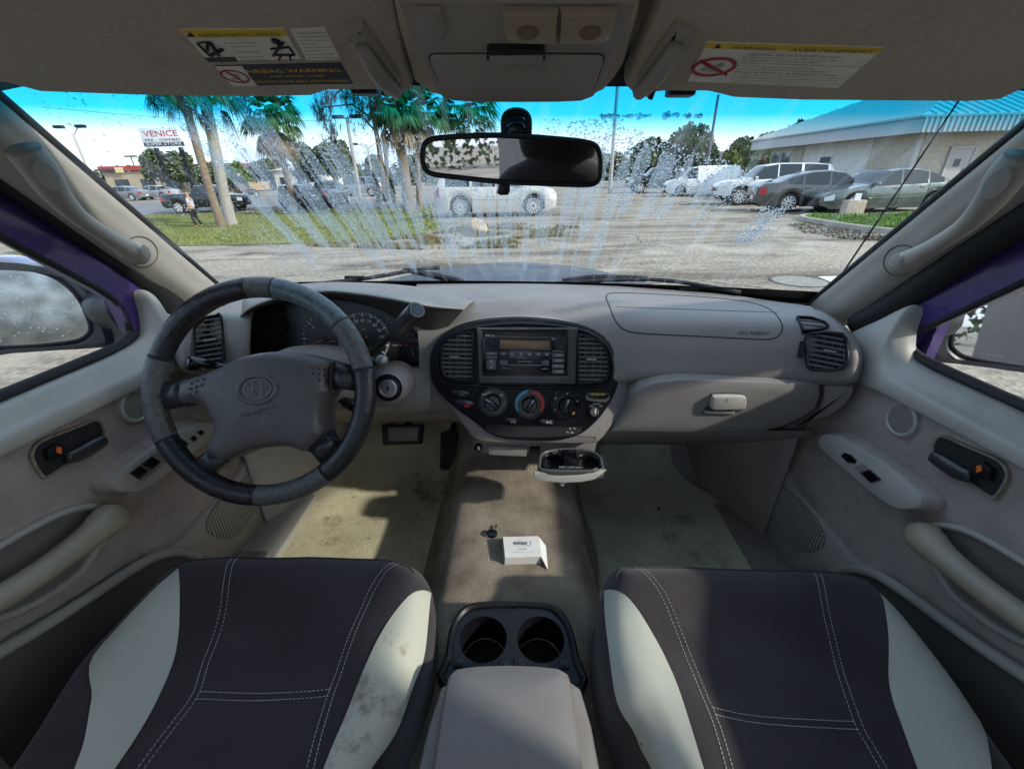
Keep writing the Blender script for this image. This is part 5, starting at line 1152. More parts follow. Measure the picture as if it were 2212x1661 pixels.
# ================================================================== doors
def door(s):
    who = 'driver' if s < 0 else 'passenger'
    t = T('front_door', who + ' side door with cloth insert, switch panel and pull handle', 'door', (s * .76, .4, -.95))
    m = lambda x, y, z: Vector((s * x, y, z))
    # upper trim and sail
    cols = []
    for y, zt in ((.985, -.345), (.93, -.305), (.87, -.262), (.815, -.216), (.797, -.214), (.788, -.262), (.77, -.295), (.735, -.308), (.60, -.308), (.40, -.308), (.15, -.306), (-.12, -.304)):
        if s < 0 and .76 < y < .82: y += .035
        k = max(0, min(1, (y - .74) / .2)); lo = -.372 - .025 * k + .075 * max(0, .75 - y) * .5
        lo = min(lo, zt - .035)
        cols.append([m(.775, y, zt), m(.752 + .01 * k, y, zt - .001), m(.730 + .025 * k, y, zt - .020), m(.716 + .032 * k, y, (zt + lo) / 2), m(.716 + .034 * k, y, lo + .008), m(.724 + .03 * k, y, lo), m(.742 + .012 * k, y, lo - .006)])
    surf('upper_trim', cols, m_trim, t, nu=4, nv=4)
    # cloth panel
    cols = []
    for y in (1.0, .93, .86, .78, .68, .55, .4, .2, 0, -.12):
        k = max(0, min(1, (y - .70) / .25)); lo = -.372 - .025 * k + .075 * max(0, .75 - y) * .5 
        cols.append([m(.742 + .012 * k, y, lo + .02), m(.736 + .018 * k, y, lo - .01), m(.734 + .012 * k, y, -.45), m(.733 + .01 * k, y, -.52), m(.732, y, -.62), m(.730, y, -.75), m(.726, y, -.90)])
    surf('cloth_panel', cols, m_fab, t, nu=4, nv=4)
    pl = Pl((s * .733, .55, -.5), (-s, 0, 0))
    def R(pts, z=Z6):                         # outline read on the passenger door, mirrored for the driver's
        out = []
        plR = Pl((.733, .55, -.5), (-1, 0, 0))
        for p in pts:
            a, b = plR.uv(z(*p)); out.append((a, b) if s > 0 else (-a, b))
        return out
    # tweeter
    c = R([(1472, 945)])[0]; lathe('tweeter_ring', pl, c, [(.034, -.01), (.033, .006), (.029, .009), (.026, .006)], m_trim, t)
    lathe('tweeter_grille', pl, c, [(.027, -.004), (.026, .0065), (.0003, .0085)], M('grille cloth', (.20, .19, .16), .9, bump=1, bscale=900, bdist=.001), t)
    # release handle in its pocket
    hp_ = sm(R([(1668, 1150), (1684, 1075), (1720, 1056), (1800, 1090), (1940, 1150), (2060, 1205), (2105, 1265), (2100, 1320), (2045, 1405), (2010, 1412), (1900, 1335), (1760, 1240)]), 2)
    rec = plate('handle_pocket', pl, hp_, -.004, .0012, m_rub, t)
    ringplate('pocket_edge', pl, inset(hp_, -.004), hp_, -.004, .004, M('frayed edge', (.24, .21, .16), .95, bump=1, bscale=400, bdist=.002, var=.3, vscale=120), t, bev=.001)
    a = [pl.w(*p, .012) for p in R([(1690, 1172), (1760, 1215), (1850, 1270), (1930, 1300)])]
    tube('release_lever', a, [.010, .0125, .0125, .009], M('lever black', (.03, .032, .034), .32), t, seg=12, flat=(Vector((1, 0, 0)), .6))
    lk = plate('lock_slider', pl, R([(1925, 1225), (1990, 1205), (2050, 1250), (2030, 1320), (1960, 1300)]), .001, .010, m_black, t, bev=.003)
    plate('orange_mark', pl, R([(1960, 1232), (1992, 1226), (1996, 1262), (1962, 1275)]), .010, .0108, M('lock orange', (.75, .16, .03), .5), lk)
    # switch panel on the armrest
    ol = sm(R([(1040, 1085), (1062, 1045), (1120, 1038), (1190, 1062), (1350, 1150), (1520, 1265), (1680, 1400), (1712, 1450), (1690, 1488), (1620, 1500), (1530, 1490), (1400, 1410), (1250, 1290), (1110, 1175), (1050, 1120)]), 3)
    ar = plate('armrest_pad', pl, inset(ol, -.006), -.004, .030, m_fab, t, bev=.02)
    sp_ = plate('switch_panel', pl, ol, .024, .036, m_trim, t, bev=.004)
    if s > 0:
        b = plate('lock_switch', pl, R([(1198, 1170), (1222, 1152), (1260, 1165), (1298, 1200), (1285, 1218), (1240, 1212)]), .036, .039, m_gloss, sp_, bev=.001)
        plate('window_switch_well', pl, R([(1275, 1242), (1335, 1218), (1462, 1318), (1390, 1342)]), .036, .0364, m_kick, sp_)
        plate('window_switch', pl, R([(1330, 1275), (1385, 1256), (1458, 1318), (1395, 1336)]), .0364, .041, m_gloss, sp_, bev=.0015)
    else:
        for pts in (((1225, 1180), (1262, 1152), (1310, 1186), (1270, 1214)), ((1290, 1228), (1330, 1200), (1376, 1234), (1334, 1262)), ):
            plate('lock_switch', pl, R(pts), .036, .039, m_gloss, sp_, bev=.001)
        plate('window_switch_well', pl, R([(1345, 1285), (1430, 1235), (1610, 1375), (1520, 1432)]), .036, .0364, m_kick, sp_)
        for k in (0, 1):
            plate('window_switch', pl, R([(1412 + 78 * k, 1300 + 62 * k), (1470 + 78 * k, 1268 + 62 * k), (1530 + 78 * k, 1318 + 62 * k), (1470 + 78 * k, 1352 + 62 * k)]), .0364, .041, m_gloss, sp_, bev=.0015)
            plate('mirror_switch', pl, R([(1120 + 45 * k, 1100 + 40 * k), (1145 + 45 * k, 1085 + 40 * k), (1168 + 45 * k, 1104 + 40 * k), (1140 + 45 * k, 1122 + 40 * k)]), .036, .0385, m_gloss, sp_, bev=.001)
    # pull handle in a scooped surround
    z = ZA
    so = sm(R([(1690, 240), (1720, 195), (1800, 172), (1920, 190), (2060, 250), (2230, 350), (2420, 470), (2700, 660), (2860, 800), (2800, 980), (2560, 900), (2212, 780), (2000, 650), (1860, 530), (1780, 400), (1715, 310)], z), 2)
    rg = ringplate('pull_surround', pl, so, inset(so, .011), -.01, .012, m_pil, t, bev=.004)
    plate('pull_scoop', pl, inset(so, .009), -.006, .0015, M('scoop plastic', (.15, .14, .125), .6), t)
    hb = [pl.w(*p, o) for p, o in zip(R([(1760, 262), (1850, 262), (1980, 360), (2212, 530), (2450, 690), (2620, 800)], z), (.012, .040, .046, .048, .044, .015))]
    tube('pull_handle', hb, [.026, .027, .0205, .018, .0185, .022], M('worn handle plastic', (.33, .29, .22), .42, var=.1, vscale=20), t, seg=14)
    # lower plastic with speaker grille
    lp = sm(R([(940, 110), (960, 20), (990, -70), (1040, -120), (1110, 20), (1250, 180), (1340, 290), (1420, 370), (1520, 395), (1500, 470), (1300, 470), (1050, 380), (990, 280), (950, 190)], z), 2)
    plate('speaker_plate', pl, lp, -.004, .016, m_pil, t, bev=.007)
    gp_ = sm(R([(985, 20), (1010, -5), (1060, 0), (1150, 75), (1240, 180), (1268, 250), (1250, 300), (1180, 325), (1120, 315), (1060, 250), (1010, 160), (985, 80)], z), 2)
    g = plate('speaker_grille', pl, gp_, .014, .0168, M('grille plastic', (.17, .155, .14), .6), t, bev=.001)
    ys = [p[1] for p in gp_]; xs = [p[0] for p in gp_]
    G = []
    for i in range(26):                       # upright ribs
        xx = min(xs) + (max(xs) - min(xs)) * (i + .5) / 26; hit_ = []
        for k in range(len(gp_)):
            a_, b_ = gp_[k], gp_[(k + 1) % len(gp_)]
            if (a_[0] - xx) * (b_[0] - xx) < 0: hit_.append(a_[1] + (b_[1] - a_[1]) * (xx - a_[0]) / (b_[0] - a_[0]))
        if len(hit_) < 2: continue
        y0, y1 = min(hit_) + .002, max(hit_) - .002; w = (max(xs) - min(xs)) / 26 * .28
        V, F = boxgeo((0, 0, 0), (1, 1, 1)); V = [pl.w(xx + q.x * 2 * w, (y0 + y1) / 2 + q.y * (y1 - y0), .0178 + q.z * .004) for q in V]
        mesh('grille_rib', V, F, m_pil, g, smooth=False)
    # map pocket lip
    pk = R([(1300, 420), (1400, 400), (1520, 425), (1650, 500), (1850, 640), (2100, 810), (2400, 1000), (2700, 1180)], z)
    tube('pocket_lip', [pl.w(a, b, .020) for a, b in pk], .010, m_pil, t, seg=10)
    P = [[pl.w(a, b - .01, .018) for a, b in pk], [pl.w(a, b - .07, .026) for a, b in pk], [pl.w(a, b - .2, .02) for a, b in pk]]
    surf('pocket_front', P, M('pocket plastic', (.075, .068, .062), .7), t, nu=3, nv=3)
    # painted frame, glass and seals
    fr_o = [(.90, -.30), (.845, -.235), (.70, -.085), (.58, .035), (.475, .112), (.38, .128), (-.10, .128), (-.13, .10), (-.13, -.30)]
    fr_i = [(.80, -.30), (.792, -.258), (.662, -.132), (.540, -.012), (.436, .055), (.355, .072), (-.05, .072), (-.07, .05), (-.07, -.30)]
    if s < 0:
        up = lambda L_: [(y, min(zz + .042, max(zz, .128)) if zz > -.262 else zz) for y, zz in L_]
        fr_o, fr_i = up(fr_o), up(fr_i)
    pf = Pl((s * .785, 0, 0), (-s, 0, 0)); 
    loc = lambda y, zz: ((-y if s > 0 else y), zz)
    V = []; 
    for (y, zz), (yi, zi) in zip(fr_o, fr_i):
        for yy, z2, xx in ((y, zz, .772), (yi, zi, .778), (yi, zi, .80), (y, zz, .815)): V.append(m(xx, yy, z2 - 0))
    n_ = len(fr_o); F = [(i * 4 + k, i * 4 + (k + 1) % 4, (i + 1) * 4 + (k + 1) % 4, (i + 1) * 4 + k) for i in range(n_ - 1) for k in range(4)]
    mesh('window_frame', V, F, m_purple, t, angle=30)
    mesh('window_pane', [m(.790, y, zz) for y, zz in ((.84, -.33), (.80, -.24), (.66, -.09), (.54, .03), (.43, .10), (-.08, .10), (-.08, -.33))], [(0, 1, 2, 3, 4, 5, 6)], m_glass, t, smooth=False, fix=False)
    tube('belt_seal', [m(.776, .80, -.288), m(.776, .77, -.300), m(.776, .70, -.303), m(.776, .3, -.302), m(.776, -.1, -.300)], .0105, m_rub, t, seg=8)
    tube('frame_seal', [m(.782, y, zz) for y, zz in [(.80, -.285)] + fr_i[1:7]], .006, m_rub, t, seg=8, n=4)
    # outer skin and mirror sail
    mesh('outer_skin', [m(.83, .95, -.335), m(.83, -.13, -.335), m(.86, -.13, -.55), m(.86, .95, -.55), m(.84, -.13, -.95), m(.84, .95, -.95)], [(0, 1, 2, 3), (3, 2, 4, 5)], m_purple, t, fix=False, solid=.02)
    ye = .845 if s < 0 else .782
    pm = [m(.800, y, zz) for y, zz in ((.905, -.315), (.86, -.26), (ye + .006, -.225 if s < 0 else -.19), (ye, -.23 if s < 0 else -.195), (ye - .004, -.312))]; pm2 = [p + Vector((s * .02, 0, 0)) for p in pm]
    mesh('mirror_sail', pm + pm2, [(0, 1, 2, 3, 4), (5, 6, 7, 8, 9)] + [(k, (k + 1) % 5, 5 + (k + 1) % 5, 5 + k) for k in range(5)], m_purple, t, smooth=False)
    return t
door(-1); door(1)
# outer pillar behind the front doors
for s in (-1, 1):
    o = box('centre_pillar', (s * .79, -.20, -.40), (.06, .16, 1.05), m_pil, truck=True, bev=.01); props(o, kind='structure')

# bed side behind the cab, seen only in the mirrors
for s in (-1, 1):
    t = T('truck_bed', ('left' if s < 0 else 'right') + ' purple flank of the truck running back from the cab', 'truck bed', (s * .87, -1.4, -.9))
    box('side_panel', (s * .87, -1.45, -.62), (.06, 2.5, .6), m_purple, t, bev=.02); box('side_rail', (s * .87, -1.45, -.30), (.075, 2.5, .05), m_black, t, bev=.01)
# ================================================================== outside mirrors
def omirror(s):
    who = 'left' if s < 0 else 'right'
    t = T('outside_mirror', ('rain-spotted driver side mirror in a dark housing' if s < 0 else 'passenger side mirror in a purple and black housing'), 'mirror', (s * .85, .9, -.33))
    z = Z4 if s < 0 else Z6
    if s < 0: glass_px = [(-330, 40), (-100, 20), (60, 22), (200, 35), (330, 75), (430, 145), (500, 230), (540, 320), (558, 390), (535, 430), (470, 462), (300, 486), (100, 500), (-200, 505), (-330, 480)]
    else: glass_px = [(2520, 70), (2300, 100), (2120, 125), (1990, 158), (1900, 205), (1840, 275), (1795, 370), (1772, 470), (1790, 510), (1850, 550), (1960, 575), (2212, 612), (2400, 630), (2560, 620)]
    c = at(*z(*(300, 260) if s < 0 else (2000, 370)), y=.86)
    n = (Vector((s * -.36, -1, .12))); pl = Pl(c, n)
    gpoly = sm([pl.uv(z(*p)) for p in glass_px], 3)
    plate('mirror_pane', pl, gpoly, -.003, .0, m_mir2 if s < 0 else m_mir, t)
    hpx = [(-330, -10), (0, -12), (200, 0), (350, 22), (480, 70), (580, 150), (650, 260), (690, 390), (708, 495), (600, 516), (400, 528), (100, 545), (-330, 548)] if s < 0 else [(2560, 30), (2212, 70), (2010, 80), (1900, 100), (1800, 140), (1720, 205), (1670, 300), (1640, 420), (1612, 560), (1645, 592), (1760, 602), (1960, 625), (2212, 655), (2560, 670)]
    hs = sm([pl.uv(z(*p)) for p in hpx], 3)
    def rad(poly, n_=64):
        cx0 = sum(p[0] for p in gpoly) / len(gpoly); cy0 = sum(p[1] for p in gpoly) / len(gpoly); out = []
        for i in range(n_):
            a = 2 * math.pi * i / n_; d = Vector((math.cos(a), math.sin(a))); best = .01
            for k in range(len(poly)):
                p, q = Vector(poly[k]), Vector(poly[(k + 1) % len(poly)]); e = q - p; det = d.x * -e.y + e.x * d.y
                if abs(det) < 1e-12: continue
                w = p - Vector((cx0, cy0)); t_ = (w.x * -e.y + e.x * w.y) / det; s_ = (d.x * w.y - d.y * w.x) / det
                if t_ > 0 and 0 <= s_ <= 1: best = max(best, t_)
            out.append((cx0 + d.x * best, cy0 + d.y * best))
        return out
    ho = rad(hs); gi = rad(inset(gpoly, -.002))
    ringplate('inner_rim', pl, inset(gpoly, -.004), inset(gpoly, .001), -.004, .004, m_rub, t, bev=.001)
    ringplate('housing_face', pl, ho, gi, -.05, .008, M('housing black', (.028, .028, .032), .35), t, bev=.012)
    plate('housing_shell', pl, inset(ho, .001), -.14, -.02, m_purple, t, dome=0, bev=.03)
    a = [Vector((s * x, y, zz)) for x, y, zz in ((.80, .83, -.25), (.87, .86, -.26), (.93, .90, -.27))]
    tube('mirror_arm', a, [.045, .042, .04], m_black, t, seg=12, flat=(Vector((0, 1, 0)), .6))
    if s < 0:
        G = []
        rq = random.Random(3)
        xs = [p[0] for p in gpoly]; ys = [p[1] for p in gpoly]
        for i in range(170):
            a_, b_ = rq.uniform(min(xs) + .02, max(xs) - .01), rq.uniform(min(ys) + .01, max(ys) - .01); r = rq.uniform(.0008, .0026)
            V = [pl.w(a_ + r * math.cos(k * 1.047), b_ + r * math.sin(k * 1.047), .0003) for k in range(6)] + [pl.w(a_, b_, .0003 + r * .6)]
            G.append((V, [(k, (k + 1) % 6, 6) for k in range(6)]))
        V, F = join(G); o = mesh('pane_drops', V, F, m_drop, t, fix=False); o['kind'] = 'stuff'
    else: text('etched_print', 'OBJECTS IN MIRROR ARE CLOSER', pl, pl.uv(Z6(1990, 545)), .0035, m_inkg, t, off=.0006)
    return t
m_mir2 = M('misted mirror glass', (.55, .57, .60), .07, 1, var=.06, vscale=30)
omirror(-1); omirror(1)

# ================================================================== bonnet, cowl, wipers, aerial
hd = T('truck_hood', 'dark wet hood of the truck seen past the windshield base', 'hood', (0, 1.5, -.45))
P = []
for y, zc, w in ((1.24, -.315, .84), (1.40, -.312, .86), (1.65, -.318, .86), (1.9, -.335, .85), (2.08, -.365, .82), (2.16, -.45, .78)):
    P.append([Vector((x * w, y - .16 * x * x, zc + dz)) for x, dz in ((-1.06, -.36), (-1, -.21), (-.93, -.135), (-.80, -.095), (-.66, -.062), (-.35, -.018), (0, .0), (.35, -.018), (.66, -.062), (.80, -.095), (.93, -.135), (1, -.21), (1.06, -.36))])
m_hood = M('faded purple hood paint', (.016, .016, .026), .42, coat=.05, col2=(.030, .030, .042), vscale=4, var=.1)
surf('hood_panel', P, m_hood, hd, nu=5, nv=5, solid=.004)
P = [[Vector((x, y - .09 * x * x, z)) for x in (-.82, -.5, 0, .5, .82)] for y, z in ((1.15, -.285), (1.19, -.292), (1.24, -.312), (1.26, -.33))]
surf('cowl_cover', P, m_black, hd, nu=4, nv=4)
def wip(label, pts_arm, blade):
    t = T('windshield_wiper', label, 'wiper', tuple(at(pts_arm[0][0], pts_arm[0][1], y=1.14)))
    A = [at(u, v, y=y) for u, v, y in pts_arm]; tube('wiper_arm', A, [.012, .009, .006][:len(A)], m_black, t, seg=8)
    B = [at(u, v, y=y) for u, v, y in blade]; tube('wiper_blade', B, .0055, m_rub, t, seg=8)
    for k in (.25, .75): c = B[0].lerp(B[-1], k); box('blade_yoke', c + Vector((0, .004, .004)), (.05, .012, .008), m_black, t)
    return t
wip('left wiper parked along the driver side of the windshield base', [(1000, 612, 1.19), (940, 596, 1.18), (880, 585, 1.16)], [(700, 612, 1.12), (800, 600, 1.155), (900, 583, 1.185), (950, 578, 1.20)])
wip('right wiper parked in front of the passenger side', [(1215, 611, 1.20), (1290, 600, 1.19), (1400, 601, 1.17)], [(1180, 614, 1.19), (1300, 606, 1.18), (1440, 606, 1.15), (1600, 632, 1.08)])
an = T('radio_aerial', 'thin black whip aerial rising in front of the passenger pillar', 'aerial', tuple(at(1803, 640, y=1.25)))
a0, a1 = at(*Z3(1060, 1245), y=1.22), at(*Z3(1805, 140), y=.97)
tube('whip', [a0, a0.lerp(a1, .5), a1, a1 + (a1 - a0) * .3], [.0028, .0022, .0018, .0015], m_rub, an, seg=6)
tube('aerial_base', [a0 - Vector((0, 0, .10)), a0 - Vector((0, 0, .03)), a0], [.02, .012, .004], m_black, an, seg=10)
# ================================================================== the lot outside
def ss(a, b, x): t = max(0, min(1, (x - a) / (b - a))); return t * t * (3 - 2 * t)
def gz(x, y):                                   # a shallow swale in the verge on the left
    return -.62 * ss(-3, -9, x) * ss(12.5, 19, y) * (1 - ss(30, 48, y)) * (1 - ss(-30, -60, x))
def gt(u, v):
    p = gp(u, v)
    for _ in range(8): p = gp(u, v, gz(p.x, p.y))
    return p
def terrain(name, xs, ys, mat, lift=0, kind='structure', keep=None):
    G = [[Vector((x, y, gz(x, y) + lift)) for x in xs] for y in ys]
    V, F = gridmesh(G)
    if keep: F = [f for f in F if keep(sum((V[i] for i in f), Vector()) / 4)]
    return props(mesh(name, V, F, mat, fix=False), kind=kind)
def frange(a, b, n): return [a + (b - a) * i / (n - 1) for i in range(n)]
m_lot = M('worn asphalt', (.38, .325, .255), .95, col2=(.25, .213, .168), vscale=.55, bump=1, bscale=11, bdist=.04, detail=12)
n, l = nodes_of(m_lot); pr = n['Principled BSDF']; tcn = [q for q in n if q.type == 'TEX_COORD'][0]
rampo = [q for q in n if q.type == 'VALTORGB'][0]
g1 = n.new('ShaderNodeTexNoise'); g1.inputs['Scale'].default_value = 14; g1.inputs['Detail'].default_value = 4; l(tcn.outputs['Object'], g1.inputs['Vector'])
r1 = n.new('ShaderNodeValToRGB'); r1.color_ramp.elements[0].color = (.45, .43, .40, 1); r1.color_ramp.elements[1].color = (1.35, 1.33, 1.28, 1); r1.color_ramp.elements[0].position = .33; r1.color_ramp.elements[1].position = .66; l(g1.outputs['Fac'], r1.inputs['Fac'])
mm = n.new('ShaderNodeMixRGB'); mm.blend_type = 'MULTIPLY'; mm.inputs[0].default_value = .6; l(rampo.outputs['Color'], mm.inputs[1]); l(r1.outputs['Color'], mm.inputs[2])
# dark tyre-worn and tar patches, drawn out sideways
mq = n.new('ShaderNodeMapping'); mq.inputs['Scale'].default_value = (.16, .55, 1); l(tcn.outputs['Object'], mq.inputs['Vector'])
g2 = n.new('ShaderNodeTexNoise'); g2.inputs['Scale'].default_value = 1.5; g2.inputs['Detail'].default_value = 8; g2.inputs['Roughness'].default_value = .65; l(mq.outputs[0], g2.inputs['Vector'])
r2 = n.new('ShaderNodeValToRGB'); r2.color_ramp.elements[0].color = (1, 1, 1, 1); r2.color_ramp.elements[1].color = (.42, .39, .36, 1); r2.color_ramp.elements[0].position = .47; r2.color_ramp.elements[1].position = .62; l(g2.outputs['Fac'], r2.inputs['Fac'])
m3 = n.new('ShaderNodeMixRGB'); m3.blend_type = 'MULTIPLY'; m3.inputs[0].default_value = 1; l(mm.outputs[0], m3.inputs[1]); l(r2.outputs['Color'], m3.inputs[2]); l(m3.outputs[0], pr.inputs['Base Color'])
xs = sorted(set([-900, -400, -200, -120] + frange(-80, 60, 113) + [80, 120, 200, 400, 900])); ys = sorted(set([-200, -60, -20] + frange(-10, 60, 93) + [70, 85, 100, 130, 200, 400, 900, 1500]))
stain(m_lot, .9, .56, .70, (.085, .075, .06), 2, (.5, 1.2, 1)); stain(m_lot, .35, .55, .66, (.42, .36, .28), 9)
terrain('ground', xs, ys, m_lot)
# cracks in the asphalt
rc_ = random.Random(5); G = []
for k in range(26):
    x, y = rc_.uniform(-6, 14), rc_.uniform(5, 30); a = rc_.uniform(-.5, .5); P = []
    for i in range(rc_.randint(8, 22)):
        P.append(Vector((x, y, gz(x, y) + .004))); x += .35 * math.cos(a); y += .35 * math.sin(a); a += rc_.gauss(0, .35)
    for i in range(len(P) - 1):
        w = rc_.uniform(.006, .018); d = (P[i + 1] - P[i]).normalized(); q = Vector((-d.y, d.x, 0)) * w
        G.append(([P[i] - q, P[i + 1] - q, P[i + 1] + q, P[i] + q], [(0, 1, 2, 3)]))
V, F = join(G); props(mesh('pavement_cracks', V, F, M('crack', (.06, .055, .05), 1), fix=False, smooth=False), kind='structure')
m_grass = M('mown grass', (.21, .22, .06), 1, col2=(.13, .15, .04), vscale=.8, bump=.8, bscale=30, bdist=.05, detail=10)
def inpoly(p, poly):
    c = False; j = len(poly) - 1
    for i in range(len(poly)):
        a, b = poly[i], poly[j]
        if (a[1] > p.y) != (b[1] > p.y) and p.x < (b[0] - a[0]) * (p.y - a[1]) / (b[1] - a[1]) + a[0]: c = not c
        j = i
    return c
ver = [gt(*p) for p in ((40, 565), (330, 533), (560, 529), (760, 526), (905, 512), (960, 492), (935, 474), (930, 447), (700, 437), (480, 446), (310, 450), (40, 470))]
ver = [(p.x, p.y) for p in ver]
terrain('grass_verge', frange(-75, 0, 151), frange(9, 52, 130), m_grass, .012, keep=lambda p: inpoly(p, ver))
rd_ = [gt(*p) for p in ((-100, 468), (300, 449), (600, 437), (940, 443), (940, 432), (600, 429), (300, 439), (-100, 452))]
rd_ = [(p.x, p.y) for p in rd_]
def blades(name, label, poly, count, h, cols, lift=.0, seed=1, prob=None):
    rg = random.Random(seed); x0, x1 = min(p[0] for p in poly), max(p[0] for p in poly); y0, y1 = min(p[1] for p in poly), max(p[1] for p in poly); V = []; F = []; n_ = 0; k = 0
    while n_ < count and k < count * 30:
        k += 1; p = Vector((rg.uniform(x0, x1), y0 + (y1 - y0) * rg.random() ** 1.7, 0))
        if not inpoly(p, poly) or (prob and rg.random() > prob(p)): continue
        n_ += 1; a = rg.random() * 6.28; hh = h * rg.uniform(.5, 1.3); w = .012 + .0006 * p.y; d = Vector((math.cos(a), math.sin(a), 0)); b = len(V); z = gz(p.x, p.y) + lift; ln = Vector((rg.gauss(0, .4), rg.gauss(0, .4), 1)) * hh
        q = Vector((p.x, p.y, z)); V += [q - d * w, q + d * w, q + ln]; F.append((b, b + 1, b + 2))
    return props(mesh(name, V, F, cols, fix=False, smooth=False), label, 'grass', kind='stuff')
blades('grass_blades', 'short grass on the verge left of the lot', ver, 26000, .085, M('grass blade', (.22, .235, .06), .9, col2=(.13, .15, .04), vscale=.7), .01, 2)
wd_ = [gt(*p) for p in ((640, 533), (800, 518), (930, 505), (1000, 489), (1120, 484), (1250, 490), (1262, 503), (1220, 512), (1100, 518), (1150, 535), (900, 540))]
wd_ = [(p.x, p.y) for p in wd_]
from mathutils import noise as mnoise
def pn(p, s): return mnoise.noise(Vector((p.x * s, p.y * s, 3.1)))
blades('weed_tufts', 'patchy weeds and dry grass where the verge meets the asphalt', wd_, 6500, .075, M('dry weed', (.17, .165, .06), .95, col2=(.16, .115, .06), vscale=1.2), 0, 4, prob=lambda p: 1 if pn(p, .9) > -.05 else .05)
# raised planting island on the right with kerb
isl = [gt(*p) for p in ((1725, 473), (1742, 470), (1780, 470), (1840, 471), (1960, 466), (2100, 462), (2330, 452), (2330, 500), (2150, 520), (1935, 507), (1830, 495), (1765, 484), (1733, 478))]
isl = [(p.x, p.y) for p in isl]; ism = [(q.x, q.y) for q in crv([Vector((*p, 0)) for p in isl], 4, True)]
plg0 = Pl((0, 0, 0), (0, 0, 1), up=(0, 1, 0))
ki = WT('kerbed_island', 'small green planting island with pale concrete kerb beside the silver green sedan', 'kerb', (0, 0, 0))
ringplate('kerb', plg0, ism, inset(ism, .15), -.05, .13, M('kerb concrete', (.38, .34, .28), .9, var=.15, vscale=4), ki, bev=.02)
plate('turf', plg0, inset(ism, .14), -.05, .12, M('island turf', (.10, .16, .03), 1, var=.3, vscale=6, bump=1, bscale=40, bdist=.03), ki)
blades('island_grass', 'bright low grass on the kerbed island', inset(ism, .18), 7000, .07, M('island blade', (.12, .20, .035), .9, var=.25, vscale=2), .12, 8)
blades('leaf_litter', 'dark leaf litter lying along the island kerb', [(p.x, p.y) for p in (gt(*q) for q in ((1700, 486), (1740, 480), (1840, 497), (1930, 512), (1925, 522), (1830, 518), (1740, 505)))], 1500, .03, M('litter', (.07, .06, .035), 1, var=.4, vscale=3), 0, 9)
sp_ = gt(1836, 470); st_ = WT('stone_marker', 'squat pale stone post standing on the kerbed island', 'post', (sp_.x, sp_.y, .1))
box('stone', (0, 0, .20), (.62, .3, .48), M('coral stone', (.42, .35, .27), .9, var=.2, vscale=8, bump=1, bscale=30, bdist=.02), st_, bev=.03); box('white_card', (.02, -.05, .52), (.2, .02, .25), m_box, st_)
mh = gt(1727, 608)
mo_ = WT('manhole_cover', 'round manhole cover flush with the asphalt', 'manhole cover', (mh.x, mh.y, 0))
plg1 = Pl((0, 0, 0), (0, 0, 1), up=(0, 1, 0)); m_iron = M('cast iron', (.10, .08, .065), .8, var=.2, vscale=12)
ringplate('frame_ring', plg1, ell(0, 0, .40, n=48), ell(0, 0, .365, n=48), -.05, .010, m_iron, mo_); plate('lid', plg1, ell(0, 0, .36, n=48), -.05, .007, M('dusty lid', (.26, .235, .20), .9, var=.2, vscale=10, bump=.6, bscale=30, bdist=.01), mo_)
pw = [gt(*p) for p in ((1765, 598), (1800, 612), (1850, 612), (1850, 596))]
props(mesh('painted_line', [(p.x, p.y, .005) for p in pw], [(0, 1, 2, 3)], M('line paint', (.6, .58, .54), .8, var=.2, vscale=8), smooth=False, fix=False), kind='structure')
rk = gt(1032, 500); o = WT('boulder', 'single tan rock lying in front of the pale SUV', 'rock', (rk.x, rk.y, 0))
bm = bmesh.new(); bmesh.ops.create_icosphere(bm, subdivisions=3, radius=.27)
for v in bm.verts: k = 1 + .25 * mnoise.noise(v.co * 4); v.co = Vector((v.co.x * 1.15 * k, v.co.y * k, max(-.05, v.co.z * .95 * k + .12)))
me = bpy.data.meshes.new('rock_body'); bm.to_mesh(me); bm.free(); me.materials.append(M('tan rock', (.42, .33, .22), .95, var=.25, vscale=6, bump=1, bscale=20, bdist=.03)); link('rock_body', me, o)
terrain('road', frange(-140, 20, 80), frange(30, 110, 90), M('road asphalt', (.17, .165, .16), .9, var=.12, vscale=1), .02, keep=lambda p: inpoly(p, rd_))

# ================================================================== vehicles
m_cglass = M('car glass', (.012, .018, .02), .04, spec=.8); m_tyre = M('tyre', (.018, .018, .019), .85); m_alloy = M('alloy wheel', (.62, .62, .62), .3, .25); m_well = M('wheel well', (.008, .008, .008), 1)
m_hl = M('headlamp', (.62, .62, .60), .12, spec=.8); m_tl = M('tail lamp', (.35, .01, .012), .15); m_seam = M('panel gap', (.01, .01, .01), .9)
def lerp_list(L_, s):
    if s <= L_[0][0]: return L_[0][1]
    for (a, b), (c, d) in zip(L_, L_[1:]):
        if s <= c: t = (s - a) / (c - a); t2 = t * t * (3 - 2 * t); return b + (d - b) * (t * .6 + t2 * .4)
    return L_[-1][1]
SED = dict(L=4.8, W=1.82, H=1.45, wb=2.75, fo=.95, r=.335, gc=.20, cowl=.275, wt=.42, rt=.70, rb=.855, top=[(0, .62), (.03, .72), (.12, .82), (.27, .95), (.42, 1.40), (.52, 1.45), (.62, 1.43), (.70, 1.36), (.855, 1.05), (.95, 1.03), (1, .92)], belt=[(0, .58), (.1, .78), (.27, .90), (.6, .95), (.86, 1.0), (1, .88)], win=[(.285, .50), (.515, .685), (.695, .80)], seams=(.30, .505, .70))
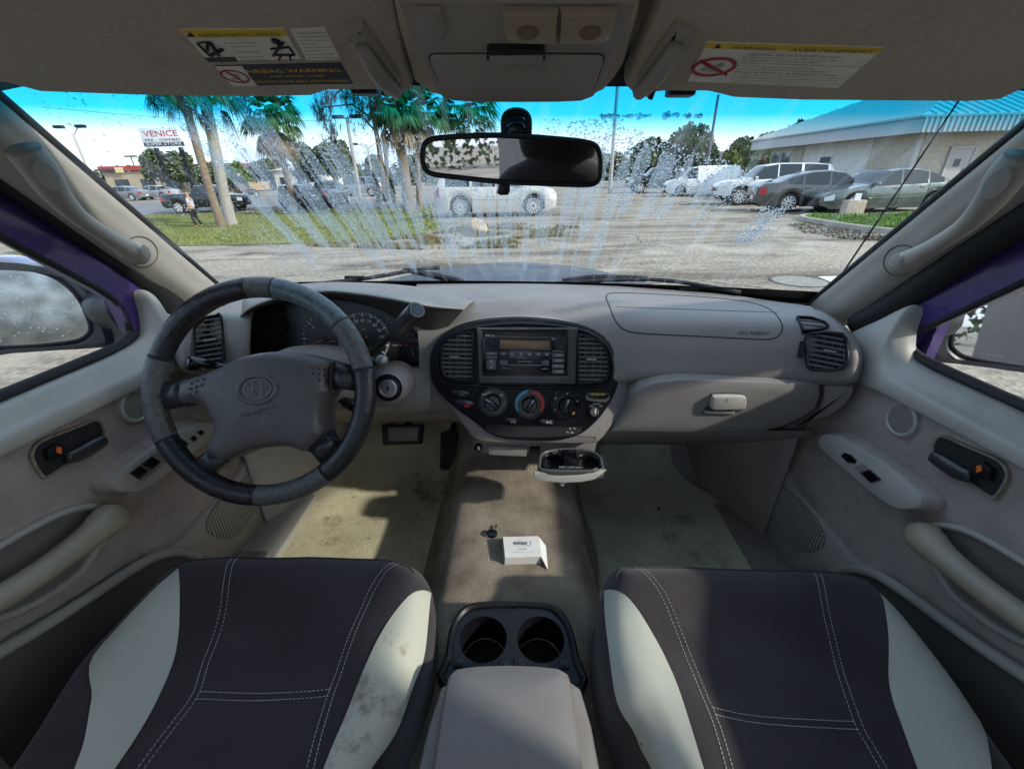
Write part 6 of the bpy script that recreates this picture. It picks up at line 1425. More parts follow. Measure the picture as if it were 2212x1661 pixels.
SUV = dict(L=5.0, W=1.98, H=1.77, wb=2.95, fo=.92, r=.39, gc=.25, cowl=.255, wt=.385, rt=.93, rb=.985, top=[(0, .82), (.02, .98), (.10, 1.08), (.255, 1.16), (.385, 1.70), (.5, 1.77), (.75, 1.75), (.92, 1.68), (.985, 1.18), (1, .95)], belt=[(0, .8), (.1, 1.02), (.255, 1.10), (.6, 1.14), (.95, 1.17), (1, .92)], win=[(.27, .475), (.49, .68), (.695, .90)], seams=(.29, .482, .69))
VAN = dict(L=4.8, W=1.84, H=1.85, wb=3.06, fo=.88, r=.33, gc=.20, cowl=.20, wt=.33, rt=.96, rb=.99, top=[(0, .75), (.03, .95), (.10, 1.05), (.20, 1.15), (.33, 1.74), (.45, 1.84), (.8, 1.84), (.96, 1.78), (.99, 1.2), (1, .9)], belt=[(0, .72), (.1, 1.0), (.2, 1.08), (.6, 1.08), (1, .88)], win=[(.215, .40)], seams=(.25, .41))
PICK = dict(L=5.8, W=2.0, H=1.93, wb=3.68, fo=.95, r=.41, gc=.38, cowl=.24, wt=.345, rt=.56, rb=.60, top=[(0, 1.0), (.015, 1.18), (.1, 1.22), (.24, 1.28), (.345, 1.86), (.42, 1.93), (.56, 1.88), (.60, 1.36), (.62, 1.34), (.98, 1.34), (1, 1.2)], belt=[(0, .98), (.1, 1.18), (.24, 1.22), (.6, 1.27), (1, 1.16)], win=[(.255, .40), (.415, .555)], seams=(.27, .408, .575, .61))
def car(name, label, cat, base, yaw, sp, paint, group=None, spokes=10, fine=True, rimcol=None, lowclad=None):
    t = WT(name, label, cat, base, yaw, group)
    L_, W = sp['L'], sp['W']; N = 96 if fine else 60
    xf = L_ / 2 - sp['fo']; xr = xf - sp['wb']; r = sp['r']; Ra = r * 1.14
    S = [i / N for i in range(N + 1)]; R = []
    for s in S:
        x = L_ / 2 - s * L_
        w = W / 2 * (1 - .24 * max(0, 1 - s / .14) ** 2.2 - .16 * max(0, 1 - (1 - s) / .12) ** 2.2)
        zb = sp['gc'] + .10 * max(0, 1 - s / .05) + .14 * max(0, 1 - (1 - s) / .05)
        for xw in (xf, xr):
            dx = abs(x - xw)
            if dx < Ra: zb = max(zb, r + math.sqrt(Ra * Ra - dx * dx) * .98)
        zt = lerp_list(sp['top'], s); be = min(lerp_list(sp['belt'], s), zt - .025); zb = min(zb, be - .06)
        gh = max(0, zt - be); wr = w * .955 - .36 * max(0, gh - .05)
        xb = x + (.05 * (1 - s / .03) if s < .03 else 0)
        nose = -.06 if s == 0 else (.05 if s == 1 else 0)
        pts = [(w * .93, zb), (w * .985, zb + .25 * (be - zb)), (w, zb + .58 * (be - zb)), (w * .985, be - .05 * min(1, (be - zb) / .2)), (w * .955, be), (wr, zt - .035 * min(1, gh * 3)), (wr * .9, zt), (wr * .5, zt + .012), (0, zt + .016)]
        R.append([Vector((x, y, z)) for y, z in pts])
    V = []; nr = 9
    for ring in R: V += ring
    nb = len(V); V += [Vector((p.x, -p.y, p.z)) for p in V]
    groups = {}
    def add(key, f): groups.setdefault(key, []).append(f)
    for i in range(N):
        sm_ = (S[i] + S[i + 1]) / 2; gh = R[i][5].z - R[i][4].z
        for side in (0, 1):
            o_ = side * nb
            for k in range(8):
                a, b, c, d = i * nr + k + o_, (i + 1) * nr + k + o_, (i + 1) * nr + k + 1 + o_, i * nr + k + 1 + o_
                key = 'body'
                if k == 4 and gh > .03:
                    for wi, (s0, s1) in enumerate(sp['win']):
                        if s0 <= sm_ < s1: key = ('side_window', side, wi)
                elif k >= 5 and sp['cowl'] + .01 < sm_ < sp['wt'] - .005: key = ('windshield', 0, 0)
                elif k >= 5 and sp['rt'] + .005 < sm_ < sp['rb'] - .005: key = ('rear_window', 0, 0)
                elif k in (2, 3) and sm_ < .055: key = ('headlight', side, 0)
                elif k in (2, 3) and sm_ > .95: key = ('taillight', side, 0)
                elif k == 0 and lowclad: key = ('lower_cladding', side, 0)
                add(key, (a, b, c, d) if side == 0 else (d, c, b, a))
    for i in (0, N):
        for side in (0, 1):
            ring = [i * nr + k + side * nb for k in range(nr)]; cen = [i * nr + k + (1 - side) * nb for k in range(nr)]
        f = [i * nr + k for k in range(nr)] + [i * nr + k + nb for k in range(nr - 1, -1, -1)]
        add('body', tuple(f))
    mats = {'side_window': m_cglass, 'windshield': m_cglass, 'rear_window': m_cglass, 'headlight': m_hl, 'taillight': m_tl, 'lower_cladding': m_black}
    for key, F in groups.items():
        used = sorted({i for f in F for i in f}); mp2 = {j: i for i, j in enumerate(used)}
        nm = 'body' if key == 'body' else key[0]
        mesh(nm, [V[j] for j in used], [tuple(mp2[i] for i in f) for f in F], paint if key == 'body' else mats[key[0]], t, fix=True)
    # underbody
    box('underbody', (0, 0, sp['gc'] + .17), (L_ * .94, W * .72, .30), m_well, t)
    for xw in (xf, xr):
        for sd in (-1, 1):
            pl = Pl((xw, sd * (W / 2 - .13), r), (0, sd, 0)); w_ = lathe('wheel', pl, (0, 0), [(r * .70, -.10), (r * .93, -.10), (r, -.06), (r, .07), (r * .93, .105), (r * .70, .10), (r * .68, .06)], m_tyre, t, seg=28)
            if sd == (1 if True else 0) or fine or True:
                rim = lathe('rim', pl, (0, 0), [(r * .70, .098), (r * .66, .09), (r * .64, .03), (.001, .03)], M('rim dark', (.05, .05, .05), .4, .5), w_, seg=24)
                G = []
                for k in range(spokes):
                    a = 2 * math.pi * k / spokes; d = Vector((math.cos(a), math.sin(a))); n_ = Vector((-d.y, d.x)) * (r * .55 / spokes)
                    p = [d * r * .10 + n_ * 1.2, d * r * .68 + n_ * 1.6, d * r * .68 - n_ * 1.6, d * r * .10 - n_ * 1.2]
                    G.append(([pl.w(q.x, q.y, .085) for q in p] + [pl.w(q.x, q.y, .03) for q in p], [(0, 1, 2, 3), (0, 4, 5, 1), (2, 6, 7, 3), (1, 5, 6, 2)]))
                oo = []
                for q0, q1 in ((.66, .72),): oo.append((sum([[pl.w(r * q * math.cos(2 * math.pi * k / 24), r * q * math.sin(2 * math.pi * k / 24), .101) for k in range(24)] for q in (q0, q1)], []), [(k, (k + 1) % 24, 24 + (k + 1) % 24, 24 + k) for k in range(24)]))
                Vg, Fg = join(G + oo); mesh('spokes', Vg, Fg, rimcol or m_alloy, w_, smooth=False, fix=False)
    f0 = R[0]; fz_ = f0[2].z; be0 = f0[4].z
    box('grille', (L_ / 2 + .005, 0, be0 - .10), (.05, W * .46, .13), m_black, t, bev=.01); box('lower_intake', (L_ / 2 - .01, 0, sp['gc'] + .16), (.06, W * .52, .10), m_black, t, bev=.01)
    box('number_plate', (-L_ / 2 - .01, 0, be0 - .05), (.02, .32, .15), m_box, t)
    zmir = lerp_list(sp['belt'], sp['cowl'] + .04) + .08
    for sd in (-1, 1):
        box('door_mirror', (L_ / 2 - (sp['cowl'] + .035) * L_, sd * (W / 2 + .07), zmir), (.10, .20, .13), paint, t, bev=.03)
        if fine:
            for si in sp['seams']:
                i = int(si * N); P = [p.copy() for p in R[i][:5]]
                P = [Vector((p.x, sd * (p.y + .002), p.z)) for p in P]; Vs, Fs = tube_geo(P, [.005] * 5, 5); mesh('door_gap', Vs, Fs, m_seam, t, fix=False)
            for si in sp['seams'][1:3]:
                i = int((si - .035) * N); p = R[i][3]; box('door_handle', (p.x, sd * (p.y + .012), p.z - .05), (.20, .03, .035), paint, t, bev=.008)
            G = [Vector((R[i][2].x, sd * (R[i][2].y + .003), R[i][2].z - .08)) for i in range(int(.27 * N), int(.78 * N), 3)]
            if len(G) > 2: tube('side_moulding', G, .012, paint, t, seg=6, smooth_path=False)
    return t
def paint(nm, c, rough=.22, metal=.0): return M(nm, c, rough, metal, coat=.7, var=.03, vscale=2)
# parked on the right, nose to the lane
def park(u, v, yaw, sp, wheel, side):           # place a car so that one wheel touches the ground where the photo shows it
    p = gt(u, v); xf = sp['L'] / 2 - sp['fo']; xw = xf if wheel == 'f' else xf - sp['wb']; yw = side * (sp['W'] / 2 - .1)
    c, s = math.cos(yaw), math.sin(yaw)
    x0, y0 = p.x - (xw * c - yw * s), p.y - (xw * s + yw * c); return (x0, y0, gz(x0, y0))
y1 = RAD(181)
car('sedan', 'silver green older sedan parked nose left behind the island', 'car', park(1834, 464, y1, SED, 'f', 1), y1, SED, paint('sage paint', (.13, .155, .14), .25, .45), 'cars parked by the beige building', 9)
SON = dict(SED); SON.update(top=[(0, .60), (.03, .70), (.12, .80), (.27, .93), (.42, 1.38), (.52, 1.44), (.62, 1.42), (.72, 1.32), (.88, 1.06), (.96, 1.04), (1, .92)], rt=.68, rb=.88)
y2 = RAD(-10)
car('sedan', 'dark bronze grey sedan parked tail towards the lane', 'car', park(1697, 459, y2, SON, 'r', -1), y2, SON, paint('bronze grey paint', (.105, .10, .095), .22, .5), 'cars parked by the beige building', 10)
y3 = RAD(172)
car('suv', 'white SUV parked between the van and the grey sedan', 'car', park(1594, 444, y3, SUV, 'f', 1), y3, SUV, paint('white paint', (.72, .72, .70)), 'cars parked by the beige building', 10, lowclad=True)
y4 = RAD(174)
car('delivery_van', 'small white panel van parked left of the white SUV', 'van', park(1467, 425, y4, VAN, 'f', 1), y4, VAN, paint('van white paint', (.75, .75, .73)), 'cars parked by the beige building', 6, rimcol=M('hub grey', (.35, .35, .35), .4, .6))
car('pickup_truck', 'black pickup seen through drops left of the white van', 'truck', park(1382, 418, RAD(178), PICK, 'f', 1), RAD(178), PICK, paint('black paint', (.012, .012, .014)), None, 6)
LIN = dict(SUV); LIN.update(L=5.06, W=2.02, H=1.76, wb=3.02, fo=.95, r=.40, gc=.24)
pa_, pb_ = gt(996, 470), gt(1162, 468)
car('suv', 'pale champagne SUV standing side-on behind the inside mirror', 'car', park(996, 470, RAD(-1.5), LIN, 'r', -1), RAD(-1.5), LIN, paint('champagne paint', (.56, .53, .48), .2, .1), None, 14)
# across the verge on the left
p = gt(455, 455); car('pickup_truck', 'black pickup parked behind the leaning palm trunk', 'truck', (p.x, p.y, gz(p.x, p.y)), RAD(8), PICK, paint('black paint', (.012, .012, .014)), None, 6)
for u, v, yw_, sp, c, nm, lb_ in ((275, 434, 182, SED, (.16, .17, .18), 'sedan', 'grey sedan leftmost on the road under the tall sign'), (342, 431, 178, SED, (.30, .31, .32), 'sedan', 'silver sedan on the road right below the tall sign'), (322, 414, 180, SUV, (.7, .7, .7), 'suv', 'small white SUV in front of the red roofed store'), (655, 437, 95, SUV, (.012, .012, .014), 'suv', 'black SUV just right of the slim palm trunk'), (712, 435, 92, PICK, (.014, .014, .016), 'pickup_truck', 'black pickup parked right of the black SUV'), (782, 424, 178, SUV, (.22, .23, .24), 'suv', 'grey SUV parked in front of the round trees')):
    p = gt(u, v); car(nm, lb_, 'car', (p.x, p.y, gz(p.x, p.y)), RAD(yw_), sp, paint('paint %d' % u, c), 'vehicles across the verge', 6, fine=False)
# motorcycle with rider-red panel
p = gt(543, 428); mc_ = WT('motorcycle', 'dark motorcycle with red tank parked across the verge', 'motorcycle', (p.x, p.y, 0), RAD(175))
for xw in (-.72, .72):
    pl = Pl((xw, 0, .33), (0, 1, 0)); w_ = lathe('wheel', pl, (0, 0), [(.24, -.06), (.33, -.05), (.33, .05), (.24, .06)], m_tyre, mc_, seg=20); lathe('rim', pl, (0, 0), [(.24, -.03), (.24, .03), (.03, .04), (.001, .05)], m_alloy, w_, seg=16)
box('engine_block', (0, 0, .45), (.55, .3, .35), m_black, mc_, bev=.05); box('fuel_tank', (.2, 0, .85), (.5, .28, .26), M('tank red', (.4, .03, .03), .3), mc_, bev=.09); box('saddle', (-.35, 0, .82), (.7, .26, .12), m_rub, mc_, bev=.05)
tube('fork', [(.72, 0, .33), (.55, 0, .75), (.45, 0, 1.1)], .03, m_chr, mc_, seg=8); tube('handlebar', [(.35, -.38, 1.12), (.45, 0, 1.08), (.35, .38, 1.12)], .018, m_chr, mc_, seg=8)

# ================================================================== a person walking on the verge
p = gt(428, 492)
pe = WT('person', 'person in pale striped shirt and dark trousers walking on the verge', 'person', (p.x, p.y, gz(p.x, p.y)), RAD(200))
def skin(name, nodes, edges, mat, parent, lv=2):
    me = bpy.data.meshes.new(name); me.from_pydata([n_[0] for n_ in nodes], edges, []); me.materials.append(mat)
    o = link(name, me, parent); m_ = o.modifiers.new('skin', 'SKIN'); m_.use_smooth_shade = True
    for i, n_ in enumerate(nodes): sv = me.skin_vertices[0].data[i]; rr = n_[1]; sv.radius = rr if isinstance(rr, tuple) else (rr, rr); sv.use_root = (i == 0)
    s_ = o.modifiers.new('sub', 'SUBSURF'); s_.levels = lv; s_.render_levels = lv
    return o
m_skin = M('skin', (.42, .24, .16), .6)
body = skin('body', [((0, 0, .95), (.15, .11)), ((0, 0, 1.2), (.15, .11)), ((0, 0, 1.42), (.17, .10)), ((0, 0, 1.52), .055), ((.015, 0, 1.60), .075), ((.02, 0, 1.70), .09), ((.01, 0, 1.77), .06), ((0, .2, 1.42), .055), ((.03, .27, 1.16), .042), ((.12, .27, .92), .032), ((.16, .26, .84), .028), ((0, -.2, 1.42), .055), ((-.04, -.27, 1.16), .042), ((.06, -.28, .92), .032), ((.1, -.27, .84), .028), ((.02, .1, .88), .085), ((.08, .1, .5), .06), ((.02, .1, .10), .04), ((.14, .1, .04), .035), ((-.02, -.1, .88), .085), ((-.04, -.1, .5), .06), ((-.2, -.1, .10), .04), ((-.08, -.1, .04), .035)],
     [(0, 1), (1, 2), (2, 3), (3, 4), (4, 5), (5, 6), (2, 7), (7, 8), (8, 9), (9, 10), (2, 11), (11, 12), (12, 13), (13, 14), (0, 15), (15, 16), (16, 17), (17, 18), (0, 19), (19, 20), (20, 21), (21, 22)], m_skin, pe)
skin('shirt', [((0, 0, .92), (.19, .14)), ((0, 0, 1.2), (.18, .135)), ((0, 0, 1.44), (.18, .12)), ((0, .2, 1.43), .08), ((.02, .26, 1.22), .065), ((0, -.2, 1.43), .08), ((-.03, -.26, 1.22), .065)], [(0, 1), (1, 2), (2, 3), (3, 4), (2, 5), (5, 6)], M('striped shirt', (.62, .62, .64), .9, col2=(.40, .40, .45), vscale=1, stretch=(.1, .1, 14)), pe)
skin('trousers', [((0, 0, .95), (.18, .14)), ((.02, .1, .86), .11), ((.08, .1, .5), .085), ((.02, .1, .12), .065), ((-.02, -.1, .86), .11), ((-.04, -.1, .5), .085), ((-.2, -.1, .12), .065)], [(0, 1), (1, 2), (2, 3), (0, 4), (4, 5), (5, 6)], M('dark trousers', (.02, .022, .028), .9), pe)
hr_ = skin('hair', [((-.01, 0, 1.72), .092), ((-.02, 0, 1.79), .07)], [(0, 1)], M('short grey hair', (.12, .09, .07), .9), pe, 1)

# ================================================================== beige building on the right
m_wall = M('beige panel wall', (.66, .635, .60), .9, var=.08, vscale=1.5, bump=.5, bscale=8, bdist=.02); m_stone = M('pebble wall', (.58, .53, .44), .95, col2=(.42, .38, .315), vscale=9, bump=1, bscale=30, bdist=.03, detail=8)
m_roof = M('pale metal roof', (.50, .50, .49), .45, var=.05, vscale=2); m_fas = M('grey fascia', (.42, .42, .43), .5)
bd = WT('office_building', 'low beige building with pale ribbed metal roof', 'building', (0, 0, 0))
EZ = 2.75
e0, e1 = gp(1983, 287, EZ), gp(1621, 325.7, EZ)                   # near and far corner of the eave
ax = (e1 - e0); ax.z = 0; Ln = ax.length; ax.normalize(); nx = Vector((ax.y, -ax.x, 0))       # along the long side, and into the building
if nx.x < 0: nx = -nx
BW = 16.0
def bp(a, b, z): return Vector((e0.x, e0.y, 0)) + ax * a + nx * b + Vector((0, 0, z))         # a along side, b into building
def slab(nm, a0, a1, b0, b1, z0, z1, mat, parent=bd):
    V = [bp(a, b, z) for a in (a0, a1) for b in (b0, b1) for z in (z0, z1)]; F = [(0, 1, 3, 2), (4, 6, 7, 5), (0, 4, 5, 1), (2, 3, 7, 6), (0, 2, 6, 4), (1, 5, 7, 3)]
    return mesh(nm, V, F, mat, parent, smooth=False)
LT = Ln
slab('long_wall', 1.05, LT - 1.0, 1.0, 1.25, 0, EZ + .3, m_wall); slab('front_wall', 1.0, 1.25, 1.26, BW, 0, EZ + .3, m_stone)
slab('corner_cladding', 1.03, 3.6, .96, 1.0, 0, EZ + .2, m_stone); slab('corner_post', .86, .97, .86, .97, 0, EZ + .02, m_fas)
slab('far_wall', LT - 1.0, LT - .8, 1.26, BW, 0, EZ + .3, m_wall)
slab('stone_strip', LT - 4.6, LT - 3.6, .95, 1.0, 0, EZ + .2, m_stone)
slab('soffit', 0.05, LT - .05, .05, BW, EZ + .02, EZ + .06, M('soffit', (.36, .33, .29), .8))
slab('side_fascia', 0, LT, 0, .06, EZ, EZ + .62, m_fas); f2 = slab('front_fascia', -.06, 0, -.0, BW, EZ, EZ + .62, m_fas)
for i in range(int((BW - .1) / .22)): slab('fascia_rib', -.10, -.061, .05 + i * .22, .12 + i * .22, EZ + .01, EZ + .61, m_fas, f2)
# hipped roof with standing seams
zr = EZ + .62; pk0, pk1 = bp(6.5, 7.5, zr + 2.9), bp(LT - 5.5, 7.5, zr + 2.9)
c_ = [bp(-.12, -.12, zr), bp(LT + .12, -.12, zr), bp(LT + .12, BW, zr), bp(-.12, BW, zr)]
rf = mesh('roof', c_ + [pk0, pk1], [(0, 1, 5, 4), (1, 2, 5), (2, 3, 4, 5), (3, 0, 4)], m_roof, bd, smooth=False, solid=.08)
def rib(p, q): V, F = tube_geo([p, q], [.022, .022], 4); mesh('roof_seam', V, F, m_roof, rf, smooth=False, fix=False)
for i in range(1, int(LT / .42)):
    a = i * .42; tt = min(1, a / 6.5, (LT - a) / 5.5); lo = bp(a, -.12, zr + .03); hi = bp(a, -.12 + 7.62 * tt, zr + 2.9 * tt + .03); rib(lo, hi)
for i in range(1, int(BW / .42)):
    b = i * .42; tt = min(1, (b + .12) / 7.62); lo = bp(-.12, b, zr + .03); hi = bp(-.12 + 6.62 * tt, b, zr + 2.9 * tt + .03); rib(lo, hi)
def wnd(nm, a0, a1, b, z0, z1):
    f = slab(nm, a0, a1, b - .03, b + .02, z0, z1, M('window frame white', (.6, .6, .58), .5)); slab('pane', a0 + .07, a1 - .07, b - .05, b - .031, z0 + .07, z1 - .07, M('office glass', (.10, .14, .15), .03, spec=1.0), f)
wnd('window', 6.3, 7.3, .98, .7, 2.15)
for k in range(2): wnd('window', LT - 3.4 + k * 1.15, LT - 2.3 + k * 1.15, .98, .35, 2.6)
dr = slab('door', .93, .99, 2.6, 3.55, .05, 2.15, M('grey door paint', (.40, .39, .37), .6)); slab('door_frame_post', .90, .985, 2.5, 2.595, 0, 2.25, m_fas, dr); slab('door_frame_post', .90, .985, 3.555, 3.65, 0, 2.25, m_fas, dr); slab('door_frame_head', .90, .985, 2.6, 3.55, 2.155, 2.25, m_fas, dr)
slab('notice', .915, .929, 2.85, 3.12, 1.45, 1.75, M('notice sheet', (.08, .085, .09), .6), dr); slab('door_handle', .88, .929, 3.38, 3.44, .95, 1.4, m_chr, dr)
slab('wall_lamp', .85, .99, 5.0, 5.5, 2.3, 2.45, m_trim)

# ================================================================== far buildings, sign, poles
def wbox(nm, c, s, mat, parent, bev=0): return box(nm, c, s, mat, parent, bev=bev)
p = wy(205, 400, 95); q = wy(520, 400, 95); w_ = q.x - p.x
rb_ = WT('store_building', 'long tan store with red roof band beyond the road', 'building', (p.x + w_ / 2, 98, 0))
hz = wy(330, 356, 95).z; h1 = wy(330, 368, 95).z
m_tan = M('tan stucco', (.42, .33, .22), .9, var=.08, vscale=.5)
wbox('wall', (0, 4, h1 / 2), (w_, 8, h1), m_tan, rb_); wbox('red_fascia', (0, 3.8, (hz + h1) / 2 + .05), (w_ + .6, 8.6, hz - h1 - .1), M('red metal', (.36, .05, .04), .5), rb_)
for i in range(5): wbox('shop_window', (-w_ / 2 + w_ * (i + .6) / 5.4, -.05, 1.6), (3.0, .1, 2.2), m_cglass, rb_)
sgn = wbox('wall_sign', (-w_ * .36, -.65, hz - .75), (1.7, .12, 1.0), M('sign cream', (.7, .55, .25), .6), rb_); wbox('dark_letters', (-w_ * .44, -.62, hz - .8), (3.6, .1, .5), m_labd, rb_); wbox('teal_sign', (w_ * .20, -.08, h1 * .55), (2.6, .1, 2.0), M('teal sign', (.05, .28, .25), .6), rb_)
p = wy(575, 385, 85); q = wy(690, 385, 85); wh_ = WT('white_house', 'pale cream house with low gable behind the parked trucks', 'house', ((p.x + q.x) / 2, 88, 0)); w_ = q.x - p.x; zt = wy(640, 352, 85).z; zw = wy(640, 366, 85).z
m_cr = M('cream siding', (.62, .58, .48), .8); wbox('wall', (0, 4, zw / 2), (w_, 8, zw), m_cr, wh_)
mesh('roof', [(-w_ / 2 - .5, -.5, zw), (w_ / 2 + .5, -.5, zw), (w_ / 2 + .5, 8.5, zw), (-w_ / 2 - .5, 8.5, zw), (-w_ * .2, 4, zt), (w_ * .2, 4, zt)], [(0, 1, 5, 4), (1, 2, 5), (2, 3, 4, 5), (3, 0, 4)], M('pale shingle', (.50, .48, .45), .9), wh_, smooth=False, solid=.1)
for i in range(3): wbox('window', (-w_ / 2 + w_ * (i + .5) / 3, -.04, zw * .45), (1.4, .08, 1.4), m_cglass, wh_)
p = wy(1600, 375, 55); gh_ = WT('grey_house', 'dark grey gabled shed between the trees and the beige building', 'house', (p.x + 2.6, 58, 0)); zt = wy(1590, 322, 55).z; zw = wy(1600, 348, 55).z
wbox('wall', (0, 3, zw / 2), (8, 6, zw), M('grey siding', (.20, .20, .21), .9), gh_); mesh('roof', [(-4.4, -.4, zw), (4.4, -.4, zw), (4.4, 6.4, zw), (-4.4, 6.4, zw), (-3, 3, zt), (3, 3, zt)], [(0, 1, 5, 4), (1, 2, 5), (2, 3, 4, 5), (3, 0, 4)], M('dark shingle', (.10, .10, .11), .9), gh_, smooth=False, solid=.1)
wbox('window', (-1, -.04, zw * .5), (1.6, .08, 1.2), m_cglass, gh_)
# dealership sign
Y = 55; a0, a1 = wy(301, 278, Y), wy(404, 316, Y)
sg = WT('roadside_sign', 'tall white roadside sign with red and black letters on two posts', 'sign', ((a0.x + a1.x) / 2, Y, 0)); sw_ = a1.x - a0.x; z0, z1 = a1.z, a0.z; hh = z1 - z0
wbox('panel', (0, 0, (z0 + z1) / 2), (sw_, .5, hh), M('sign white', (.72, .72, .72), .5, var=.04), sg, bev=.04); ps = Pl((0, -.26, (z0 + z1) / 2), (0, -1, 0))
text('sign_letters', 'VENICE', ps, (0, hh * .18), hh * .44, M('sign red', (.55, .03, .04), .5), sg, off=.02, width=sw_ * .82); text('sign_letters', 'PRE - OWNED', ps, (0, -hh * .15), hh * .20, m_labd, sg, off=.02, width=sw_ * .84)
plate('dark_strip', ps, rrect(0, -hh * .37, sw_ * .96, hh * .20, .02), 0, .015, m_labd, sg); text('sign_letters', 'SUPER STORE', ps, (0, -hh * .37), hh * .20, m_ink, sg, off=.03, width=sw_ * .86)
for k in (-.28, .32): wbox('post', (sw_ * k, .1, z0 / 2 - .05), (.38, .38, z0 - .1), m_black, sg)
def pole(name, label, utop, ubase, Y, heads, r=.10, col=(.42, .40, .36)):
    a = wy(*utop, Y); t = WT(name, label, 'lamp post', (a.x, Y, 0)); mt = M('pole concrete %.2f' % col[0], col, .8)
    tube('shaft', [(0, 0, -.3), (0, 0, a.z * .5), (0, 0, a.z)], [r * 1.3, r * 1.1, r], mt, t, seg=10)
    for (dx, L2, up) in heads:
        if L2: tube('arm', [(0, 0, a.z - .15), (dx * .6, 0, a.z + up * .7), (dx, 0, a.z + up)], [.05, .045, .04], mt, t, seg=8)
        hb_ = box('lamp_head', (dx, 0, a.z + up), (L2 or .9, .45, .26), m_black, t, bev=.05)
    return t
pole('street_lamp', 'far left lamp post with two curved arms in the blue band', (158, 290), (195, 400), 45, ((-1.1, .8, .6), (1.0, .8, .6)))
pole('flood_light_pole', 'lamp post with two dark flood heads left of the pines', (749, 254), (772, 400), 42, ((-.75, .95, .05), (.75, .95, .05)), .14, (.36, .33, .29))
pole('street_lamp', 'slim lamp post with curved arm near the two thin pine stems', (794, 318), (799, 400), 60, ((-1.6, .8, .35), (2.4, .9, .75)))
pole('light_pole', 'tall bare pole rising right of the inside mirror', (1336, 160), (1328, 400), 40, (), .13, (.40, .38, .35))
pole('light_pole', 'dark slim pole rising above the trees behind the van', (1552, 205), (1530, 380), 42, (), .10, (.13, .13, .14))
pole('utility_pole', 'thin utility pole with crossbar above the red roofed store', (282, 338), (290, 400), 100, ((0, 2.6, .0),), .12, (.16, .13, .1))

# ================================================================== trees
def leaf_crown(name, blobs, n, size, mat, parent, seed, aspect=.6, shell=.75):
    rg = random.Random(seed); V = []; F = []; tot = sum(b[3] * b[4] * b[5] for b in blobs)
    for (cx, cy, cz, rx, ry, rz) in blobs:
        for i in range(int(n * rx * ry * rz / tot)):
            d = Vector((rg.gauss(0, 1), rg.gauss(0, 1), rg.gauss(0, 1))).normalized(); k = rg.uniform(shell, 1.06) if rg.random() < .75 else rg.random() ** .5
            q = Vector((cx + d.x * rx * k, cy + d.y * ry * k, cz + d.z * rz * k)); k2 = .75 + .5 * mnoise.noise(q * 1.3)
            if mnoise.noise(q * .9 + Vector((seed, 0, 0))) < -.22: continue
            a = Vector((rg.gauss(0, 1), rg.gauss(0, 1), rg.gauss(0, 1))).normalized(); b = a.cross(d + Vector((.01, .02, .03))).normalized(); s = size * rg.uniform(.6, 1.4); v0 = len(V)
            V += [q - a * s, q + b * s * aspect, q + a * s, q - b * s * aspect]; F.append((v0, v0 + 1, v0 + 2, v0 + 3))
    return mesh(name, V, F, mat, parent, smooth=False, fix=False)
def limbs(name, paths, mat, parent, seg=7):
    V, F = join([tube_geo([Vector(p) for p in P], R, seg) for P, R in paths]); return mesh(name, V, F, mat, parent, fix=False)
m_bark = M('bark', (.15, .115, .085), .95, var=.3, vscale=8, bump=1, bscale=12, bdist=.03); m_palmbark = M('palm bark', (.30, .225, .155), .95, col2=(.17, .13, .095), vscale=5, bump=1, bscale=14, bdist=.04, stretch=(1, 1, 4)); m_palmgrey = M('grey palm bark', (.33, .31, .28), .95, var=.15, vscale=4, bump=.6, bscale=10, bdist=.03, stretch=(1, 1, 4))
def leafm(nm, c, c2): return M(nm, c, .6, col2=c2, vscale=.8, spec=.3)
m_oak = leafm('oak leaf', (.10, .125, .05), (.04, .055, .022)); m_oak2 = leafm('bright leaf', (.14, .155, .03), (.06, .085, .02)); m_frond = leafm('palm frond', (.13, .19, .06), (.06, .10, .03)); m_dead = leafm('dead frond', (.27, .21, .14), (.14, .105, .07)); m_needle = leafm('pine needle', (.05, .085, .035), (.025, .04, .02)); m_needled = leafm('dry pine needle', (.16, .10, .055), (.09, .065, .035))
def tree(label, u, vbase, vtop, upx, Y, seed, leaf=m_oak, n=3800, size=.20):
    b = wy(u, 400, Y); tz = wy(u, vtop, Y).z; w = abs(wy(u + upx, vtop, Y).x - wy(u, vtop, Y).x)
    t = WT('leafy_tree', label, 'tree', (b.x, Y, gz(b.x, Y)), seed * .7, 'background trees'); rg = random.Random(seed); h = tz
    limbs('trunk', [([(0, 0, -.2), (.1, 0, h * .25), (0, .1, h * .5)], [w * .07 + .1, w * .06 + .06, w * .04 + .04])] + [([(0, 0, h * .3), (w * .35 * math.cos(a), w * .35 * math.sin(a), h * .55), (w * .6 * math.cos(a), w * .6 * math.sin(a), h * .75)], [w * .03 + .03, .07, .03]) for a in (0.3, 1.7, 2.9, 4.2, 5.4)], m_bark, t)
    bl = [(0, 0, h * .66, w * .7, w * .7, h * .34)] + [(w * .62 * math.cos(a), w * .62 * math.sin(a), h * rg.uniform(.42, .8), w * rg.uniform(.3, .45), w * rg.uniform(.3, .45), h * rg.uniform(.13, .22)) for a in (rg.random() * .6 + k * 6.28 / 9 for k in range(9))]
    leaf_crown('crown', bl, n, size, leaf, t, seed)
    return t
tree('dark oak behind the roadside sign', 352, 400, 322, 30, 75, 21, n=3200, size=.3); tree('second dark oak right of the roadside sign', 395, 400, 326, 32, 78, 22, n=3200, size=.3)
tree('rounded tree between slim palm and flood light pole', 668, 400, 308, 34, 50, 23, n=4200, size=.2); tree('taller rounded tree left against the flood light pole', 728, 400, 298, 42, 48, 24, n=5600, size=.2)
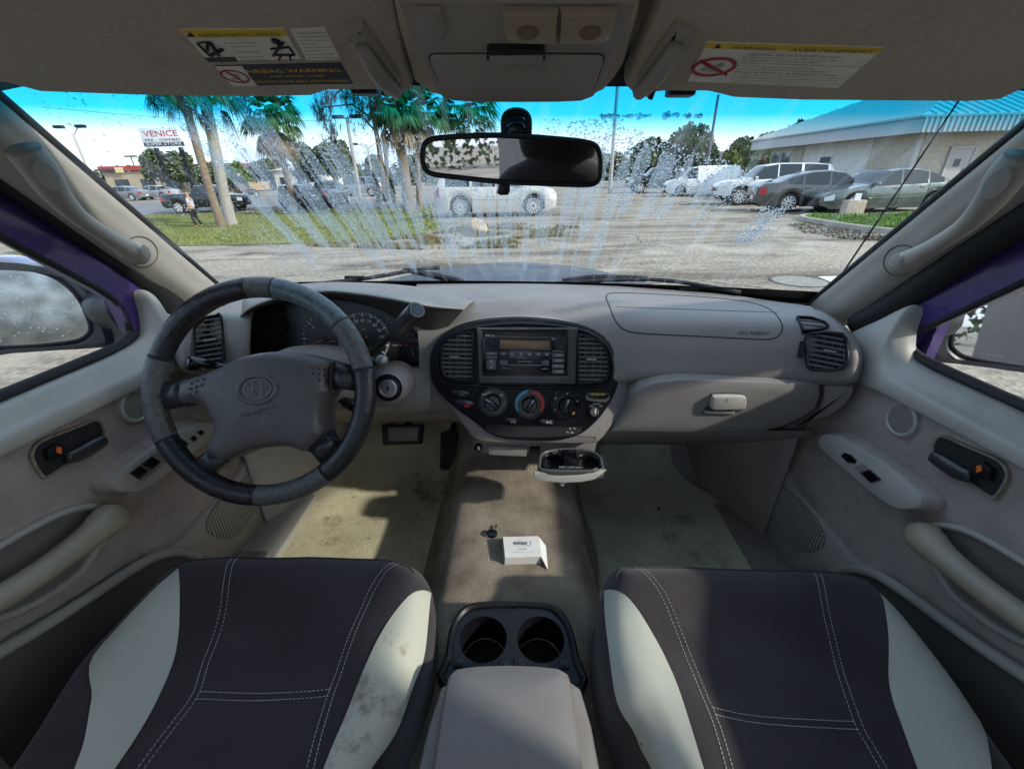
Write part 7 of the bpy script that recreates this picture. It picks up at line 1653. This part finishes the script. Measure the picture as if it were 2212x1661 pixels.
tree('low tree above the cream house', 590, 400, 345, 60, 92, 25, n=3600, size=.34); tree('distant tree behind the thin pine stems', 812, 400, 335, 26, 75, 26, n=2400, size=.28)
tree('distant tree left of the inside mirror', 905, 400, 330, 40, 70, 37, n=3000, size=.28)
tree('tall ragged tree right of the mirror behind drops', 1400, 400, 300, 55, 55, 27, n=5200, size=.24); tree('big dark oak above the black pickup', 1478, 400, 268, 66, 55, 28, n=7200, size=.24); tree('oak right of the dark slim pole', 1590, 400, 298, 42, 52, 29, n=4200, size=.22)
tree('bright yellow green tree in front of the grey shed', 1566, 400, 322, 30, 44, 30, leaf=m_oak2, n=3800, size=.16); tree('tree tops peeking over the pale roof', 1700, 400, 262, 36, 62, 31, n=3600, size=.26); tree('low trees above the silver sedan on the road', 470, 400, 352, 70, 98, 32, n=3200, size=.36); tree('trees beyond the pole right of the mirror', 1290, 400, 330, 60, 80, 33, n=3600, size=.3)
def fan(V, F, o, d, L_, rg, nb=16, spread=1.9, droop=.35, wid=.028):
    """one fan leaf: stalk from o along d, then blades fanned round its tip"""
    d = d.normalized(); side = d.cross(Vector((0, 0, 1)))
    side = side.normalized() if side.length > .05 else Vector((1, 0, 0)); up = side.cross(d).normalized(); tip = o + d * L_ * .5 - Vector((0, 0, droop * .12 * L_)); b = len(V)
    V += [o - side * .015, o + side * .015, tip]; F.append((b, b + 1, b + 2))
    for k in range(nb):
        a = (k / (nb - 1) - .5) * spread; e = (d * math.cos(a) + side * math.sin(a)).normalized(); Lb = L_ * .55 * (1 - .25 * abs(a)) * rg.uniform(.85, 1.1); w = L_ * wid; n_ = side * math.cos(a) - d * math.sin(a)
        m_ = tip + e * Lb * .55 + up * .04 * L_; en = tip + e * Lb - Vector((0, 0, droop * Lb * rg.uniform(.6, 1.3))); b = len(V)
        V += [tip, m_ - n_ * w, en, m_ + n_ * w]; F.append((b, b + 1, b + 2, b + 3))
def palm(label, u, vb, vc, Y, tr, cr_, seed, bark=m_palmbark, dead=10, lean=0, boots=False, nf=46, zb=None):
    b = wy(u[1], vb, Y); a = wy(u[0], vc, Y); zb = gz(b.x, Y) if zb is None else zb; rg = random.Random(seed)
    t = WT('palm_tree', label, 'palm tree', (b.x, Y, zb), 0, 'palm trees'); H = a.z - zb; dx = a.x - b.x
    P = [Vector((dx * k ** 1.3 + .05 * math.sin(k * 5 + seed), 0, H * k - (.3 if k == 0 else 0))) for k in frange(0, 1, 12)]
    R = [tr * (1.25 - .25 * min(1, k * 4)) * (1 if not boots or k < .72 else 1 + .9 * math.sin((k - .72) / .28 * 2.6)) * (1 + .04 * rg.uniform(-1, 1)) for k in frange(0, 1, 12)]
    Vt, Ft = tube_geo(crv(P, 4), [q.x for q in crv([Vector((r, 0, 0)) for r in R], 4)], 12); mesh('trunk', Vt, Ft, bark, t, fix=False)
    top = P[-1]; V = []; F = []
    for i in range(nf):
        el_ = math.asin(rg.uniform(-.5, .98)); az = i * 2.399; d = Vector((math.cos(az) * math.cos(el_), math.sin(az) * math.cos(el_), math.sin(el_))); fan(V, F, top + d * .1, d, cr_ * rg.uniform(.8, 1.1), rg, 18, 2.2, .30 + .3 * (1 - math.sin(max(0, el_))))
    mesh('crown', V, F, m_frond, t, smooth=False, fix=False)
    if dead:
        V = []; F = []
        for i in range(dead):
            az = i * 2.399 + 1; d = Vector((math.cos(az) * .55, math.sin(az) * .55, -rg.uniform(.5, 1.0))); fan(V, F, top + Vector((0, 0, -.1)), d, cr_ * rg.uniform(.75, 1.05), rg, 16, 1.7, .7)
        mesh('dead_skirt', V, F, m_dead, t, smooth=False, fix=False)
    return t
pz = gt(481, 491)
palm('near palm with brown trunk on the verge beside the person', (385, 481), 491, 190, pz.y, .19, 1.7, 41, dead=2)
palm('grey trunked palm just behind the brown trunked one', (432, 486), 432, 178, 25, .27, 2.0, 42, bark=m_palmgrey, dead=2)
palm('slim palm with hanging dead skirt over the cream house', (586, 630), 425, 252, 34, .20, 2.25, 43, dead=34, nf=54)
palm('stout palm with swollen trunk top left of the mirror', (856, 880), 432, 240, 30, .33, 1.9, 44, boots=True, dead=8, nf=54)
palm('slender palm right beside the stout one', (905, 902), 430, 240, 31, .17, 1.95, 45, dead=8, nf=54)
palm('palm crown peeping out above the inside mirror', (1008, 1000), 430, 236, 33, .2, 2.3, 46, dead=6, nf=54)
palm('short drooping palm by the building window', (1649, 1650), 372, 330, 40, .2, 1.9, 47, dead=26, nf=40, zb=0)
palm('tiny palm before the red roofed store', (513, 514), 400, 378, 70, .2, 2.4, 48, dead=10, nf=34, zb=0)
# long-needled pines with two thin stems
Yp = 29.0; b0 = wy(832, 432, Yp)
pt_ = WT('pine_tree', 'open pine with two thin stems and tufted needles', 'pine tree', (b0.x, Yp, 0))
def lp(u, v, dy=0): q = wy(u, v, Yp + dy); return Vector((q.x - b0.x, dy, q.z))
limbs('trunk', [([lp(832, 436), lp(828, 380), lp(822, 345), lp(816, 305), lp(808, 262), lp(800, 225), lp(795, 190)], [.17, .16, .15, .14, .12, .09, .06]), ([lp(836, 436), lp(836, 370), lp(833, 330), lp(826, 292), lp(838, 262), lp(856, 250)], [.14, .13, .12, .11, .09, .06])], m_bark, pt_)
limbs('branches', [([lp(812, 285), lp(785, 255, -.4), lp(765, 235, -.8)], [.06, .05, .03]), ([lp(806, 258), lp(760, 226, .3), lp(700, 232, .6), lp(690, 262, .6)], [.07, .05, .04, .02]), ([lp(803, 240), lp(830, 215, -.4), lp(845, 205, -.6)], [.05, .04, .02]), ([lp(797, 200), lp(740, 190, .3), lp(715, 215, .3), lp(712, 275, .3)], [.06, .05, .04, .02])], m_bark, pt_)
def tufts(name, centers, mat, seed, L_=.42):
    rg = random.Random(seed); V = []; F = []
    for c, r, k in centers:
        for i in range(k):
            q = c + Vector((rg.gauss(0, r), rg.gauss(0, r), rg.gauss(0, r)))
            for j in range(12):
                d = Vector((rg.gauss(0, 1), rg.gauss(0, 1), rg.gauss(.2, 1))).normalized() * L_ * rg.uniform(.7, 1.2); s_ = d.cross(Vector((0, 0, 1))).normalized() * .014; b = len(V); V += [q - s_, q + s_, q + d]; F.append((b, b + 1, b + 2))
    mesh(name, V, F, mat, pt_, smooth=False, fix=False)
tufts('needle_crown', [(lp(790, 225), .45, 60), (lp(775, 245, -.5), .40, 50), (lp(815, 212, -.3), .42, 55), (lp(700, 225, .6), .32, 45), (lp(715, 205, .3), .35, 50), (lp(745, 212, .3), .3, 36), (lp(690, 240, .6), .22, 26), (lp(850, 240, 0), .3, 36), (lp(765, 215, -.6), .35, 40)], m_needle, 51)
tufts('dry_needles', [(lp(712, 275, .3), .25, 34), (lp(695, 262, .6), .22, 26), (lp(718, 290, .3), .16, 14)], m_needled, 52)
# saplings leaning in the verge before the pale SUV
for u, v0, v1, lb_ in ((818, 455, 362, 'young ivy covered stem left of the pale SUV'), (850, 452, 360, 'second young leafy stem beside the pale SUV')):
    p = gt(u + 6, v0); t = WT('sapling', lb_, 'sapling', (p.x, p.y, gz(p.x, p.y))); tz = wy(u, v1, p.y).z - gz(p.x, p.y)
    limbs('stem', [([(0, 0, -.1), (-.08, 0, tz * .5), (-.2, 0, tz)], [.06, .05, .02])], m_bark, t); leaf_crown('crown', [(-.1 - .02 * k, 0, tz * (.25 + .15 * k), .22, .22, .3) for k in range(5)], 700, .07, m_oak, t, int(u))
# low hedge line closing the horizon
rg = random.Random(77); bl = [(x + rg.uniform(-3, 3), 118 + rg.uniform(-4, 4), 2.0, 6, 3, rg.uniform(2.2, 4.2)) for x in range(-170, 150, 7)]
o = leaf_crown('far_treeline', bl, 16000, .75, m_oak, None, 77); props(o, 'dark line of far trees closing the horizon', 'trees', kind='stuff')
rg = random.Random(78); bl = [(x + rg.uniform(-2, 2), -34 + rg.uniform(-3, 3), 2.0, 4, 3, rg.uniform(2.5, 4.5)) for x in range(-60, 64, 5)]
o = leaf_crown('rear_treeline', bl, 14000, .24, m_oak, None, 78); props(o, 'trees behind the truck seen in its mirrors', 'trees', kind='stuff')
rw_ = WT('rear_building', 'tan sided building behind the truck seen in the inside mirror', 'building', (5.2, -13, 0)); wbox('wall', (0, 0, 2.2), (4, 5, 4.4), M('pink tan siding', (.20, .155, .135), .9, var=.08, vscale=1), rw_); wbox('roof', (0, 0, 4.6), (4.8, 6, .4), M('brown roof edge', (.16, .12, .09), .9), rw_)
# overhead wires
for i, (u0, v0, u1, v1) in enumerate(((90, 232, 700, 262), (620, 322, 980, 318))):
    a, b = wy(u0, v0, 62), wy(u1, v1, 62); props(tube('overhead_wire', [a, a.lerp(b, .5) - Vector((0, 0, .5)), b], .022, m_rub, seg=5), ('upper' if i == 0 else 'lower') + ' overhead wire crossing the sky on the left', 'wire')
# ================================================================== set the truck at its slight lean
bpy.context.view_layer.update()
for o in TRUCKS: o.matrix_world = TRUCK_M @ o.matrix_basis
print('OBJECTS', len(bpy.data.objects))
